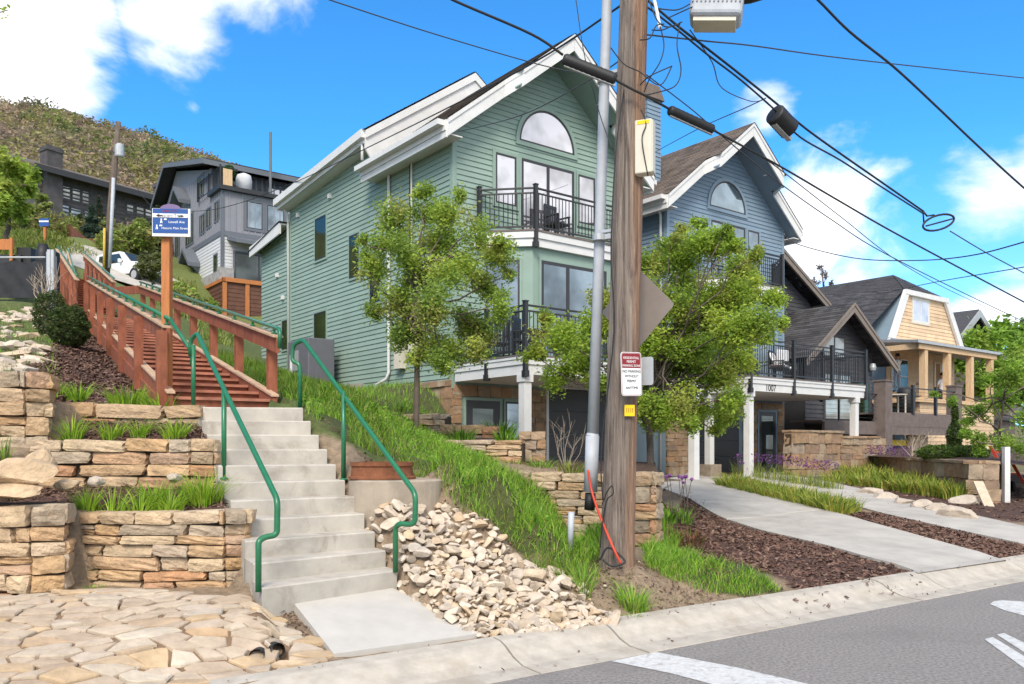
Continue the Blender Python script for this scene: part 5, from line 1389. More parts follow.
b = MB(); b.tube(catmull([at(603, 500, 8.08), at(601, 470, 8.08), at(603, 430, 8.1), at(614, 330, 8.1), at(611, 250, 8.1), at(616, 150, 8.12), at(624, 90, 8.14)]), .007, 6); tag(b.build('pole_wire', M['rubber'], smooth=True), 'thin black wire stapled up the face of the utility pole', 'cable')
b = MB(); b.tube(catmull([at(602, 505, 8.06), at(607, 492, 8.04), at(612, 486, 8.0), at(613, 494, 8.0), at(607, 500, 8.04), at(603, 520, 8.05), at(600, 548, 8.06)]), .006, 6); tag(b.build('pole_wire', M['rubber'], smooth=True), 'curled black wire end near the base of the utility pole', 'cable')
# marker stake in the grass
p = at(571.5, 512, 8.35); g_ = ground(570, 545)
b = MB(); b.tube([V((p.x - .015, p.y, p.z - .38)), p], .032, 12); tag(b.build('marker_pipe', M['pvc'], smooth=True), 'short grey marker pipe standing in the grass beside the loose rocks', 'marker pipe')
# ------------------------------------------------------------------ foliage builders
def leaves_mesh(cent, size, cols, rng, up=0.3, aspect=0.55, fold=True, droop=0.0, curl=0.2):
    """one pointed leaf (4-vertex rhomb, slightly folded: 2 triangles) per centre"""
    n = len(cent)
    d = rng.normal(size=(n, 3)); d[:, 2] = d[:, 2] * 0.6 - droop; d /= np.linalg.norm(d, axis=1)[:, None]
    nn2 = rng.normal(size=(n, 3)); nn2[:, 2] += up * 3
    sd = np.cross(d, nn2); sd /= np.linalg.norm(sd, axis=1)[:, None] + 1e-9
    nm = np.cross(sd, d)
    s_ = size[:, None]
    v0 = cent - d * s_ * 0.5; v2 = cent + d * s_ * 0.5
    lift = nm * s_ * curl * 0.5
    v1 = cent + sd * s_ * aspect * 0.5 + lift - d * s_ * .05; v3 = cent - sd * s_ * aspect * 0.5 + lift - d * s_ * .05
    V4 = np.stack([v0, v1, v2, v3], 1).reshape(-1, 3)
    i = np.arange(n) * 4
    Ft = np.concatenate([np.stack([i, i + 1, i + 2], 1), np.stack([i, i + 2, i + 3], 1)])
    return V4, Ft, np.repeat(cols, 4, 0)

def colmix(rng, n, palette, jit=0.12):
    p = np.array(palette); c = p[rng.integers(len(p), size=n)] * (1 + rng.uniform(-jit, jit, (n, 1)))
    return np.clip(c, 0.002, 1)

def limb(b, p, q, r0, r1, rng, n=5, wob=0.08):
    p, q = V(p), V(q); L = (q - p).length; pts = []
    for i in range(n + 1):
        t_ = i / n; o = V(rng.normal(0, wob * L * (math.sin(math.pi * t_)), 3)); pts.append(p.lerp(q, t_) + o)
    b.tube(pts, [r0 + (r1 - r0) * i / n for i in range(n + 1)], 7); return pts

def tree(name, label, base, trunk_top, clumps, leafsize, palette, rng, nleaf, trunk_r=0.06, group=None, barkm='bark', cat='tree', stems=None, lean=None, aspect=0.5, branch_r=0.022, spread=0.85):
    """clumps: list of (x, y, z, r); a limb runs to each; the leaves gather round twig ends inside the clump volumes"""
    t_ = thing(name, label, cat, base, 0, group)
    b = MB(); base = V(base); tt = V(trunk_top)
    tp = limb(b, base - V((0, 0, .15)), tt, trunk_r, trunk_r * .6, rng, 7, .02)
    ends = []
    for c in clumps:
        cv = V(c[:3]); start = tp[rng.integers(max(2, len(tp) // 2), len(tp))]
        limb(b, start, cv, branch_r, branch_r * .35, rng, 5, .05)
        for k in range(6):
            d = V(rng.normal(size=3)); d.z = d.z * .7 + .25; d = d.normalized() * c[3] * rng.uniform(.5, 1.05)
            e_ = cv + d; b.tube([cv, cv + d * .5 + V(rng.normal(0, .04, 3)), e_], [branch_r * .35, branch_r * .25, .003], 5)
            ends.append((cv, e_, c[3]))
    b.build('trunk', M[barkm], t_, smooth=True)
    per = nleaf // len(ends); C_, K = [], []; rmean = sum(e[2] for e in ends) / len(ends)
    for cv, e_, r_ in ends:
        m = int(per * rng.uniform(.5, 1.5) * min(1.6, (r_ / rmean) ** 1.8)) + 3; tpar = rng.beta(2.2, 1.1, m)[:, None]
        pos = np.array(cv) * (1 - tpar) + np.array(e_) * tpar + rng.normal(0, r_ * spread * .28, (m, 3))
        C_.append(pos); pal = np.array(palette); base_c = pal[rng.integers(len(pal))] * .65 + pal.mean(0) * .35
        K.append(np.clip(base_c * (1 + rng.uniform(-.22, .22, (m, 1))), .003, 1))
    C_ = np.concatenate(C_); K = np.concatenate(K)
    Vv, Ff, Cc = leaves_mesh(C_, rng.uniform(.7, 1.25, len(C_)) * leafsize, K, rng, aspect=aspect)
    me = np_mesh('crown', Vv, [Ff], Cc); link_mesh('crown', me, M['leaf'], t_)
    return t_

def clumps_px(spec, D, depth, rng):
    out = []
    for px, py, r in spec:
        p = at(px, py, D + rng.uniform(-depth, depth)); out.append((p.x, p.y, p.z, r / F * D))
    return out

rng = np.random.default_rng(101)
PAL1 = [(0.125, 0.18, 0.025), (0.17, 0.215, 0.03), (0.10, 0.15, 0.025), (0.21, 0.235, 0.04), (0.17, 0.155, 0.045), (0.08, 0.125, 0.025), (0.15, 0.20, 0.03)]
g = ground(417, 432); D1 = 13.6; g = at(416, 433, D1); g.z = gz(g.x, g.y)
PAL1 = [(a * 2.35, b * 2.4, c * 2.4) for a, b, c in PAL1]
spec = [(425, 215, 26), (400, 225, 24), (385, 245, 24), (450, 215, 24), (475, 235, 24), (490, 255, 24), (440, 245, 28), (410, 255, 28), (375, 275, 22), (460, 275, 28), (488, 290, 26), (430, 285, 30), (398, 300, 26), (440, 315, 30), (470, 320, 26),
        (410, 335, 26), (448, 345, 26), (475, 355, 20), (395, 340, 16), (366, 265, 14), (505, 245, 14), (500, 310, 18), (445, 368, 16), (362, 240, 8), (425, 195, 14), (460, 200, 12), (372, 310, 14), (425, 355, 20), (508, 275, 10), (478, 335, 20)]
tree('young_tree', 'slender young tree with yellow green leaves in front of the sage green house', g, at(417, 268, D1), clumps_px(spec, D1, .85, rng), .064, PAL1, rng, 34000, .055, 'young trees in front of the townhouses')
D2 = 14.2
PAL2 = [(0.13, 0.19, 0.022), (0.17, 0.225, 0.028), (0.095, 0.145, 0.02), (0.21, 0.235, 0.035), (0.17, 0.16, 0.04), (0.08, 0.125, 0.022), (0.15, 0.205, 0.025)]
PAL2 = [(a * 2.35, b * 2.4, c * 2.4) for a, b, c in PAL2]
spec = [(560, 340, 28), (590, 330, 26), (560, 375, 22), (585, 365, 26), (605, 300, 20), (655, 265, 24), (685, 260, 24), (700, 245, 20), (720, 250, 20), (740, 270, 24), (755, 290, 20), (770, 300, 16), (690, 290, 28), (660, 300, 28), (720, 300, 28), (745, 325, 26),
        (762, 340, 16), (680, 330, 30), (650, 345, 28), (710, 340, 30), (738, 360, 24), (690, 370, 30), (655, 385, 28), (720, 385, 26), (733, 398, 16), (670, 405, 26), (700, 410, 24), (725, 415, 18), (630, 330, 26), (625, 380, 24), (640, 410, 20),
        (545, 320, 12), (535, 355, 14), (735, 245, 12), (755, 255, 12), (678, 235, 12), (785, 325, 10), (655, 425, 16), (600, 385, 18), (700, 225, 9), (725, 232, 9), (690, 425, 12), (715, 432, 8), (670, 245, 14), (705, 320, 26), (735, 300, 22), (672, 310, 26), (668, 360, 26), (690, 350, 26), (725, 335, 24)]
g = at(652, 474, D2); g.z = gz(g.x, g.y)
tree('young_tree', 'wide leafy tree with arching branches behind the utility pole', g, at(655, 345, D2), clumps_px(spec, D2, 1.3, rng), .068, PAL2, rng, 80000, .075, 'young trees in front of the townhouses')

# ------------------------------------------------------------------ grass
def blades(pts, hgt, wid, palette, rng, lean=0.45, segs=3, dirs=None, curve=1.0):
    """tapered bent blades, one per point"""
    n = len(pts); a = rng.uniform(0, 2 * math.pi, n)
    ld = np.stack([np.cos(a), np.sin(a), np.zeros(n)], 1) if dirs is None else dirs
    sd = np.stack([-ld[:, 1], ld[:, 0], np.zeros(n)], 1)
    b_ = rng.uniform(0, 2 * math.pi, n); sd = sd * np.cos(b_)[:, None] + ld * np.sin(b_)[:, None] * .8
    h = hgt * rng.uniform(.55, 1.2, n); ln = lean * rng.uniform(.2, 1.3, n)
    rows = []
    for k in range(segs + 1):
        t_ = k / segs; c = pts + ld * (h * ln * t_ ** (1 + curve))[:, None] + np.array([0, 0, 1]) * (h * t_ * (1 - .35 * ln * t_))[:, None]
        w_ = wid * (1 - t_ ** 1.6) * rng.uniform(.8, 1.2, n)
        if k < segs: rows += [c - sd * w_[:, None] / 2, c + sd * w_[:, None] / 2]
        else: rows.append(c)
    m = len(rows); Vv = np.stack(rows, 1).reshape(-1, 3); i = np.arange(n) * m
    quads = [np.stack([i + 2 * k, i + 2 * k + 1, i + 2 * k + 3, i + 2 * k + 2], 1) for k in range(segs - 1)]
    tri = np.stack([i + 2 * (segs - 1), i + 2 * (segs - 1) + 1, i + 2 * segs], 1)
    col = colmix(rng, n, palette); return Vv, np.concatenate(quads), tri, np.repeat(col, m, 0)
def build_blades(name, sets, mat='blade', parent=None):
    Vs, Q_, T_, C_, o = [], [], [], [], 0
    for Vv, q_, t_, c in sets:
        Vs.append(Vv); Q_.append(q_ + o); T_.append(t_ + o); C_.append(c); o += len(Vv)
    me = np_mesh(name, np.concatenate(Vs), [np.concatenate(Q_), np.concatenate(T_)], np.concatenate(C_))
    return link_mesh(name, me, M[mat], parent)
def scatter(poly, n, rng, clumped=0.0):
    P = np.array(poly); out = []
    while len(out) < n:
        x = rng.uniform(P[:, 0].min(), P[:, 0].max(), 4000); y = rng.uniform(P[:, 1].min(), P[:, 1].max(), 4000)
        k = inpoly(x, y, poly)
        if clumped: k &= (np.sin(x * 5.1 + 2 * np.sin(y * 3.3)) * np.sin(y * 6.7 + 2 * np.sin(x * 4.1)) > rng.uniform(-1.4, clumped, 4000))
        out += list(zip(x[k], y[k]))
    A = np.array(out[:n]); return np.c_[A, height(A[:, 0], A[:, 1]) - 0.01]
GP1 = [(0.18, 0.37, 0.03), (0.24, 0.45, 0.035), (0.12, 0.28, 0.02), (0.32, 0.50, 0.06), (0.38, 0.44, 0.10), (0.085, 0.20, 0.018)]
GPD = [(0.20, 0.20, 0.06), (0.14, 0.20, 0.04), (0.28, 0.24, 0.10), (0.10, 0.16, 0.03)]
rng = np.random.default_rng(77)
berm = GP([(296, 404), (325, 392), (352, 402), (440, 425), (455, 447), (505, 472), (560, 508), (604, 517), (606, 556), (575, 568), (545, 556), (500, 530), (462, 498), (430, 466), (385, 440), (350, 428), (318, 424)])
berm2 = GP([(430, 440), (505, 472), (560, 505), (600, 520), (604, 555), (580, 565), (545, 552), (505, 525), (470, 490), (440, 465)])
edge = GP([(350, 430), (430, 466), (462, 498), (500, 530), (545, 556), (575, 570), (600, 575), (596, 590), (560, 582), (520, 556), (470, 518), (440, 490), (400, 462), (350, 446)])
back = GP([(286, 404), (284, 380), (300, 372), (350, 392), (445, 388), (440, 420), (352, 402), (325, 395), (300, 404)])
tag(build_blades('grass', [blades(scatter(berm, 15000, rng, .9), .15, .009, GP1, rng, .75), blades(scatter(berm2, 9000, rng, .6), .24, .009, GP1, rng, .8), blades(scatter(berm, 2200, rng), .20, .006, GPD, rng, .8), blades(scatter(edge, 2600, rng, .2), .19, .008, GP1 + GPD, rng, .7), blades(scatter(back, 9000, rng, .9), 0.2, .014, GP1[:4] + GPD[:2], rng, .6)]),
    'long bright green grass on the bank between the steps and the utility pole', kind='stuff')
side = []
sid = [(a + WE.x * 1.3 + WD.x * h, c) for a, c, h in []]
pts = [wpt(h, e, 0) for h, e in ((-.2, 1.35), (-.3, 2.6), (5, 4.2), (12, 6), (12.6, 1.35))]
sidepoly = [(p.x, p.y) for p in pts]
m2 = [tuple(ground(*p)[:2]) for p in [(0, 300), (0, 292), (52, 292), (60, 305), (30, 310)]]
tag(build_blades('grass', [blades(scatter(sidepoly, 12000, rng, 1.2), .24, .02, [(0.10, 0.20, 0.015), (0.14, 0.25, 0.02), (0.075, 0.15, 0.015), (0.2, 0.24, 0.05)], rng, .6)]), 'green grass slope between the wooden stairs and the sage green house', kind='stuff')
rgt = GP([(640, 545), (668, 548), (700, 560), (735, 568), (768, 580), (783, 593), (740, 598), (700, 592), (668, 580), (645, 566)])
tag(build_blades('grass', [blades(scatter(rgt, 6500, rng, .6), .15, .008, GP1, rng, .9), blades(scatter(GP([(640, 530), (662, 520), (680, 545), (650, 560)]), 1200, rng), .3, .011, GP1, rng, .6)]), 'mounded green grass behind the kerb by the brown mulch', kind='stuff')
# sparse weeds and dry stems on bare soil
allsoil = GP([(300, 405), (440, 470), (560, 545), (640, 560), (790, 590), (660, 630), (600, 610), (500, 560), (400, 480), (340, 440)])
wp_ = scatter(berm, 3600, rng, .7); wp_[:, 2] += rng.uniform(.02, .16, len(wp_)); V4, Ft, Cc = leaves_mesh(wp_, rng.uniform(.025, .06, len(wp_)), colmix(rng, len(wp_), GP1[:4], .2), rng, aspect=.6)
tag(link_mesh('weeds', np_mesh('weeds', V4, [Ft], Cc), M['leaf']), 'small leafy weeds mixed into the bank grass', kind='stuff')
tag(build_blades('dry_grass', [blades(scatter(allsoil, 900, rng), .08, .006, GPD, rng, .9), blades(scatter(GP([(-40, 310), (60, 310), (60, 385), (-40, 395)]), 1500, rng, .2), .14, .012, GPD + GP1[:2], rng, .8)]), 'thin dry grass tufts on the bare soil', kind='stuff')
# tufts of long grass, each countable
def clump(label, px, py, D, n, h, r, rng, group=None, pal=None, name='grass_clump', cat='plant', w=.012, lean=.85, z=None):
    p = ground(px, py) if D is None else at(px, py, D)
    if D is not None: p.z = gz(p.x, p.y) if z is None else z
    a = rng.uniform(0, 6.283, n); rr = r * np.sqrt(rng.uniform(0, 1, n))
    x, y = p.x + rr * np.cos(a), p.y + rr * np.sin(a); zz = height(x, y) if z is None else np.full(n, p.z)
    pts = np.c_[x, y, zz - .01]; dirs = np.stack([np.cos(a), np.sin(a), np.zeros(n)], 1)
    return tag(build_blades(name, [blades(pts, h, w, pal or DL, rng, lean, 4, dirs)]), label, cat, group)
DL = [(0.19, 0.34, 0.02), (0.25, 0.41, 0.028), (0.13, 0.26, 0.016), (0.33, 0.44, 0.05)]
DG = 'daylily clumps in the stone terraces'
for lab, px, py, D, n, h, r in (
    ('daylily clump in the lowest bed, next to the boulders', 88, 500, 7.25, 110, .24, .09), ('daylily clump in the lowest bed, second from the boulders', 113, 500, 7.22, 130, .27, .10), ('daylily clump in the middle of the lowest bed', 140, 501, 7.24, 150, .28, .11),
    ('daylily clump in the lowest bed, in front of the largest one', 170, 498, 7.26, 140, .27, .11), ('largest daylily clump in the lowest bed, close to the steps', 203, 488, 7.55, 260, .33, .17), ('daylily clump behind the middle of the lowest bed', 155, 492, 7.5, 120, .27, .1),
    ('daylily clump in the middle bed below the thin course, by the curved wall', 72, 434, 8.35, 150, .28, .10), ('daylily clump in the middle bed, second from the curved wall', 112, 432, 8.4, 110, .22, .10), ('daylily clump in the middle bed, third from the curved wall', 140, 432, 8.42, 110, .21, .09), ('daylily clump in the middle bed nearest the steps', 175, 433, 8.35, 140, .24, .11),
    ('green clump on the mulch slope above the thin stone course', 78, 388, 9.5, 120, .24, .12), ('bushy green clump beside the foot of the sign post', 128, 396, 9.25, 220, .27, .20), ('low green clump hugging the foot of the wooden stairs', 160, 400, 9.15, 170, .18, .18), ('green clump on the mulch by the top of the curved wall', 45, 382, 9.6, 130, .2, .25)):
    clump(lab, px, py, D, n, h, r, rng, DG)
clump('pale green weed clump growing out of the wall at the picture edge', 4, 440, 7.6, 120, .32, .14, rng, None, GPD + DL[:2])
clump('tuft of long grass standing alone between the loose rocks and the pole', 583, 600, 7.55, 120, .26, .09, rng, None, GP1 + GPD[:2], w=.009)
clump('dense tuft of green grass at the foot of the pole on the street side', 633, 598, 7.6, 230, .24, .13, rng, None, GP1, w=.01)
clump('broad leafy weed tuft beside the kerb below the pole', 633, 622, 7.3, 60, .08, .06, rng, None, GP1, w=.014)
clump('small weed clump at the foot of the lowest stone wall', 95, 592, 6.9, 60, .07, .08, rng, None, GP1, w=.008)

# shrubs: two dark clipped evergreens
def shrub(name, label, c, rx, rz, n, ls, pal, rng, group=None, cat='shrub', shell=.35, stemr=.03):
    t_ = thing(name, label, cat, (c[0], c[1], c[2]), 0, group); b = MB(); c = V(c)
    for k in range(6):
        e_ = c + V((rng.uniform(-.6, .6) * rx, rng.uniform(-.6, .6) * rx, rz * rng.uniform(.8, 1.5))); limb(b, c - V((0, 0, .1)), e_, stemr, .006, rng, 4, .06)
    b.build('stem', M['bark'], t_, smooth=True)
    d = rng.normal(size=(n, 3)); d /= np.linalg.norm(d, axis=1)[:, None]
    lump = 1 + .10 * np.sin(d[:, 0] * 9 + d[:, 2] * 5) * np.sin(d[:, 1] * 8 + 1.3) + .07 * np.sin(d[:, 2] * 13 + d[:, 0] * 7)
    r_ = (1 - shell * rng.beta(1, 2.5, n)) * lump
    pos = d * r_[:, None] * np.array([rx, rx, rz]) + np.array(c) + np.array([0, 0, rz * .92])
    k = pos[:, 2] > c.z + .0; pos = pos[k]
    Vv, Ff, Cc = leaves_mesh(pos, rng.uniform(.7, 1.3, len(pos)) * ls, colmix(rng, len(pos), pal, .3), rng, aspect=.4)
    link_mesh('foliage', np_mesh('foliage', Vv, [Ff], Cc), M['leaf'], t_); return t_
EV = [(0.05, 0.09, 0.024), (0.075, 0.12, 0.028), (0.10, 0.15, 0.036), (0.035, 0.065, 0.022), (0.13, 0.12, 0.05)]
p = ground(69, 343); p = at(69, 342, 14.2); p.z = gz(p.x, p.y)
shrub('evergreen_shrub', 'round dark evergreen shrub on the mulch, the nearer and larger of the pair', p, .335, .36, 7000, .055, EV, rng, 'pair of clipped evergreen shrubs')
p = at(51, 326, 16.5); p.z = gz(p.x, p.y) 
shrub('evergreen_shrub', 'dark evergreen shrub peeking out behind the larger round one', p, .33, .46, 4500, .055, EV, rng, 'pair of clipped evergreen shrubs')

# mulch chips: loose bark laid over the mulch beds
st_v, st_f, off = [], [], 0
def chips(poly, n, smin, smax, rng):
    global off
    P = scatter(poly, n, rng); s_ = rng.uniform(smin, smax, n)
    d = rng.normal(size=(n, 3)); d[:, 2] *= .35; d /= np.linalg.norm(d, axis=1)[:, None]
    u = np.tile([0, 0, 1.0], (n, 1)) + rng.normal(0, .45, (n, 3)); sd = np.cross(d, u); sd /= np.linalg.norm(sd, axis=1)[:, None]
    up = np.cross(sd, d); c = P + np.array([0, 0, 1]) * (rng.uniform(.0, .035, n))[:, None]
    w_ = s_ * rng.uniform(.25, .5, n)
    vs = []
    for a in (-1, 1):
        for b_ in (-1, 1): vs.append(c + d * (s_ * a / 2)[:, None] + sd * (w_ * b_ / 2)[:, None])
    vs.append(c + up * (w_ * .35)[:, None])
    Vv = np.stack(vs, 1).reshape(-1, 3); i = np.arange(n) * 5 + off
    for q_ in ((0, 1, 4), (1, 3, 4), (3, 2, 4), (2, 0, 4)): st_f.append(np.stack([i + k for k in q_], 1))
    st_v.append(Vv); off += len(Vv)
chips(Z_MULCH[0], 9000, .03, .075, rng); chips(Z_MULCH[1], 4500, .04, .09, rng); chips(Z_MULCH[2], 6500, .03, .08, rng); chips(Z_MULCH[3], 3500, .04, .1, rng)
chips(Z_MULCH[4], 2200, .02, .05, rng); chips(Z_MULCH[5], 2200, .02, .05, rng)
me = np_mesh('mulch', np.concatenate(st_v), [np.concatenate(st_f)]); tag(link_mesh('mulch', me, M['chip']), 'dark red brown bark mulch spread over the planting beds', kind='stuff')
# fine litter on bare soil
st_v, st_f, off = [], [], 0
chips(allsoil, 2600, .012, .04, rng); chips(GP([(230, 600), (262, 598), (300, 640), (335, 660), (320, 640), (285, 606)]), 260, .01, .03, rng)
me = np_mesh('soil_litter', np.concatenate(st_v), [np.concatenate(st_f)]); tag(link_mesh('soil_litter', me, M['chip']), 'dark bark litter scattered on the bare soil', kind='stuff')
# gutter litter
st_v, st_f, off = [], [], 0
def chips_sn(n, s0, s1, n0, n1, smin, smax):
    poly = [sn(s0, n0)[:2], sn(s1, n0)[:2], sn(s1, n1)[:2], sn(s0, n1)[:2]]; i0 = len(st_v); chips([tuple(p) for p in poly], n, smin, smax, rng)
    v = st_v[i0].reshape(-1, 5, 3); nv_ = TN[0] * v[:, :, 0].mean(1) + TN[1] * v[:, :, 1].mean(1)
    zp = np.interp(nv_, [p[0] for p in prof[:-1]], [p[1] for p in prof[:-1]]); v[:, :, 2] += (zp + .008 - v[:, :, 2].min(1))[:, None]; st_v[i0] = v.reshape(-1, 3)
prof_ok = True
chips_sn(60, -2, 12, GE + .02, GE + .3, .012, .035); chips_sn(40, 7, 9.4, GE + .25, KB, .02, .06); chips_sn(120, -2, 14, KB - .12, KB + .02, .01, .03)
me = np_mesh('gutter_litter', np.concatenate(st_v), [np.concatenate(st_f)]); tag(link_mesh('gutter_litter', me, M['chip']), 'dark leaf litter along the gutter', kind='stuff')
# ------------------------------------------------------------------ scrub on the hill
rng = np.random.default_rng(55)
def hill_scrub(n, upx, dr, pal, rr, per, ls, name, label, ylim=None, dens=None):
    Vs, Fs, Cs, o = [], [], [], 0
    px = rng.uniform(*upx, n); D = rng.uniform(dr[0] ** .5, dr[1] ** .5, n) ** 2
    x = (px - CX) / F * D; z = height(x, D)
    for i in range(n):
        r_ = rng.uniform(*rr); m = int(per * rng.uniform(.6, 1.4))
        d = rng.normal(size=(m, 3)); d /= np.linalg.norm(d, axis=1)[:, None]; d *= (rng.uniform(.25, 1, (m, 1)) ** .5) * np.array([r_, r_, r_ * .85])
        c = np.array([x[i], D[i], z[i] + r_ * .6]) + d
        bc = np.array(pal[rng.integers(len(pal))]) * rng.uniform(.75, 1.25)
        Vv, Ff, Cc = leaves_mesh(c, rng.uniform(.6, 1.5, m) * ls * (D[i] / 150) ** .3, np.clip(bc * (1 + rng.uniform(-.35, .35, (m, 1))), .004, 1), rng, aspect=.5)
        Vs.append(Vv); Fs.append(Ff + o); Cs.append(Cc); o += len(Vv)
    me = np_mesh(name, np.concatenate(Vs), [np.concatenate(Fs)], np.concatenate(Cs)); tag(link_mesh(name, me, M['leaf']), label, kind='stuff')
BR = [(a * 2.0, b * 1.85, c * 1.8) for a, b, c in [(0.17, 0.135, 0.09), (0.20, 0.165, 0.105), (0.15, 0.12, 0.085), (0.16, 0.15, 0.065), (0.17, 0.165, 0.06), (0.13, 0.13, 0.05), (0.16, 0.125, 0.10), (0.21, 0.17, 0.125)]]
hill_scrub(2400, (-60, 440), (95, 262), BR, (1.4, 3.6), 150, .72, 'hillside_scrub', 'olive brown scrub oak covering the hillside')
hill_scrub(55, (-60, 420), (110, 240), [(0.20, 0.23, 0.06), (0.26, 0.27, 0.08), (0.16, 0.19, 0.06), (0.28, 0.24, 0.13)], (3.0, 5.2), 300, .8, 'hillside_trees', 'larger green budding trees dotted over the hillside')
hill_scrub(170, (-60, 330), (55, 73), [(0.18, 0.21, 0.05), (0.22, 0.24, 0.06), (0.15, 0.17, 0.05), (0.25, 0.22, 0.08)], (.6, 1.4), 110, .36, 'brush', 'green brush on the lower hillside around the dark condominium')
slope_ = GP([(150, 302), (158, 272), (196, 288), (222, 330), (240, 345), (215, 345), (190, 322)])
tag(build_blades('slope_grass', [blades(scatter(slope_, 5000, rng, .9), .5, .07, [(0.18, 0.25, 0.05), (0.26, 0.32, 0.07), (0.13, 0.19, 0.035), (0.32, 0.30, 0.12)], rng, .6)]), 'rough grass on the slope below the grey house', kind='stuff')
meadow_ = GP([(-40, 262), (-40, 238), (30, 235), (100, 262), (60, 258), (40, 268), (0, 290), (-40, 292)])
tag(build_blades('meadow_grass', [blades(scatter(meadow_, 9000, rng, 1.0), .55, .09, [(0.15, 0.21, 0.03), (0.2, 0.25, 0.04), (0.11, 0.16, 0.025), (0.25, 0.24, 0.08)], rng, .6)]), 'sunlit meadow grass on the slope above the dark fence', kind='stuff')
# ------------------------------------------------------------------ planter walls in front of the sage green house
def wpx(pts): return [((px - CX) / F * d, d) for px, d in pts]
PW = 'low sandstone planter walls in front of the green house'
drywall('stone_wall', wpx([(356, 17.6), (400, 16.6), (443, 15.9)]), lin(.67, .62), lin(.1, .1), 'planter wall under the stone foundation, behind the slender tree trunk', seed=41, thick=.3, ch=(.1, .16), sl=(.3, .7), group=PW)
drywall('stone_wall', wpx([(440, 15.6), (470, 15.4), (497, 15.3)]), lin(.42, .36), lin(-.1, -.1), 'short planter wall just below the green entry door', seed=42, thick=.3, ch=(.12, .18), sl=(.3, .6), group=PW)
drywall('stone_wall', wpx([(425, 13.6), (470, 13.3), (522, 13.1)]), lin(.11, .09), lin(-.5, -.5), 'planter wall of thin flat courses beside the square stone pier', seed=43, thick=.3, ch=(.07, .11), sl=(.3, .7), group=PW)
drywall('stone_wall', wpx([(519, 13.6), (546, 13.6)]), lin(.24, .24), lin(-.75, -.75), 'square stone pier under the white deck column', seed=44, thick=.42, ch=(.14, .22), sl=(.2, .4), mat='veneer', group=PW, cat='stone pier')
drywall('stone_wall', wpx([(480, 12.0), (540, 11.7), (606, 11.4), (640, 11.3)]), lin(-.33, -.40), lin(-1.2, -1.3), 'long low planter wall between the grass bank and the utility pole', seed=45, thick=.3, ch=(.08, .13), sl=(.25, .55), group=PW)
drywall('stone_wall', wpx([(631, 10.9), (657, 10.85), (664, 11.2)]), lin(-.34, -.34), lin(-1.55, -1.55), 'squared stone end pier just right of the utility pole', seed=46, thick=.4, ch=(.16, .24), sl=(.22, .4), warp=.05, group=PW, cat='stone pier')
# backfill soil of the planters
def bed(name, pix, mat='soilplain'):
    b = MB(); b.add([at(*p) for p in pix], [tuple(range(len(pix)))]); tag(b.build(name, M[mat]), kind='structure')
M['soilplain'] = pmat('bed_soil', (0.085, 0.052, 0.038), 0.95, .3, 10, .6, 40)
bed('planter_soil', [(480, 476, 12.2), (640, 479, 11.5), (660, 479, 11.2), (655, 462, 14.5), (560, 460, 17), (500, 462, 15)])
bed('planter_soil', [(425, 442, 13.8), (522, 443, 13.3), (522, 438, 15.4), (440, 437, 15.6)])
# entry landing and garage aprons
b = MB(); b.prism([FG.w(-.2, -2.6, -.14), FG.w(6.4, -3.4, -.14), FG.w(6.4, .0, -.14), FG.w(-.2, 0, -.14)], (0, 0, .135)); tag(b.build('apron', M['drive']), kind='structure')
b = MB(); b.prism([FB.w(-.6, -3.2, -.16), FB.w(6.4, -3.4, -.16), FB.w(6.4, .0, -.16), FB.w(-.6, 0, -.16)], (0, 0, .13)); tag(b.build('apron', M['drive']), kind='structure')

RW = 'sandstone garden walls by the blue house'
p = [FB.w(1.9, -3.25), FB.w(4.5, -3.3)]; q_ = [FB.w(4.4, -3.35), FB.w(6.95, -3.4), FB.w(7.0, -2.9)]
zb = FB.C.z
drywall('stone_wall', [(a.x, a.y) for a in p], lambda f: zb + 1.36, lambda f: zb - .4, 'taller capped stone wall beside the blue house entry', capslab=True, seed=51, thick=.35, ch=(.2, .34), sl=(.3, .8), mat='veneer', warp=.06, gap=.004, group=RW)
drywall('stone_wall', [(a.x, a.y) for a in q_], lambda f: zb + 1.2, lambda f: zb - .4, 'capped stone wall carrying the white deck column of the blue house', capslab=True, seed=52, thick=.4, ch=(.2, .34), sl=(.3, .8), mat='veneer', warp=.06, gap=.004, group=RW)
p = [FB.w(6.3, -3.5), at(930, 459, 21.5), at(984, 461, 18.4), at(988, 461, 18.8)]
drywall('stone_wall', [(a.x, a.y) for a in p], lambda f: H - .33, lambda f: H - 1.4, 'lower capped stone wall behind the purple flowering bed', capslab=True, seed=53, thick=.35, ch=(.17, .3), sl=(.3, .8), mat='veneer', warp=.06, gap=.004, group=RW)
bed('wall_fill', [(868, 456, 27), (985, 461, 18.6), (1060, 470, 18.8), (1060, 452, 30), (900, 448, 32)], 'soilplain')
for k, (px, py, rx, ry, rz, lab) in enumerate([(868, 494, .42, .28, .13, 'nearest the blue house'), (886, 499, .36, .25, .12, 'second from the house'), (904, 504, .34, .24, .12, 'third from the house'), (921, 508, .34, .25, .14, 'fourth from the house, reddish'), (940, 512, .36, .27, .17, 'fifth from the house'), (957, 518, .40, .3, .18, 'large pale one at the end of the row')]):
    boulder('flat edging boulder along the far driveway, ' + lab, px, py, None, rx, ry, rz, 60 + k, 'rip', 'boulder', 'edging boulders along the driveway', rot=.5 * k)
boulder('flat grey stone lying at the end of the low capped wall', 968, 503, None, .5, .3, .14, 70, 'rip', rot=.4)
p = ground(985, 508); b = MB(); b.bar(at(978, 482, 18.2), at(990, 509, 17.6), .2, .05); tag(b.build('stone_slab', M['rip']), 'thin stone slab leaning against the end of the low capped wall', 'stone slab')

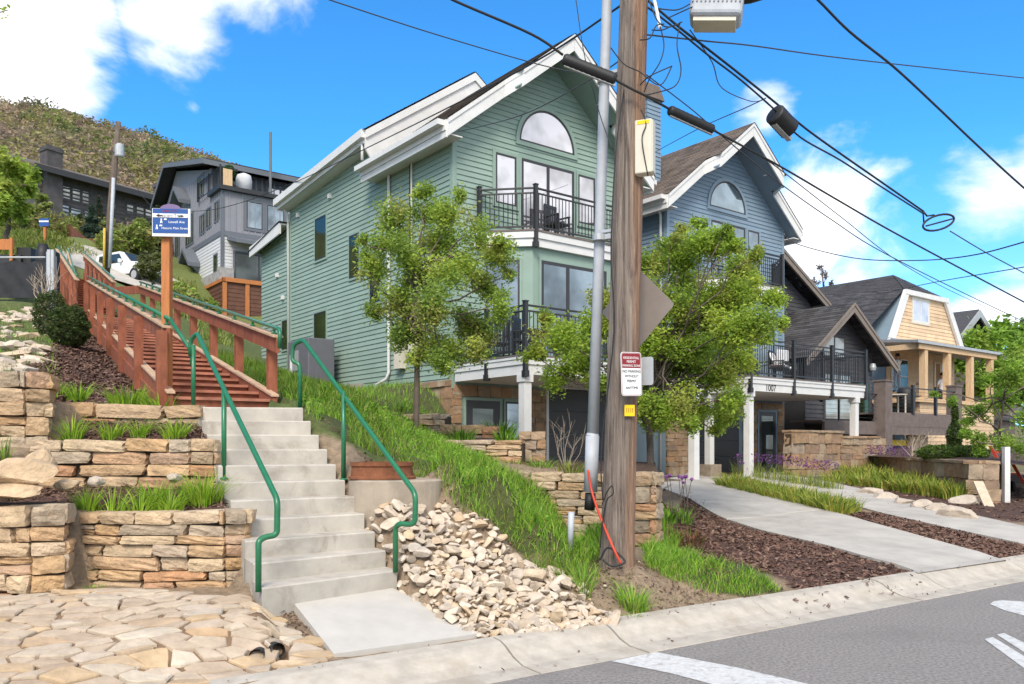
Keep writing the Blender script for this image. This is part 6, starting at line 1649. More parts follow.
# ------------------------------------------------------------------ plants around the driveways
rng = np.random.default_rng(202)
YG = [(0.28, 0.34, 0.05), (0.36, 0.38, 0.06), (0.20, 0.28, 0.035), (0.42, 0.36, 0.09), (0.14, 0.23, 0.03)]
def perennial(px, py, h, r, label, group, pal, n=150, w=.034, flower=None):
    p = ground(px, py)
    a = rng.uniform(0, 6.283, n); rr = r * np.sqrt(rng.uniform(0, 1, n)); x, y = p.x + rr * np.cos(a), p.y + rr * np.sin(a)
    pts = np.c_[x, y, height(x, y) - .01]; dirs = np.stack([np.cos(a), np.sin(a), np.zeros(n)], 1)
    if flower is None:
        return tag(build_blades('perennial', [blades(pts, h, w, pal, rng, .7, 4, dirs)]), label, 'plant', group)
    t_ = thing('perennial', label, 'plant', p, 0, group)
    build_blades('foliage', [blades(pts, h, w, pal, rng, .6, 4, dirs)], parent=t_)
    m = flower; a = rng.uniform(0, 6.283, m); rr = r * .9 * np.sqrt(rng.uniform(0, 1, m)); hh_ = h * rng.uniform(.95, 1.4, m)
    pos = np.stack([p.x + rr * np.cos(a), p.y + rr * np.sin(a), p.z + hh_], 1)
    V4, Ft, Cc = leaves_mesh(pos, rng.uniform(.03, .07, m), colmix(rng, m, [(0.17, 0.06, 0.22), (0.24, 0.10, 0.28), (0.12, 0.05, 0.14)]), rng, aspect=.8)
    link_mesh('blossoms', np_mesh('blossoms', V4, [Ft], Cc), M['leaf'], t_); return t_
for i in range(22):
    f = i / 21; px = 728 + f * 118; py = 487 + f * 27 - (i % 2) * 4
    perennial(px, py, (.38 - .08 * f) * rng.uniform(.75, 1.2), .28, 'yellow green strap leaved perennial in the strip between the two driveways', 'perennials between the driveways', YG)
for i in range(9):
    f = i / 8; perennial(742 + f * 90, 476 + f * 14, .5, .26, 'purple flowering perennial behind the strap leaved strip', 'purple perennials between the driveways', YG[:3] + [(0.10, 0.13, 0.06)], 90, .014, 60)
for i in range(16):
    f = i / 15; perennial(838 + f * 118, 482 + f * 17 - (i % 3) * 4, .42 * rng.uniform(.7, 1.2), .36, 'yellow green leafy perennial below the low capped stone wall', 'perennials below the capped wall', YG, 200, .045)
for i in range(9):
    f = i / 8; perennial(862 + f * 100, 474 + f * 10, .7, .3, 'tall purple flowering perennial against the low capped stone wall', 'purple perennials against the wall', [(0.13, 0.12, 0.05), (0.10, 0.09, 0.05), (0.15, 0.17, 0.04)], 130, .018, 120)
def allium(px, py, D, h, label, heads):
    p = ground(px, py); t_ = thing('allium', label, 'plant', p)
    n = 70; a = rng.uniform(0, 6.283, n); rr = .14 * np.sqrt(rng.uniform(0, 1, n)); x, y = p.x + rr * np.cos(a), p.y + rr * np.sin(a)
    build_blades('leaves', [blades(np.c_[x, y, height(x, y)], h * .42, .02, GP1[:3] + [(0.06, 0.10, 0.03)], rng, .8, 4, np.stack([np.cos(a), np.sin(a), np.zeros(n)], 1))], parent=t_)
    for k in range(heads):
        q_ = p + V((rng.uniform(-.1, .1), rng.uniform(-.1, .1), 0)); e_ = q_ + V((rng.uniform(-.1, .22), rng.uniform(-.1, .1), h * rng.uniform(.75, 1.05)))
        b = MB(); b.tube([q_, q_.lerp(e_, .5) + V((.01, 0, .01)), e_], .005, 5); b.build('stem', M['bark'], t_)
        v = ICO2[0] * .024 * (1 + .25 * rng.normal(size=(len(ICO2[0]), 1))) + np.array(e_); link_mesh('flower_head', np_mesh('flower_head', v, [ICO2[1]]), M['purple'], t_)
allium(668, 520, 11.0, .62, 'allium with thin stems and dark purple seed heads next to the stone end pier', 4)
allium(684, 522, 10.8, .66, 'allium with thin stems leaning over the pale driveway edge', 4)
allium(738, 487, 15.2, .75, 'group of tall purple alliums at the start of the strap leaved strip', 4)
clump('low leafy green plant in the mulch beside the stone end pier', 662, 524, 10.6, 140, .24, .16, rng, None, GP1[:3] + GPD[:1], w=.02)
clump('reddish green low plant in the mulch by the driveway', 690, 517, 11.4, 120, .2, .2, rng, None, [(0.16, 0.07, 0.04), (0.11, 0.12, 0.03), (0.2, 0.1, 0.05)], w=.02)
clump('small grey green plant in the long planter below the garage door', 512, 470, 12.8, 110, .22, .2, rng, None, GPD + GP1[:1], w=.02, z=H - .36)
clump('small green plant in the long planter beside the bare twiggy shrub', 540, 472, 12.6, 110, .24, .18, rng, None, GP1[:3] + GPD[:2], w=.02, z=H - .37)
clump('pale green plant at the foot of the bare twiggy shrub', 572, 474, 12.0, 140, .22, .24, rng, None, GPD + YG[:2], w=.015, z=H - .38)
clump('dark green plant in the planter below the entry window', 462, 441, 14.4, 110, .3, .22, rng, None, GP1[:2] + GPD[3:], w=.03, z=H + .08)
clump('small green plant in the planter by the stone pier', 506, 440, 14.2, 90, .26, .2, rng, None, GP1[:2] + GPD[3:], w=.03, z=H + .06)
for px, py, lab in ((382, 410, 'leafy green plant on the ledge below the green house wall'), (500, 435, 'thin green plant near the entry side light'), (400, 408, 'second leafy plant on the ledge below the green house wall')):
    clump(lab, px, py, 16.9 if px < 440 else 15.8, 120, .34, .3, rng, None, GP1[:2] + GPD[3:], w=.035, z=H + (.6 if px < 440 else .2))
# bare twiggy shrub
def twigs(name, label, base, h, spread, n, mat, rng, r0=.008, cat='shrub'):
    b = MB(); base = V(base)
    for k in range(n):
        a = rng.uniform(0, 6.283); tip = base + V((math.cos(a) * spread * rng.uniform(.2, 1), math.sin(a) * spread * rng.uniform(.2, 1), h * rng.uniform(.6, 1)))
        mid = base.lerp(tip, .5) + V(rng.normal(0, .05 * h, 3)); b.tube([base, mid, tip], [r0, r0 * .7, r0 * .3], 5)
        for j in range(3):
            q_ = mid.lerp(tip, rng.uniform(0, .8)); b.tube([q_, q_ + V((rng.normal(0, .12 * h), rng.normal(0, .12 * h), h * rng.uniform(.1, .3)))], [r0 * .4, r0 * .2], 4)
    return tag(b.build(name, M[mat]), label, cat)
twigs('bare_shrub', 'bare pale twiggy shrub standing in front of the charcoal garage door', at(566, 474, 12.4), .92, .5, 9, 'twig', rng, .006)
twigs('bare_shrub', 'bare reddish twiggy shrub at the end of the dark fence', at(45, 312, 18.5), 1.1, .5, 14, 'twig', rng, .014)
twigs('bare_shrub', 'bare grey twiggy shrub below the weathered deck', at(912, 458, 24), .8, .9, 16, 'twig', rng, .012)

# sapling and small trees at the right
PALs = [(0.22, 0.38, 0.04), (0.30, 0.48, 0.06), (0.15, 0.27, 0.035), (0.40, 0.52, 0.10)]
D = 19.5; g = at(1001, 507, 17.6); g = at(1001, 500, D); g.z = gz(g.x, g.y)
spec = [(1000, 400, 18), (978, 415, 13), (1015, 375, 18), (1030, 420, 20), (985, 440, 14), (1012, 445, 16), (965, 436, 9), (1018, 350, 15), (992, 380, 13), (1045, 370, 20), (1040, 455, 18), (950, 402, 6), (935, 393, 5), (968, 422, 8)]
tree('sapling', 'bright green feathery sapling on a thin stake near the picture edge', g, at(1003, 400, D), clumps_px(spec, D, 1.0, rng), .10, PALs, rng, 9500, .035, None, aspect=.35)
D = 50
spec = [(985, 345, 22), (960, 365, 18), (1010, 335, 20), (1030, 355, 26), (975, 385, 16), (1000, 375, 22), (945, 350, 8), (1015, 395, 22), (1050, 380, 24)]
g = at(992, 420, D); g.z = gz(g.x, g.y)
tree('far_tree', 'airy green tree behind the porch of the tan house', g, at(992, 370, D), clumps_px(spec, D, 2, rng), .45, PALs, rng, 6500, .16)
D = 22.5; g = at(955, 462, D); g.z = H - .35
def conifer(name, label, base, h, r, n, ls, pal, rng, group=None, taper=1.0):
    t_ = thing(name, label, 'tree', base, 0, group); b = MB(); b.tube([V(base) - V((0, 0, .3)), V(base) + V((0, 0, h * .95))], [.03 * h / 2, .005], 7); b.build('trunk', M['bark'], t_)
    f = rng.beta(1.0, 1.5, n); a = rng.uniform(0, 6.283, n); tier = .72 + .28 * np.cos(f * h * 9); rr = r * (1 - f) ** taper * tier * np.sqrt(rng.uniform(.1, 1, n)) + .02
    pos = np.stack([base[0] + rr * np.cos(a), base[1] + rr * np.sin(a), base[2] + .06 * h + f * h * .94 - rr * .25], 1)
    V4, Ft, Cc = leaves_mesh(pos, rng.uniform(.7, 1.3, n) * ls, colmix(rng, n, pal, .3), rng, aspect=.3)
    link_mesh('crown', np_mesh('crown', V4, [Ft], Cc), M['leaf'], t_); return t_
conifer('small_conifer', 'narrow little conifer standing behind the low capped stone wall', g, 1.6, .38, 2600, .1, EV[:3] + [(0.08, 0.12, 0.025)], rng)
for px, lab in ((938, 'low juniper beside the narrow conifer, on the house side'), (968, 'low juniper beside the narrow conifer, on the street side')):
    p = at(px, 460, 21.5); p.z = H - .36; shrub('juniper', lab, p, .5, .2, 1800, .09, [(0.10, 0.17, 0.03), (0.06, 0.11, 0.02), (0.15, 0.22, 0.04)], rng)
p = at(1006, 500, 18.6); b = MB(); b.box(p.x - .06, p.x + .06, p.y - .06, p.y + .06, gz(p.x, p.y) - .1, H - .02); tag(b.build('white_post', M['white']), 'short white wooden post beside the sapling', 'post')
# red hand cart behind the post
c = at(1000, 470, 21.5); t_ = thing('hand_cart', 'red framed hand cart leaning behind the white post', 'cart', (c.x, c.y, gz(c.x, c.y)))
for o in (0, .32):
    b = MB(); b.bar(at(990, 446, 21.5) + V((o, 0, 0)), at(1012, 484, 21.2) + V((o, 0, 0)), .07, .07); b.build('frame', M['red'], t_)
b = MB(); b.bar(at(993, 452, 21.5), at(993, 452, 21.5) + V((.32, 0, 0)), .05, .05); b.bar(at(1005, 474, 21.3), at(1005, 474, 21.3) + V((.32, 0, 0)), .05, .05); b.build('cross_bar', M['red'], t_)
for o in (-.05, .42):
    q_ = at(1012, 486, 21.2) + V((o, 0, 0)); b = MB(); b.tube([q_, q_ + V((.06, 0, 0))], .14, 18); b.build('wheel', M['tyre'], t_)

# ------------------------------------------------------------------ dark gabled house
fr = FB
dh = thing('dark_house', 'charcoal house with taupe trimmed gables between the blue townhouse and the tan house', 'house', fr.w(9, 2, 0), HA)
L = Matrix.Translation(V((-9, -2, 0)))        # FB-local to the house's own frame
def LM(): return MB(L)
b = LM(); siding(b, [(6.9, .4), (11.5, .4), (11.5, 4.5), (6.9, 4.5)], FRONT(-.4), .16); siding(b, [(6.9, 4.5), (11.5, 4.5), (9.1, 6.1)], FRONT(-.4), .16)
siding(b, [(-.4, .4), (6, .4), (6, 4.6), (-.4, 4.6)], SIDER(11.5), .16)
b.box(6.92, 11.48, -.38, 6, .4, 4.6); b.prism([V((6.9, -.38, 4.5)), V((11.5, -.38, 4.5)), V((9.1, -.38, 6.1))], (0, 5.5, 0)); b.box(6.3, 11.0, 1.5, 9, 1, 6.2)
siding(b, [(6.3, 4.3), (10.2, 4.3), (10.2, 6.6), (6.3, 8.6)], FRONT(1.5), .16)
b.prism([V((6.3, 1.51, 6.2)), V((10.6, 1.51, 6.3)), V((6.3, 1.51, 8.8))], (0, 7, 0))
b.build('wall', M['darkgrey'], dh, world=False)
b = LM(); rg = np.random.default_rng(9)
sl_ = (6.16 - 4.04) / 2.95
shingles(b, V((6.0, -1.1, 3.98)), V((6.0, 6, 3.98)), V((9.03, 6, 6.22)), V((9.03, -1.1, 6.22)), .16, .35, rg); shingles(b, V((12.25, -1.1, 4.05)), V((12.25, 6, 4.05)), V((9.03, 6, 6.22)), V((9.03, -1.1, 6.22)), .16, .35, rg)
shingles(b, V((10.75, .9, 6.62)), V((10.75, 9, 6.62)), V((6.0, 9, 9.2)), V((6.0, .9, 9.2)), .16, .35, rg)
b.build('roof', M['dshingle'], dh, world=False)
b = LM()
for (x0, z0), (x1, z1), y in (((6.05, 4.0), (9.03, 6.2), -1.1), ((12.2, 4.05), (9.03, 6.2), -1.1), ((10.72, 6.6), (6.1, 9.15), .9)):
    b.prism([V((x0, y, z0 - .30)), V((x1, y, z1 - .36)), V((x1, y, z1)), V((x0, y, z0))], (0, .08, 0)); 
    b.prism([V((x0, y - .03, z0 - .12)), V((x1, y - .03, z1 - .12)), V((x1, y - .03, z1)), V((x0, y - .03, z0))], (0, .03, 0))
b.box(10.6, 10.8, .95, 6, 6.4, 6.6); b.build('bargeboard', M['greige'], dh, world=False)
fL = lambda f3: (lambda a, z, o: L @ f3(a, z, o))
window(dh, fL(FRONT(-.42)), 8.0, 9.45, 4.2, 5.0, 'darkgrey', 'cglass', mull=(8.75,), tw=.05)
window(dh, fL(FRONT(-.42)), 8.1, 9.9, 1.85, 3.6, 'darkgrey', 'cglass', mull=(9.0,), tw=.05, name='patio_door')
window(dh, fL(FRONT(-.42)), 10.2, 11.2, 1.8, 3.4, 'darkgrey', 'gglass', tw=.05)
p = L @ V((11.2, -.6, 4.0)); b = MB(); b.lathe([(.02, .12), (.1, .1), (.13, -.05), (.1, -.16)], p, 14); b.build('gable_lamp', M['galv'], dh, world=False)
# weathered deck
wd = thing('weathered_deck', 'weathered brown timber deck with glass and cable railing below the dark gable', 'deck', fr.w(12, -2, 0), HA)
L2 = Matrix.Translation(V((-12, 2, 0)))
for x0, x1, y0, y1, z1, nm in ((9.45, 9.95, -2.05, -1.6, 3.25, 'post'), (15.0, 15.5, -2.05, -1.65, 3.3, 'post'), (6.9, 7.1, -1.7, -1.5, 1.7, 'post')):
    b = MB(L2); b.box(x0, x1, y0, y1, -.3, z1); b.box(x0 - .03, x1 + .03, y0 - .03, y1 + .03, z1, z1 + .06); b.build(nm, M['weather'], wd, world=False)
b = MB(L2); b.box(9.95, 15.0, -2.0, -1.9, 1.6, 2.08); b.box(6.0, 9.45, -1.75, -1.65, 1.3, 1.72); b.box(9.95, 15, -1.99, -1.95, 1.3, 1.6); b.build('beam', M['weather'], wd, world=False)
b = MB(L2); b.box(5.9, 9.45, -1.7, -.45, 1.72, 1.78); b.box(9.9, 15.2, -1.95, 2.6, 2.08, 2.14); b.build('floor', M['weather'], wd, world=False)
M['cleanglass'] = pmat('rail_glass', (0.55, 0.62, 0.6), .08, 0.02, 2, metal=.25)
b = MB(L2)
for i in range(6): b.box(9.95, 15, -1.99, -1.975, 2.24 + i * .14, 2.248 + i * .14); b.box(6.1, 9.45, -1.71, -1.695, 1.9 + i * .14, 1.908 + i * .14)
b.box(9.95, 15, -2.0, -1.94, 3.06, 3.1); b.box(6.1, 9.45, -1.74, -1.68, 2.76, 2.8); rr_ = b.build('cable_railing', M['black'], wd, world=False)
for x in (11.6, 13.4):
    b = MB(L2); b.box(x - .06, x + .06, -2.03, -1.93, 2.08, 3.2); b.build('post', M['black'], rr_, world=False)
b = MB(L2); b.box(6.95, 7.0, -1.72, -1.66, 1.7, 2.8); b.build('post', M['black'], rr_, world=False)
b = MB(L2); b.box(6.2, 15, .5, 2.4, -.5, 1.5); b.build('dark_underside', M['darkgrey'], wd, world=False)
# things on and under the deck
def wp3(x, y, z): return fr.w(x, y, z)
p = wp3(13.2, -.9, 2.14); t_ = thing('grill', 'black covered barbecue grill on the weathered deck', 'grill', p)
b = MB(); b.lathe([(.3, 0), (.34, .5), (.36, .85), (.3, 1.05), (.1, 1.12)], p, 18); b.build('cover', M['rubber'], t_, smooth=True)
b = MB(); b.box(p.x - .5, p.x + .5, p.y - .25, p.y + .25, p.z + .72, p.z + .76); b.build('shelf', M['black'], t_)
p = wp3(11.4, -1.2, 2.14); t_ = thing('patio_table', 'pale slatted table on the weathered deck', 'table', p)
b = MB(); b.box(p.x - .5, p.x + .5, p.y - .35, p.y + .35, p.z + .70, p.z + .74); b.build('tabletop', M['beige'], t_)
for sx in (-.44, .44):
    for sy in (-.3, .3): b = MB(); b.box(p.x + sx - .025, p.x + sx + .025, p.y + sy - .025, p.y + sy + .025, p.z, p.z + .70); b.build('leg', M['beige'], t_)
for z, dx in ((1.02, 0), (.55, .1)):
    b = MB(); a, c = wp3(9.95 + dx, -1.2, z), wp3(12.6 + dx, -1.2, z - .02); b.bar(a, c, .1, .22); tag(b.build('yellow_beam', M['yellow']), 'yellow scaffold beam under the weathered deck, ' + ('the upper one' if z > .8 else 'the lower one'), 'beam')
b = MB(); a = wp3(12.65, -1.3, 0); b.bar(a, a + V((0, 0, 1.6)), .18, .14, up=(0, 1, 0)); tag(b.build('timber_post', M['lumber']), 'raw timber prop under the weathered deck by the plywood sheet', 'post')
b = MB(); b.prism([wp3(12.9, -1.1, -.2), wp3(14.6, -1.1, -.2), wp3(14.6, -1.1, 1.55), wp3(12.9, -1.1, 1.55)], V((0, .03, 0))); tag(b.build('plywood_sheet', M['lumberboard']), 'tan plywood sheet closing the space under the weathered deck', 'plywood sheet')

# ------------------------------------------------------------------ tan house under repair
th = thing('tan_house', 'tan wooden house under repair with a clipped gable, charcoal roof and raw porch posts', 'house', fr.w(22, 4, 0), HA)
L3 = Matrix.Translation(V((-22, -4, 0))); fL3 = lambda f3: (lambda a, z, o: L3 @ f3(a, z, o))
b = MB(L3); siding(b, [(19.3, 3.0), (26.4, 3.0), (26.4, 5.7), (19.3, 5.7)], FRONT(3.2), .18)
siding(b, [(19.0, 5.7), (26.9, 5.7), (24.7, 8.55), (20.7, 8.55)], FRONT(3.0), .18); b.build('front_wall', M['lumberboard'], th, world=False)
b = MB(L3); b.box(19.3, 26.4, 3.22, 14, 0, 5.8); b.prism([V((19.0, 3.05, 5.7)), V((27, 3.05, 5.7)), V((24.7, 3.05, 8.5)), V((20.7, 3.05, 8.5))], (0, 9, 0)); b.box(18.2, 19.3, 4.2, 14, 0, 5.9); b.build('wall', M['bluetrim'], th, world=False)
rf = fr.fp(893, 275, 'x', 22.7)
b = MB(L3); ry, rz = rf.y, rf.z
rg = np.random.default_rng(12)
shingles(b, V((17.7, 3.6, 6.1)), V((17.7, 15, 6.1)), V((22.7, 15, rz)), V((20.6, 3.0, 8.62)), .17, .4, rg)
shingles(b, V((20.5, 2.9, 8.6)), V((24.9, 2.9, 8.6)), V((22.75, ry, rz)), V((22.65, ry, rz)), .17, .4, rg)
shingles(b, V((20.6, 3.0, 8.62)), V((20.6, 3.01, 8.63)), V((22.7, 15, rz)), V((22.7, ry, rz)), .17, .4, rg)
b.add([V((20.6, 3.0, 8.6)), V((17.7, 3.6, 6.1)), V((17.7, 15, 6.1)), V((22.7, 15, rz - .02)), V((22.7, ry, rz - .02))], [(0, 1, 2, 3, 4)])
b.add([V((24.8, 3.0, 8.6)), V((27.6, 3.0, 6.0)), V((27.6, 15, 6.0)), V((22.7, 15, rz - .02)), V((22.7, ry, rz - .02))], [(0, 1, 2, 3, 4)])
b.build('roof', M['dshingle'], th, world=False)
b = MB(L3)
for P, Q in (((18.75, 5.65), (20.5, 8.6)), ((27.15, 5.65), (24.95, 8.6))):
    s_ = 1 if P[0] < 22 else -1
    b.prism([V((P[0], 2.82, P[1])), V((Q[0], 2.82, Q[1])), V((Q[0] + s_ * .45, 2.82, Q[1])), V((P[0] + s_ * .5, 2.82, P[1]))], (0, .14, 0))
b.box(20.5, 24.95, 2.8, 2.95, 8.38, 8.62); b.box(17.6, 19.0, 3.3, 3.5, 5.8, 6.1); b.build('trim', M['white'], th, world=False)
window(th, fL3(FRONT(3.0)), 21.5, 23.1, 7.15, 8.25, 'beige', 'glass', mull=(22.3,), tw=.12, frame='white')
window(th, fL3(FRONT(3.2)), 19.8, 21.4, 3.5, 5.2, 'lumber', 'dglass', mull=(20.6,), tw=.12, frame='white', hm=(4.35,))
window(th, fL3(FRONT(3.2)), 24.2, 25.6, 3.3, 5.2, 'lumber', 'cglass', mull=(24.9,), tw=.12, frame='white')
b = MB(L3); b.prism([V((18.3, -.35, 5.28)), V((23.6, -.35, 5.28)), V((27.4, 3.0, 5.5)), V((19.0, 3.0, 5.95))], (0, 0, .12)); b.prism([V((19.2, .2, 5.4)), V((20.6, 1.2, 5.4)), V((20.6, 3.0, 6.1)), V((19.0, 3.0, 6.1))], (0, 0, .05))
b.build('porch_roof', M['galv'], th, world=False)
b = MB(L3); b.box(15.6, 23.2, -.25, -.1, 5.05, 5.28); b.box(15.6, 23.4, -.2, 3.2, 2.78, 2.95); b.box(15.6, 15.75, -.2, 3.2, 5.05, 5.28); b.build('porch_frame', M['lumber'], th, world=False)
b = MB(L3); b.prism([V((15.3, -.35, 5.28)), V((18.5, -.35, 5.28)), V((19.0, 3.0, 5.7)), V((16.5, 3.0, 5.7))], (0, 0, .12)); b.build('porch_roof', M['galv'], th, world=False)
for x in (16.3, 18.45, 20.7, 22.8):
    b = MB(L3); b.box(x - .13, x + .13, -.22, .04, 2.95, 5.05); b.build('porch_post', M['lumber'], th, world=False)
for x, y in ((15.9, 2.9), (23.2, 2.5)):
    b = MB(L3); b.box(x - .1, x + .1, y - .1, y + .1, 2.95, 5.05); b.build('porch_post', M['lumber'], th, world=False)
b = MB(L3); siding(b, [(16.0, .3), (23.3, .3), (23.3, 2.78), (16.0, 2.78)], FRONT(-.05), .18); b.box(16.0, 23.3, -.03, .3, -.6, 2.76); b.build('porch_skirt', M['lumberboard'], th, world=False)

# house beyond with a dark gable
b_ = thing('far_house', 'far house with small dark gable just past the tan house', 'house', fr.w(30, 6, 0), HA); L4 = Matrix.Translation(V((-30, -6, 0)))
ap = fr.fp(969, 316, 'y', 6); lo = fr.fp(984, 340, 'y', 6); le = fr.fp(950, 340, 'y', 6)
b = MB(L4); b.prism([V((le.x, 6.5, 0)), V((lo.x + 6, 6.5, 0)), V((lo.x + 6, 6.5, lo.z - .6)), V((lo.x - .8, 6.5, lo.z)), V((ap.x, 6.5, ap.z - .6)), V((le.x, 6.5, le.z))], (0, 8, 0)); b.build('wall', M['weather'], b_, world=False)
b = MB(L4)
for p, q_ in ((ap, lo), (ap, le)): b.prism([V((p.x, 5.4, p.z)), V((q_.x, 5.4, q_.z)), V((q_.x, 5.4, q_.z + .3)), V((p.x, 5.4, p.z + .35))], (0, 9, 0))
b.prism([V((lo.x - 3, 6.2, 2.6)), V((lo.x + 9, 6.2, 2.6)), V((lo.x + 9, 9, 5.4)), V((lo.x - 3, 9, 5.4))], (0, 0, .2)); b.build('roof', M['dshingle'], b_, world=False)
b = MB(L4)
for p, q_ in ((ap, lo), (ap, le)): b.prism([V((p.x, 5.3, p.z - .15)), V((q_.x, 5.3, q_.z - .15)), V((q_.x, 5.3, q_.z + .25)), V((p.x, 5.3, p.z + .3))], (0, .1, 0))
b.build('bargeboard', M['galv'], b_, world=False)

# ------------------------------------------------------------------ people on the porch
def person(label, pos, face, shirt, trousers, hair, pose, sc=1.0):
    """one skinned body; materials by region; pose gives the arm targets relative to the shoulder"""
    p = {'hip': (0, 0, .95), 'waist': (0, .01, 1.10), 'chest': (0, .01, 1.32), 'neck': (0, .0, 1.50), 'head0': (0, .02, 1.60), 'head1': (0, .03, 1.73)}
    names = list(p); vs = [V(p[n]) for n in names]; rad = [(.165, .12), (.145, .105), (.175, .115), (.058, .058), (.085, .10), (.07, .085)]
    ed = [(0, 1), (1, 2), (2, 3), (3, 4), (4, 5)]
    for s_ in (-1, 1):
        i = len(vs); sh = V((s_ * .19, .0, 1.43)); el = sh + V(pose[s_][0]); wr = el + V(pose[s_][1])
        vs += [sh, el, wr, wr + (wr - el).normalized() * .13]; rad += [(.062, .062), (.045, .045), (.033, .033), (.04, .022)]; ed += [(2, i), (i, i + 1), (i + 1, i + 2), (i + 2, i + 3)]
        i = len(vs); kx = s_ * .11; st = pose.get('step', .0) * s_
        vs += [V((s_ * .095, 0, .88)), V((kx, .03 + st, .49)), V((kx, -.02 + st * 1.6, .09)), V((kx + s_ * .02, .15 + st * 1.6, .035))]; rad += [(.092, .095), (.062, .065), (.042, .045), (.05, .033)]; ed += [(0, i), (i, i + 1), (i + 1, i + 2), (i + 2, i + 3)]
    me = bpy.data.meshes.new('p'); me.from_pydata([v * sc for v in vs], ed, []); o = bpy.data.objects.new('p', me); COL.objects.link(o)
    m = o.modifiers.new('s', 'SKIN'); sv = me.skin_vertices[0].data
    for v, r_ in zip(sv, rad): v.radius = (r_[0] * sc, r_[1] * sc)
    sv[0].use_root = True; m.use_smooth_shade = True; ms = o.modifiers.new('d', 'SUBSURF'); ms.levels = 1; ms.render_levels = 1
    dg = bpy.context.evaluated_depsgraph_get(); dg.update(); m2_ = bpy.data.meshes.new_from_object(o.evaluated_get(dg)); bpy.data.objects.remove(o)
    for pl in m2_.polygons:
        c = pl.center / sc; s_ = 0
        if c.z > 1.50: s_ = 0
        elif c.z > .98: s_ = 1 if (abs(c.x) < .25 or c.z > 1.22) else 0
        elif abs(c.x) > .24: s_ = 0
        elif c.z > .09: s_ = 2
        else: s_ = 3
        pl.material_index = s_
    t_ = thing('person', label, 'person', pos, face)
    body = link_mesh('body', m2_, [M['skin'], shirt, trousers, M['rubber']], t_, world=False, smooth=True)
    v, f = ICO3; hv = v * np.array([.092, .105, .09]) + np.array([0, -.012, 1.715]); k = hv[:, 2] > 1.68 - .2 * (hv[:, 1] < -.03)
    hv[~k] = hv[~k] * np.array([.8, .8, 1]) + np.array([0, 0, .02]); hv *= sc
    link_mesh('hair', np_mesh('hair', hv, [f]), hair, t_, world=False, smooth=True)
    v, f = ICO1; link_mesh('nose', np_mesh('nose', (v * .016 + np.array([0, .125, 1.655])) * sc, [f]), M['skin'], t_, world=False)
    return t_
cl = lambda n, c: pmat(n, c, .8, .12, 9)
TEE, TEE2, GREYT, JEANS, DARK, HAIR = cl('white_tee', (.72, .72, .72)), cl('pale_tee', (.66, .67, .70)), cl('grey_shirt', (.30, .30, .33)), cl('grey_blue_trousers', (.23, .26, .32)), cl('dark_trousers', (.03, .03, .04)), cl('dark_hair', (.03, .02, .015))
lp = fr.w(17.7, 1.8, 2.95)
lad = thing('step_stool', 'low wooden step stool under the tallest worker on the porch', 'stool', lp, HA)
b = MB(); b.box(-.3, .3, -.22, .22, .36, .42); b.build('seat', M['lumber'], lad, world=False)
for sx in (-.25, .25):
    b = MB(); b.box(sx - .03, sx + .03, -.2, .2, 0, .36); b.build('leg', M['lumber'], lad, world=False)
person('worker in white shirt and grey trousers standing high, reaching up at the porch wall', lp + V((0, 0, .42)), HA + R(-20), TEE, JEANS, HAIR, {-1: ((-.05, .12, .22), (.02, .14, .22)), 1: ((.05, .16, .16), (0, .16, .22))})
person('worker in grey shirt half hidden by the second porch post', fr.w(20.6, 1.9, 2.95) if False else fr.w(19.5, 1.4, 2.62), HA + R(30), GREYT, DARK, HAIR, {-1: ((-.08, .06, -.26), (.04, .22, .04)), 1: ((.08, .06, -.26), (-.02, .2, .02))})
person('worker in white shirt with his back turned, behind the second porch post', fr.w(20.1, .9, 2.55), HA + R(-8), TEE2, DARK, HAIR, {-1: ((-.12, .02, -.25), (.0, .12, -.2)), 1: ((.14, .02, -.25), (.02, .1, -.2)), 'step': .04})
# ------------------------------------------------------------------ AC unit, deck furniture
p = FG.w(-.75, 6.6, 0); p.z = gz(p.x, p.y); zt = H + (446 - 343) / F * 25.5
t_ = thing('air_conditioner', 'grey upright air conditioning unit beside the green house wall', 'air conditioner', (p.x, p.y, 2.9), HA)
b = MB(); b.box(-.42, .42, -.75, .75, .35, zt - 2.9); o = b.build('cabinet', M['acgrey'], t_, world=False); bevel(o, .03)
b = MB(); b.box(-.44, -.42, -.05, .3, 1.0, 1.6); b.build('access_panel', M['galv'], t_, world=False)
b = MB(); b.box(-.435, -.42, .4, .55, .8, 1.5); b.build('label_plate', M['signwhite'], t_, world=False)
for k in range(3):
    b = MB(); b.tube([(-.3 + .1 * k, -.8, .3), (-.35, -1.2, .12 + .05 * k), (.1, -1.5, .1), (.4, -1.1, .2 + .04 * k)], .03, 7); b.build('pipe', M['rubber'], t_, world=False, smooth=True)
b = MB(); b.box(-.5, .5, -.8, .8, -.8, .3); b.build('pad', M['found'], t_, world=False)

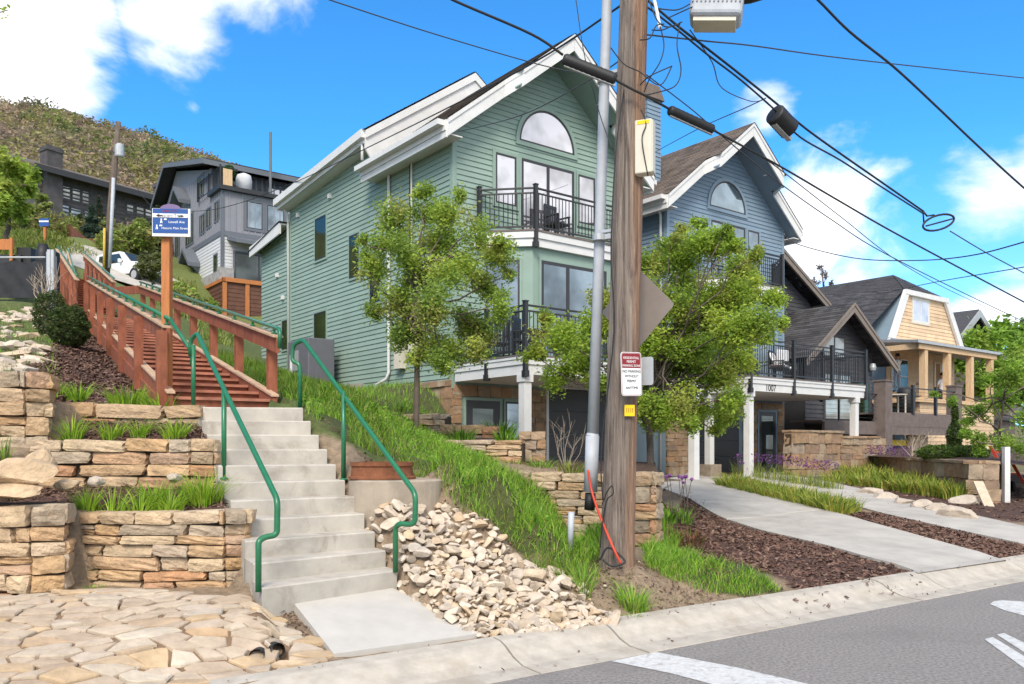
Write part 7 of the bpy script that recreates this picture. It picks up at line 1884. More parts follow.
def chair(name, label, fr, x, y, z, rot, mat, group=None, cushion=None):
    t_ = thing(name, label, 'chair', fr.w(x, y, z), fr.ang + rot, group)
    b = MB(); b.box(-.25, .25, -.25, .25, .40, .44); b.build('seat', M[mat], t_, world=False)
    for sx in (-.23, .23):
        for sy in (-.23, .23):
            b = MB(); b.box(sx - .02, sx + .02, sy - .02, sy + .02, 0, .40 if sy < 0 else .95); b.build('leg', M[mat], t_, world=False)
        b = MB(); b.box(sx - .03, sx + .03, -.25, .25, .62, .65); b.box(sx - .02, sx + .02, -.24, -.2, .44, .62); b.build('armrest', M[mat], t_, world=False)
    b = MB()
    for k in range(5): b.box(-.2 + k * .095 - .02, -.2 + k * .095 + .04, .21, .235, .5, .95)
    b.box(-.25, .25, .205, .24, .9, .98); b.build('backrest', M[mat], t_, world=False)
    if cushion: b = MB(); b.box(-.23, .23, -.23, .2, .445, .52); o = b.build('cushion', cushion, t_, world=False); bevel(o, .025)
    return t_
zd = 2.9
chair('patio_chair', 'black patio chair on the green house deck close to the corner post', FG, .75, -1.9, zd, R(30), 'black', 'black patio chairs on the green deck')
chair('patio_chair', 'black patio chair on the green house deck facing the chair at the corner', FG, .6, -1.0, zd, R(160), 'black', 'black patio chairs on the green deck')
chair('patio_chair', 'tall black patio chair in front of the green house sliding door', FG, 2.1, -1.9, zd, R(-20), 'black', 'black patio chairs on the green deck')
p = FG.w(1.35, -1.5, zd); t_ = thing('patio_table', 'dark patio table between the black chairs on the green deck', 'table', p, HA)
b = MB(); b.box(-.4, .4, -.4, .4, .70, .74); b.build('tabletop', M['black'], t_, world=False)
for sx in (-.34, .34):
    for sy in (-.34, .34): b = MB(); b.box(sx - .02, sx + .02, sy - .02, sy + .02, 0, .70); b.build('leg', M['black'], t_, world=False)
chair('patio_chair', 'small dark chair on the upper balcony of the green house', FG, 2.9, -.5, 6.22, R(10), 'black')
def stripemat(name, c0, c1, sc):
    m = bpy.data.materials.new(name); m.use_nodes = True; t = m.node_tree; bs = t.nodes['Principled BSDF']; bs.inputs['Roughness'].default_value = .9
    tc = nn(t, 'ShaderNodeTexCoord'); w_ = nn(t, 'ShaderNodeTexWave', Scale=sc); w_.bands_direction = 'X'; t.links.new(tc.outputs['Object'], w_.inputs['Vector'])
    r = nn(t, 'ShaderNodeValToRGB'); r.color_ramp.interpolation = 'CONSTANT'; r.color_ramp.elements[0].color = c4(c0); r.color_ramp.elements[1].color = c4(c1); r.color_ramp.elements[1].position = .5
    t.links.new(w_.outputs[0], r.inputs[0]); t.links.new(r.outputs[0], bs.inputs['Base Color']); return m
STR = stripemat('striped_cloth', (.75, .74, .72), (.09, .05, .05), 3.2); SLING = cl('pale_sling', (.62, .61, .63)); REDC = cl('red_cushion', (.4, .04, .03))
t_ = chair('lounge_chair', 'dark lounge chair with striped pillow on the blue house deck', FB, 2.7, -2.2, zd, R(15), 'black', None, STR)
b = MB(); b.prism([V((-.22, .02, .52)), V((.22, .02, .52)), V((.22, .2, .92)), V((-.22, .2, .92))], (0, .1, .04)); o = b.build('pillow', STR, t_, world=False); bevel(o, .04)
t_ = chair('lounge_chair', 'lounge chair with pale sling back on the blue house deck', FB, 3.55, -1.9, zd, R(-10), 'black', None, SLING)
b = MB(); b.box(-.25, .25, .13, .2, .45, 1.1); o = b.build('sling', SLING, t_, world=False); bevel(o, .03)
chair('lounge_chair', 'dark lounge chair with red cushion on the blue house deck', FB, 1.0, -2.2, zd, R(20), 'black', None, REDC)

# ------------------------------------------------------------------ grey modern house up the hill
GZ0 = 8.0
fg = Fr((-17.5, 50, .75)); gh = thing('modern_house', 'dark grey modern house with roof terrace and wood clad garage', 'house', fg.w(6, 6, GZ0), HA); LG = Matrix.Translation(V((-6, -6, -GZ0)))
M['greyboard'] = pmat('grey_board_batten', (0.235, 0.235, 0.26), .6, .06, 2); M['greytrim'] = pmat('slate_trim', (0.125, 0.135, 0.155), .6, .06, 2); M['paleboard'] = pmat('pale_lap_siding', (0.56, 0.56, 0.57), .6, .06, 2); M['brownclad'] = pmat('brown_cladding', (0.115, 0.052, 0.034), .7, .2, 3); M['greystone'] = pmat('grey_stone', (0.3, 0.29, 0.28), .9, .3, 4)
fLG = lambda f3: (lambda a, z, o: LG @ f3(a, z, o))
def battens(b, a0, a1, z0, z1, f3, step=.4):
    vs = [f3(a0, z0, 0), f3(a1, z0, 0), f3(a1, z1, 0), f3(a0, z1, 0)]; b.add(vs, [(0, 1, 2, 3)])
    a = a0
    while a < a1: b.add([f3(x, z, o) for o in (0, .04) for x, z in ((a, z0), (a + .07, z0), (a + .07, z1), (a, z1))], [(4, 5, 6, 7), (0, 1, 5, 4), (1, 2, 6, 5), (2, 3, 7, 6), (3, 0, 4, 7)]); a += step
b = MB(LG); b.box(0.03, 12, .03, 12.3, 7, 16.5); b.box(.03, 12, 2.0, 12.3, 16.5, 18.2); b.prism([V((.04, 2.0, 18.1)), V((.04, 12.2, 18.1)), V((.04, 9.6, 20.0))], (11.9, 0, 0))
battens(b, 0, 12, 13.9, 16.4, FRONT(0)); battens(b, 0, 12.3, 13.9, 16.4, SIDEL(0)); battens(b, 2.0, 12.3, 16.4, 18.2, SIDEL(0)); battens(b, 0, 12, 16.5, 18.2, FRONT(2.0))
b.build('upper_wall', M['greyboard'], gh, world=False)
b = MB(LG); siding(b, [(0, 10.9), (12, 10.9), (12, 13.6), (0, 13.6)], FRONT(0), .2); siding(b, [(0, 10.9), (12.3, 10.9), (12.3, 13.6), (0, 13.6)], SIDEL(0), .2); b.build('lower_wall', M['paleboard'], gh, world=False)
b = MB(LG); b.box(-.06, 12, -.06, 0, 13.6, 13.92); b.box(-.06, 0, -.06, 12.3, 13.6, 13.92); b.box(-.07, .12, -.07, .05, 10.9, 16.4); b.build('band_trim', M['greytrim'], gh, world=False)
b = MB(LG); siding(b, [(-.3, 7.0), (12, 7.0), (12, 10.6), (-.3, 10.6)], FRONT(-1.2), .25); siding(b, [(-1.2, 7.0), (7.5, 7.0), (7.5, 10.6), (-1.2, 10.6)], SIDEL(-.3), .25); b.box(-.28, 12, -1.18, 8, 7, 10.6); b.build('garage_wall', M['brownclad'], gh, world=False)
b = MB(LG); b.box(-.4, 12.2, -1.35, -1.2, 10.6, 10.85); b.box(-.4, -.2, -1.35, 7.5, 10.6, 10.8)
for x in (-.25, 1.1): b.box(x - .12, x + .12, -1.3, -1.2, 7, 10.6)
b.build('timber_frame', M['cedar'], gh, world=False)
b = MB(LG); b.box(-.3, .55, -.5, 0, 10.85, 11.6); b.box(-.3, 0, 0, 6, 10.85, 11.4); b.build('stone_base', M['greystone'], gh, world=False)
for a0, a1 in ((1.5, 2.5), (2.8, 3.9)): window(gh, fLG(FRONT(0)), a0, a1, 14.3, 15.95, 'greytrim', 'bglass', tw=.16, fw=.06)
for a0, a1, z0, z1 in ((.5, 1.3, 14.7, 15.8), (2.0, 2.85, 14.6, 15.75), (3.2, 4.2, 14.5, 15.6), (3.4, 4.6, 17.0, 18.2), (5.6, 7.2, 14.3, 16.2), (8.6, 9.6, 13.9, 15.6), (10.2, 10.9, 16.0, 17.4), (.8, 1.4, 11.6, 12.6)):
    window(gh, fLG(SIDEL(0)), a0, a1, z0, z1, 'greytrim', 'gglass', tw=.1, fw=.06)
window(gh, fLG(FRONT(-.2)), .7, 3.6, 11.0, 12.65, 'greytrim', 'dglass', tw=.1, mull=(2.2,), name='patio_window')
window(gh, fLG(FRONT(2.0)), 3.6, 5.4, 16.6, 17.95, 'greytrim', 'glass', tw=.12, mull=(4.5,)); window(gh, fLG(FRONT(2.0)), 6.2, 8.2, 16.6, 17.95, 'greytrim', 'glass', tw=.12); window(gh, fLG(FRONT(2.0)), 1.0, 2.2, 16.6, 17.9, 'greytrim', 'dglass', tw=.1, name='terrace_door')
b = MB(LG)
b.prism([V((-.8, .9, 18.15)), V((-.8, 9.6, 20.15)), V((-.8, 9.6, 20.38)), V((-.8, .9, 18.4))], (13.3, 0, 0)); b.prism([V((-.8, 9.6, 20.15)), V((-.8, 12.9, 18.0)), V((-.8, 12.9, 18.23)), V((-.8, 9.6, 20.38))], (13.3, 0, 0))
b.build('roof', M['black'], gh, world=False)
b = MB(LG); b.prism([V((-.86, .85, 18.02)), V((-.86, 9.6, 20.05)), V((-.86, 9.6, 20.34)), V((-.86, .85, 18.34))], (.06, 0, 0)); b.prism([V((-.86, 9.6, 20.05)), V((-.86, 12.95, 17.85)), V((-.86, 12.95, 18.16)), V((-.86, 9.6, 20.34))], (.06, 0, 0)); b.box(-.85, 12.5, .82, .9, 18.0, 18.3); b.build('fascia', M['greytrim'], gh, world=False)
for y0, zc in ((7.4, 18.0), (5.4, 13.5)):      # little gabled hoods on the side
    b = MB(LG); 
    for s_ in (-1, 1): b.prism([V((-.8, y0, zc)), V((-.8, y0 + s_ * 1.3, zc - 1.1)), V((-.8, y0 + s_ * 1.3, zc - .85)), V((-.8, y0, zc + .25))], (.8, 0, 0))
    b.build('gable_hood', M['greytrim'], gh, world=False)
b = MB(LG); b.prism([V((.3, -1.6, 12.95)), V((12, -1.6, 12.95)), V((12, 0, 13.4)), V((.3, 0, 13.4))], (0, 0, .22)); b.build('canopy', M['greytrim'], gh, world=False)
b = MB(LG); b.box(-.25, 12, -.3, 2, 16.35, 16.6); b.build('terrace', M['black'], gh, world=False)
railing(gh, [tuple((LG @ V((x, y, 0))).xy) for x, y in ((-.15, 4.2), (-.15, -.2), (.9, -.2))], (LG @ V((0, 0, 16.6))).z, 1.1, posts=[tuple((LG @ V((x, y, 0))).xy) for x, y in ((-.15, 4.2), (-.15, 2), (-.15, -.2))], name='terrace_railing', drop=.05, bal=.6)
b = MB(LG); b.box(.0, .55, -.25, -.2, 16.6, 17.6); b.build('wood_screen', M['lumber'], gh, world=False)
for x in (3.1, 8.4):
    b = MB(LG); b.tube([(x, .2, 16.5), (x, .2, 20.6 if x < 5 else 20.2)], .09, 8); b.build('terrace_pole', M['greytrim'], gh, world=False)
def terr(x, y, z): return fg.w(x, y, z)
p = terr(1.9, .6, 16.6); shrub('potted_plant', 'small green plant on the roof terrace of the grey house', terr(.5, .2, 17.3), .35, .35, 500, .16, [(0.08, 0.2, 0.03), (0.05, 0.14, 0.03)], np.random.default_rng(3))
t_ = chair('terrace_chair', 'dark terrace chair on the roof of the grey house near the tall pole', fg, 4.8, .8, 16.6, R(20), 'black'); chair('terrace_chair', 'dark terrace chair on the roof of the grey house by the window', fg, 6.1, .8, 16.6, R(-20), 'black')
p = terr(1.6, .7, 16.6); t_ = thing('covered_grill', 'grey covered grill on the roof terrace behind the wood screen', 'grill', p)
b = MB(); b.lathe([(.45, 0), (.5, .8), (.42, 1.1), (.1, 1.25)], p, 14); b.build('cover', cl('pale_cover', (.5, .5, .52)), t_, smooth=True)
# ------------------------------------------------------------------ dark condominium on the hill
c0, c1 = at(36, 225, 80), at(172, 225, 92); ang = math.atan2(c1.y - c0.y, c1.x - c0.x); Lc = (c1 - c0).xy.length
cd = thing('condominium', 'long dark timber condominium below the wooded hillside', 'building', (c0.x, c0.y, c0.z - 3), ang)
fc = Fr((c0.x, c0.y, c0.z - 3), ang); HC = 9.2
M['darktimber'] = pmat('dark_timber', (0.075, 0.068, 0.07), .85, .3, 1.5)
b = MB(); siding(b, [(0, 0), (Lc, 0), (Lc, HC - .6), (0, HC - .6)], FRONT(0), .4, .05); b.box(0, Lc, .02, 10, 0, HC - .6); b.build('wall', M['darktimber'], cd, world=False)
b = MB(); b.prism([V((-.8, -1.6, HC - .9)), V((Lc + .8, -1.6, HC - .9)), V((Lc + .8, 6, HC + 1.7)), V((-.8, 6, HC + 1.7))], (0, 0, .25)); b.build('roof', cl('weathered_roof', (.15, .128, .11)), cd, world=False)
b = MB(); b.box(-.9, Lc + .9, -1.7, -1.55, HC - 1.3, HC - .75); b.build('fascia', M['black'], cd, world=False)
for x0, x1, zb_ in ((.6, 2.1, HC + 1.6), (12.6, 14.2, HC + 1.2)):
    b = MB(); b.box(x0, x1, -.9, .5, 0, zb_); b.box(x0 - .1, x1 + .1, -1, .6, zb_ - .5, zb_ - .2); b.build('chimney', M['darktimber'], cd, world=False)
nC = int(Lc // 1.0)
for x0, x1, z0, z1, gl in ((2.5, 3.3, 6.2, 7.5, 'cglass'), (3.45, 4.3, 6.2, 7.5, 'cglass'), (4.45, 5.2, 6.2, 7.5, 'cglass'), (2.0, 3.2, 3.8, 5.6, 'bglass'), (3.3, 4.4, 3.6, 5.5, 'bglass'), (4.7, 5.7, 3.4, 5.5, 'bglass'), (5.8, 6.8, 3.4, 5.5, 'bglass'), (7.2, 8.0, 6.3, 7.4, 'cglass'), (9.2, 10.0, 6.3, 7.4, 'cglass'), (10.3, 11.2, 6.3, 7.4, 'cglass'), (11.3, 12.1, 6.3, 7.4, 'cglass'), (-0.0 + .1, .5, 4.2, 6.0, 'cglass')):
    window(cd, FRONT(0), x0, x1, z0, z1, 'black', gl, tw=.1, fw=.08)
# ------------------------------------------------------------------ far utility pole
M['ochre'] = pmat('ochre_guard', (0.50, 0.34, 0.05), .6, .1, 6)
fp0 = at(105, 272, 38); fp0.z = gz(fp0.x, fp0.y)
t_ = thing('utility_pole', 'thin far utility pole with a grey transformer can up the hill', 'utility pole', fp0)
b = MB(); b.tube([fp0 - V((0, 0, .3)), at(111.5, 200, 38), at(118.5, 122, 38)], [.17, .15, .11], 12); b.build('shaft', M['bark'], t_, smooth=True)
b = MB(); b.tube([at(109.5, 268, 37.8), at(113.5, 178, 37.8)], .08, 8); b.build('riser', M['pvc'], t_, smooth=True)
q_ = at(119.5, 157, 37.75); b = MB(); b.lathe([(.18, 0), (.2, .05), (.2, .5), (.12, .6)], q_, 14); b.build('transformer', M['galv'], t_, smooth=False)
b = MB(); b.bar(at(113, 130, 38), at(124, 128, 38), .08, .08); b.build('crossarm', M['bark'], t_)
b = MB(); q_ = at(104, 270, 37.7); b.tube([q_, q_ + V((.02, 0, 1.9))], .055, 8); b.build('guard', M['ochre'], t_, smooth=True)
# ------------------------------------------------------------------ board fence, black fence, trailer, truck
pts = [at(54, 226, 60), at(70, 240, 56), at(86, 252, 52), at(104, 258, 50)]; tops = [(55, 214), (70, 225), (86, 238), (104, 239)]
t_ = thing('board_fence', 'tall red brown board fence on the slope below the condominium', 'fence', (pts[0].x, pts[0].y, pts[0].z - 1))
M['redboard'] = pmat('red_brown_boards', (0.165, 0.062, 0.042), .8, .25, 2, island=.2)
for (a, ta), (c, tc_) in zip(zip(pts[:-1], tops[:-1]), zip(pts[1:], tops[1:])):
    b = MB(); n_ = 14
    for i in range(n_):
        f0, f1 = i / n_ + .004, (i + 1) / n_ - .004; A, B = a.lerp(c, f0), a.lerp(c, f1); TA, TB = at(*ta, a.y).lerp(at(*tc_, c.y), f0), at(*ta, a.y).lerp(at(*tc_, c.y), f1)
        b.prism([V((A.x, A.y, A.z - 1)), V((B.x, B.y, B.z - 1)), V((B.x, B.y, TB.z)), V((A.x, A.y, TA.z))], (0, .06, 0))
    b.build('panel', M['redboard'], t_)
a, c = at(-60, 298, 19.5), at(47, 298, 19.5); zt = at(0, 258, 19.5).z
t_ = thing('mesh_fence', 'temporary chain link fence covered with black cloth', 'fence', (c.x, c.y, c.z))
n_ = 30; b = MB(); vs = []
for i in range(n_ + 1):
    for j in range(9):
        p = a.lerp(c, i / n_); z = p.z + (zt - p.z - .05 - .08 * math.sin(i * .45) ** 2) * j / 8; vs.append(V((p.x, p.y + .05 * math.sin(i * 1.1 + j * .9) * math.sin(j * math.pi / 8) - .02, z)))
b.add(vs, [(i * 9 + j, (i + 1) * 9 + j, (i + 1) * 9 + j + 1, i * 9 + j + 1) for i in range(n_) for j in range(8)]); b.build('cloth', M['fence'], t_, smooth=True)
b = MB(); b.tube([V((a.x, a.y - .06, zt)), V((c.x, c.y - .06, zt))], .022, 8); b.build('rail', M['galv'], t_)
for px in (-30, 48):
    p = at(px, 300, 19.4); b = MB(); b.tube([p, V((p.x, p.y, zt + .12))], .04, 8); b.build('post', M['galv'], t_)
for px in (49.5, 53):
    p = at(px, 298, 19.2); b = MB(); b.box(p.x - .035, p.x + .035, p.y - .04, p.y + .04, p.z - .3, zt + .12); b.build('post', M['galv'], t_)
b = MB(); b.box(at(49, 0, 19.3).x, at(55.5, 0, 19.3).x, 19.32, 19.36, at(0, 300, 19.3).z, zt); b.build('gate_panel', M['galv'], t_)
# flatbed trailer
c = at(4, 262, 24); t_ = thing('trailer', 'dark flatbed trailer with brown timber side boards behind the fence', 'trailer', (c.x, c.y, c.z - .8))
b = MB(); b.box(c.x - 1.6, c.x + .72, c.y - .4, c.y + 1.2, c.z - .25, c.z + .12); b.build('bed', M['black'], t_)
b = MB(); b.box(c.x - 1.6, c.x + .55, c.y - .46, c.y - .41, c.z + .25, c.z + .55); b.build('side_board', M['cedar'], t_)
for x in (-.6, .5): b = MB(); b.box(c.x + x - .04, c.x + x + .04, c.y - .5, c.y - .46, c.z - .1, c.z + .58); b.build('stake', M['cedar'], t_)
for x in (-1.0, .3): b = MB(); b.tube([V((c.x + x, c.y - .42, c.z - .45)), V((c.x + x, c.y - .2, c.z - .45))], .34, 20); b.build('wheel', M['tyre'], t_)
b = MB(); b.box(c.x + .55, c.x + .95, c.y - .3, c.y + .3, c.z - .1, c.z + .35); b.build('tool_box', M['rubber'], t_)
p = at(43, 262, 21); b = MB(); b.tube([V((p.x, p.y, p.z - 1)), V((p.x, p.y, p.z + .2)), V((p.x, p.y, p.z + .45))], [.17, .17, .11], 12); tag(b.build('grey_bollard', M['rubber'], smooth=True), 'dark capped post standing behind the fence end', 'post')
p = at(49, 258, 21.5); b = MB(); b.box(p.x - .18, p.x + .2, p.y - .2, p.y + .2, p.z - 1, p.z + .18); o = b.build('dark_bin', M['rubber']); bevel(o, .05); tag(o, 'dark bin beside the capped post behind the fence end', 'bin')
# white pickup
c = at(132, 290, 46); c.z = at(132, 286, 46).z
t_ = thing('pickup_truck', 'white pickup truck parked up the hill behind the stairs', 'truck', c, R(-28)); LT = 1.0
prof = [(-2.0, .45), (-2.05, .95), (-1.95, 1.05), (-1.8, 1.62), (-1.62, 1.72), (.1, 1.74), (.35, 1.68), (.95, 1.12), (1.95, .98), (2.12, .85), (2.15, .45)]
b = MB(); b.prism([V((x, -.9, z)) for x, z in prof], (0, 1.8, 0)); o = b.build('body', M['carwhite'], t_, world=False); bevel(o, .05)
for x0, x1, xs in ((-1.6, -.75, 0), (-.62, .15, .32)):
    b = MB(); b.prism([V((x0, -.905, 1.12)), V((x1 + xs, -.905, 1.12)), V((x1, -.905, 1.6)), V((x0 + .08, -.905, 1.6))], (0, -.012, 0)); b.build('side_window', M['dglass'], t_, world=False)
b = MB(); b.prism([V((.42, -.78, 1.64)), V((.97, -.8, 1.14)), V((.97, .8, 1.14)), V((.42, .78, 1.64))], (.02, 0, .02)); b.build('windshield', M['dglass'], t_, world=False)
for x in (-1.3, 1.35):
    for y in (-.86, .7):
        b = MB(); b.tube([(x, y - .06, .36), (x, y + .2, .36)], .37, 24); w_ = b.build('wheel', M['tyre'], t_, world=False); b = MB(); b.tube([(x, y - .07, .36), (x, y - .05, .36)], .22, 16); b.build('rim', M['galv'], w_, world=False)
b = MB(); b.box(2.14, 2.17, -.75, -.45, .72, .88); b.build('headlight', M['signwhite'], t_, world=False); b = MB(); b.box(2.14, 2.17, .45, .75, .72, .88); b.build('headlight', M['signwhite'], t_, world=False)
b = MB(); b.box(2.13, 2.19, -.85, .85, .42, .58); b.build('bumper', M['galv'], t_, world=False)
b = MB(); b.box(.25, .4, -1.08, -.92, 1.1, 1.28); b.build('mirror', M['carwhite'], t_, world=False)
# paved upper road
r_ = MB(); P = [at(105, 287, 43), at(175, 298, 43), at(185, 283, 50), at(100, 274, 50), at(60, 268, 50), at(62, 276, 43)]
r_.add([V((p.x, p.y, max(p.z, gz(p.x, p.y) + .05))) for p in P], [tuple(range(len(P)))]); tag(r_.build('upper_road', M['drive']), kind='structure')

# ------------------------------------------------------------------ trees up the hill
rng = np.random.default_rng(303)
LG_ = [(0.30, 0.42, 0.06), (0.38, 0.50, 0.07), (0.22, 0.33, 0.05), (0.45, 0.50, 0.11)]; OL = [(0.27, 0.31, 0.09), (0.34, 0.36, 0.11), (0.21, 0.26, 0.07), (0.38, 0.33, 0.14)]
def ht(label, px, py, D, top, spec, ls, pal, n, name='hill_tree', tr=.1, dep=1.0):
    g = at(px, py, D); g.z = gz(g.x, g.y) - .1; return tree(name, label, g, at(px, top, D), clumps_px(spec, D, dep, rng), ls, pal, rng, n, tr, None, spread=.7, branch_r=.04)
ht('bright light green tree at the picture edge in front of the condominium', 8, 262, 40, 190, [(5, 165, 18), (22, 175, 14), (-8, 185, 20), (14, 195, 16), (28, 190, 10), (5, 210, 16), (20, 212, 12), (-15, 160, 18), (34, 178, 8)], .34, LG_, 5000, tr=.14, dep=1.5)
ht('thin pale trunked tree left of the condominium windows', 40, 245, 58, 195, [(40, 200, 7), (44, 208, 7), (35, 212, 7), (42, 220, 8), (37, 227, 7)], .34, OL + LG_[:1], 1700, tr=.12)
ht('small olive tree beside the picture edge tree', 22, 240, 56, 215, [(20, 220, 9), (27, 226, 8), (14, 228, 8), (24, 212, 7)], .34, OL, 1300, tr=.1)
ht('broad olive green tree behind the far utility pole', 128, 262, 52, 222, [(140, 226, 10), (132, 234, 11), (145, 236, 11), (122, 242, 9), (135, 245, 12), (120, 250, 9), (148, 245, 10)], .36, OL + LG_[2:3], 4800, tr=.14, dep=1.5)
ht('loose grey green bush beside the white pickup', 152, 285, 40, 262, [(148, 258, 9), (156, 266, 9), (144, 268, 8), (152, 275, 8), (160, 258, 7)], .2, [(0.19, 0.21, 0.08), (0.14, 0.17, 0.05), (0.23, 0.22, 0.1)], 1700, tr=.06)
SP = [(0.05, 0.085, 0.06), (0.07, 0.11, 0.075), (0.035, 0.065, 0.045), (0.09, 0.12, 0.08)]
for px, base_y, D, top, r, lab, pal in ((92, 252, 55, 205, 1.0, 'blue green spruce beside the board fence', SP), (99, 240, 62, 196, .8, 'rusty topped spruce in front of the condominium', SP + [(0.2, 0.1, 0.05)]), (158, 285, 58, 205, 1.5, 'dark spruce between the condominium and the grey house', SP[:3] + EV), (80, 238, 64, 218, .8, 'dark small spruce below the condominium windows', EV + SP[:2]), (163, 262, 62, 212, 1.1, 'tall dark spruce touching the grey house roof', EV + SP[:2])):
    g = at(px, base_y, D); z1 = at(px, top, D).z; g.z = gz(g.x, g.y); conifer('spruce', lab, g, max(z1 - g.z, 2), r, 2600, .34, pal, rng)
for k, (px, py, D, r, lab) in enumerate([(70, 226, 66, 1.0, 'olive bush under the condominium, near the first chimney'), (112, 245, 50, .9, 'green bush at the end of the board fence'), (30, 232, 60, 1.3, 'green bush in the meadow by the thin trunked tree'), (176, 285, 46, .9, 'bush in front of the grey house gable'), (10, 236, 58, 1.2, 'green bush below the picture edge tree'), (186, 300, 42, .8, 'low bush below the grey house side wall'), (172, 292, 44, .7, 'small bush between the white pickup and the grey house'), (205, 322, 44, .8, 'bush at the corner of the brown garage')]):
    p = at(px, py, D); p.z = gz(p.x, p.y); shrub('bush', lab, p, r, r * .8, 1300, .28, OL + LG_[:2], rng)
ht('bare thin tree behind the dark house ridge', 822, 305, 62, 270, [(815, 282, 6), (825, 275, 6), (830, 285, 6), (820, 268, 5)], .2, [(0.3, 0.24, 0.2), (0.24, 0.2, 0.16)], 260, tr=.09)
# a leafy twig hanging in at the top corner
b_ = at(-6, 14, 7.0); t_ = thing('leafy_branch', 'leafy branch tip hanging into the top corner of the view', 'branch', b_)
b = MB(); b.tube([at(-260, -60, 7.2), at(-60, -6, 7.1), b_, at(8, 10, 7.0)], [.03, .014, .006, .003], 6); b.build('twig', M['bark'], t_)
n = 34; pos = np.array([list(at(rng.uniform(-22, 9), rng.uniform(2, 20), 7.0 + rng.uniform(-.1, .1))) for _ in range(n)]); V4, Ft, Cc = leaves_mesh(pos, rng.uniform(.03, .06, n), colmix(rng, n, PAL1), rng); link_mesh('leaves', np_mesh('leaves', V4, [Ft], Cc), M['leaf'], t_)

# ------------------------------------------------------------------ overhead cables
def cable(label, pts, r=.008, mat='rubber', name='overhead_cable', n=6):
    P = [at(*p) for p in pts]; Q = []
    off_ = lambda p: p[0] > 1030 or p[0] < -5 or p[1] < -5
    if off_(pts[-1]): d_ = P[-1] - P[-2]; P += [P[-1] + d_, P[-1] + d_ * 2.2, P[-1] + d_ * 5]
    if off_(pts[0]) and pts[0][0] not in (640, 645, 648): d_ = P[0] - P[1]; P = [P[0] + d_ * 9, P[0] + d_ * 4, P[0] + d_ * 1.5] + P
    for i in range(len(P) - 1):                  # Catmull-Rom through the points
        p0, p1, p2, p3 = P[max(i - 1, 0)], P[i], P[i + 1], P[min(i + 2, len(P) - 1)]
        for k in range(6):
            t_ = k / 6; Q.append(.5 * ((2 * p1) + (p2 - p0) * t_ + (2 * p0 - 5 * p1 + 4 * p2 - p3) * t_ * t_ + (3 * p1 - p0 - 3 * p2 + p3) * t_ ** 3))
    Q.append(P[-1]); b = MB(); b.tube(Q, r, n); return tag(b.build(name, M[mat], smooth=True), label, 'cable')
M['wiregrey'] = pmat('grey_wire', (0.05, 0.05, 0.055), .6, .05, 5)
cable('thick twisted black cable crossing the open sky at the upper right', [(790, -25, 6.6), (818, 0, 6.8), (850, 32, 7.1), (895, 68, 7.5), (936, 106, 8), (977, 145, 8.5), (1024, 188, 9.2), (1110, 262, 10.4)], .011)
cable('thin cable running level from the pole top across the sky', [(640, 34, 8.3), (705, 41, 8.8), (755, 46, 9.4), (850, 59, 11), (1024, 78, 14), (1150, 92, 17)], .008, 'wiregrey')
cable('upper strand of the drooping cable bundle leading to the cable loop', [(645, -2, 8.3), (679, 27, 8.4), (709, 50, 8.6), (741, 75, 8.8), (777, 104, 9.1), (805, 128, 9.4), (841, 154, 9.8), (877, 179, 10.2), (923, 211, 10.8)], .012)
cable('lower strand of the drooping cable bundle passing the black splice drum', [(646, 6, 8.25), (680, 32, 8.35), (708, 55, 8.5), (742, 81, 8.7), (778, 113, 9.0), (800, 137, 9.3), (840, 160, 9.75), (877, 184, 10.15), (924, 214, 10.75)], .010)
cable('cable running on from the cable loop to the picture edge', [(950, 231, 11.2), (985, 252, 12), (1024, 273, 13), (1120, 325, 15)], .008, 'wiregrey')
lp_ = []
for i in range(25):
    a = 2 * math.pi * i / 24; ca_, sa_ = math.cos(a), math.sin(a); lp_.append((938.5 + 15.5 * ca_ - 1.0 * sa_, 222.5 + 7.6 * sa_ - 3.2 * ca_, 10.9 + .12 * ca_))
t_ = thing('cable_loop', 'oval black snowshoe loop holding spare cable in the sky', 'cable loop', at(938, 232, 10.9))
b = MB(); b.tube([at(*p) for p in lp_], .014, 8); b.tube([at(926, 226, 10.85), at(952, 219, 11.0)], .012, 6); b.tube([at(923, 211, 10.8), at(927, 216, 10.8), at(934, 215, 10.9)], .012, 6); b.tube([at(923, 212, 10.8), at(924, 224, 10.85)], .010, 6); b.build('loop', M['rubber'], t_, smooth=True)
cable('heavy black main cable from the upper left to the long splice case', [(430, -14, 7.6), (453, 0, 7.65), (531, 34, 7.9), (563, 55, 8.0)], .012)
cable('short black cable between the two splice cases across the pole', [(612, 78, 8.05), (630, 88, 8.06), (648, 97, 8.1), (671, 110, 8.25)], .012)
cable('heavy black main cable descending right from the lower splice case', [(711, 129, 8.5), (750, 150, 8.9), (786.5, 170, 9.3), (841, 202, 9.9), (904, 238, 10.9), (1024, 302, 12.9), (1120, 352, 15)], .011)
cable('thin cable hanging just below the heavy main cable', [(640, 70, 8.3), (690, 108, 8.5), (727, 140, 8.8), (777, 181, 9.3), (832, 220, 9.9), (886, 254, 10.7), (995, 308, 12.6), (1100, 356, 14.8)], .006, 'wiregrey')
cable('thin branch wire splitting off and sagging toward the tan house', [(764, 158, 9.1), (786, 174, 9.4), (841, 217, 11), (904, 265, 14), (968, 299, 19), (1040, 330, 26)], .006, 'wiregrey')
cable('service wire sagging right from the blue house corner', [(785, 236, 28.5), (800, 245, 27), (854, 258, 23), (913, 260.5, 20), (968, 256, 17.5), (1024, 242, 15.5), (1100, 218, 13)], .014, 'wiregrey')
cable('faint wire rising from the tan house roof to the picture edge', [(890, 292, 40), (936, 282, 32), (1024, 267, 24), (1110, 250, 19)], .016, 'wiregrey')
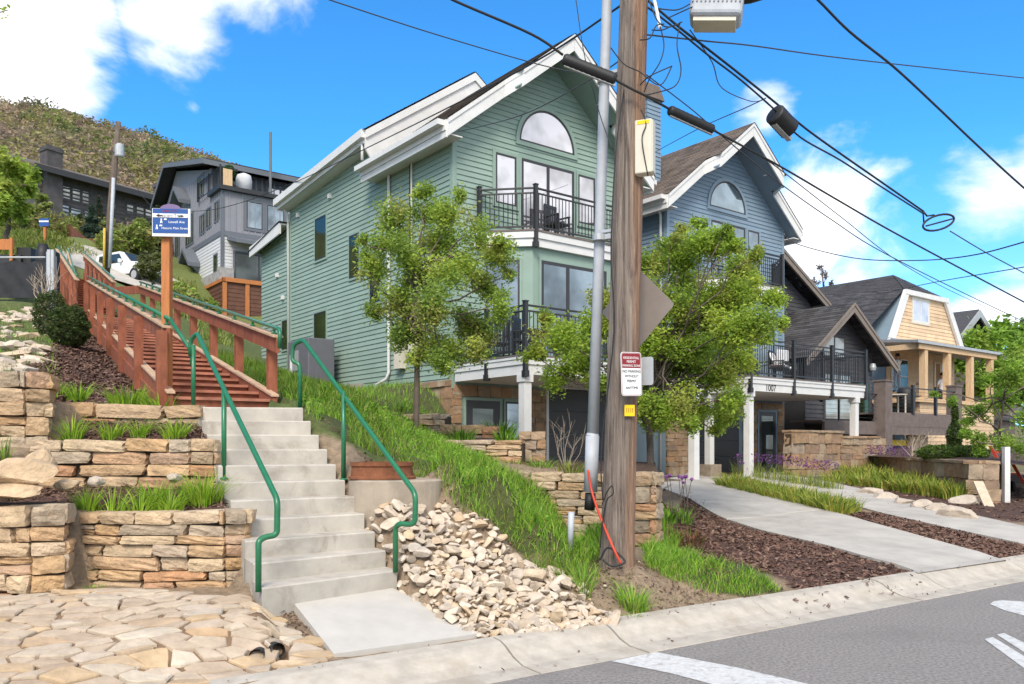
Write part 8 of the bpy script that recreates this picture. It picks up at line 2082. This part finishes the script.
cable('thin wire from the top left corner of the sky to the green gable', [(300, -10, 9), (330, 0, 9.2), (425, 31, 10), (519, 59, 10.8), (563, 70, 11), (640, 84, 8.35)], .007, 'wiregrey')
cable('pale service wire from the pole to the corner of the green house', [(452, 133, 19.6), (519, 116, 15), (591, 79, 10.5), (636, 48, 8.35)], .008, 'wiregrey')
cable('long wire from the pole top over the green roof to the far utility pole', [(640, -8, 8.3), (620, 6, 8.8), (550, 53, 11), (475, 94, 14), (375, 144, 20), (300, 180, 26), (240, 203, 31), (197, 211, 34), (150, 205, 36.5), (119, 150, 37.9)], .012, 'rubber')
cable('thin slack wire dropping from the sky past the conduit', [(574, -10, 8.1), (576, 0, 8.1), (584.6, 56, 8.15), (600, 115, 8.2), (613, 150, 8.2)], .005, 'wiregrey')
cable('far thin wire between the far utility pole and the picture edge', [(-40, 128, 36), (10, 141, 36.5), (60, 150, 37), (117, 152, 37.9)], .014, 'wiregrey')
cable('slack loop of thin wire to the blue gable', [(690, 30, 8.6), (712, 62, 9.5), (722, 88, 11), (750, 101, 13), (763, 100, 14)], .007, 'wiregrey')
cable('thin wire rising left from the blue roof edge', [(655, 152, 22), (700, 128, 16), (745, 108, 13), (766, 98, 12)], .008, 'wiregrey')
crv = np.random.default_rng(8)
for k, pts in enumerate([[(660, 26, 8.1), (664, 45, 8.0), (660, 62, 8.0), (650, 78, 8.05), (644, 92, 8.1)], [(680, 22, 8.2), (677, 45, 8.1), (681, 70, 8.1), (675, 86, 8.1), (655, 93, 8.1), (645, 95, 8.1)], [(652, 30, 8.1), (662, 30, 8.0), (672, 26, 8.05), (680, 24, 8.2)],
                        [(648, -3, 8.15), (657, 20, 8.1), (668, 27, 8.1), (682, 22, 8.2)], [(611, 48, 8.2), (624, 64, 8.05), (640, 72, 8.05), (660, 85, 8.0), (672, 66, 8.0)], [(640, 85, 8.08), (650, 76, 8.0), (672, 66, 8.0)], [(668, 18, 8.2), (690, 8, 8.3), (705, 2, 8.4)], [(641, 110, 8.1), (646, 124, 8.05), (642, 140, 8.05), (648, 176, 8.05)], [(655, 8, 8.2), (676, 10, 8.2), (690, 4, 8.3)], [(640, 40, 8.1), (650, 38, 8.0), (656, 26, 8.05), (664, 24, 8.1)]]):
    cable(['thin wire loop hanging from the tangle right of the pole', 'long wire loop bowing out right of the pole', 'short wire in the tangle at the pole top', 'wire dropping from the pole top into the tangle', 'wire wrapped across the face of the pole', 'forked wire pointing up right of the pole', 'wire leading up to the grey case at the top', 'wire running down beside the beige box', 'second wire leading to the grey case at the top', 'small wire arc close to the pole shaft'][k], pts, .006)
def splice(label, a, c, r, name='splice_case'):
    a, c = at(*a), at(*c); d = (c - a).normalized(); t_ = thing(name, label, 'splice case', a.lerp(c, .5))
    b = MB(); n_ = 20; ra = [.7] + [1.0 if i % 2 else .94 for i in range(n_)] + [.7]; pth = [a] + [a.lerp(c, .03 + .94 * i / (n_ - 1)) for i in range(n_)] + [c]
    b.tube(pth, [r * x for x in ra], 16); b.build('case', M['rubber'], t_, smooth=True)
    b = MB(); b.bar(a.lerp(c, .02) - V((0, 0, r * .95)), a.lerp(c, .98) - V((0, 0, r * .95)), r * .5, r * .35); b.build('base_strip', M['galv'], t_)
    return t_
splice('long black splice case on the cable left of the pole', (563, 59, 8.0), (616, 80, 8.0), .06); splice('black splice case on the cable right of the pole', (669, 110, 8.25), (713, 130, 8.45), .052)
t_ = splice('ribbed black splice drum hanging under the cable bundle', (774, 113, 9.0), (790, 130, 9.15), .115, 'splice_drum')
# grey cable case at the very top
c = at(718, 8, 8.4); MS = Matrix.Translation(c) @ Matrix.Rotation(R(8), 4, 'Y') @ Matrix.Rotation(R(-15), 4, 'Z')
t_ = thing('cable_cabinet', 'pale grey ribbed equipment case hanging from cables beside the pole top', 'equipment case', (c.x, c.y, c.z - .2))
b = MB(MS); b.box(-.27, .25, -.16, .16, -.15, .22); o = b.build('case', M['beigegrey'] if 'beigegrey' in M else M['pvc'], t_); bevel(o, .05, 3)
b = MB(MS)
for i in range(12): b.box(-.25 + i * .042, -.235 + i * .042, -.175, -.15, -.02, .2)
b.build('ribs', M['pvc'], t_)
b = MB(MS); b.box(-.22, .2, -.12, .12, -.19, -.15); b.build('bottom_plate', M['beige'], t_)
b = MB(MS); b.tube([(.1, 0, .1), (.3, 0, .12), (.42, 0, .16)], .07, 10); b.build('connector', M['rubber'], t_, smooth=True)
b = MB(); b.tube([at(652, -10, 8.2), at(657, 12, 8.18), at(660, 28, 8.16)], .016, 8); tag(b.build('insulator_rod', M['signwhite']), 'white insulated rod hanging from the pole top', 'rod')
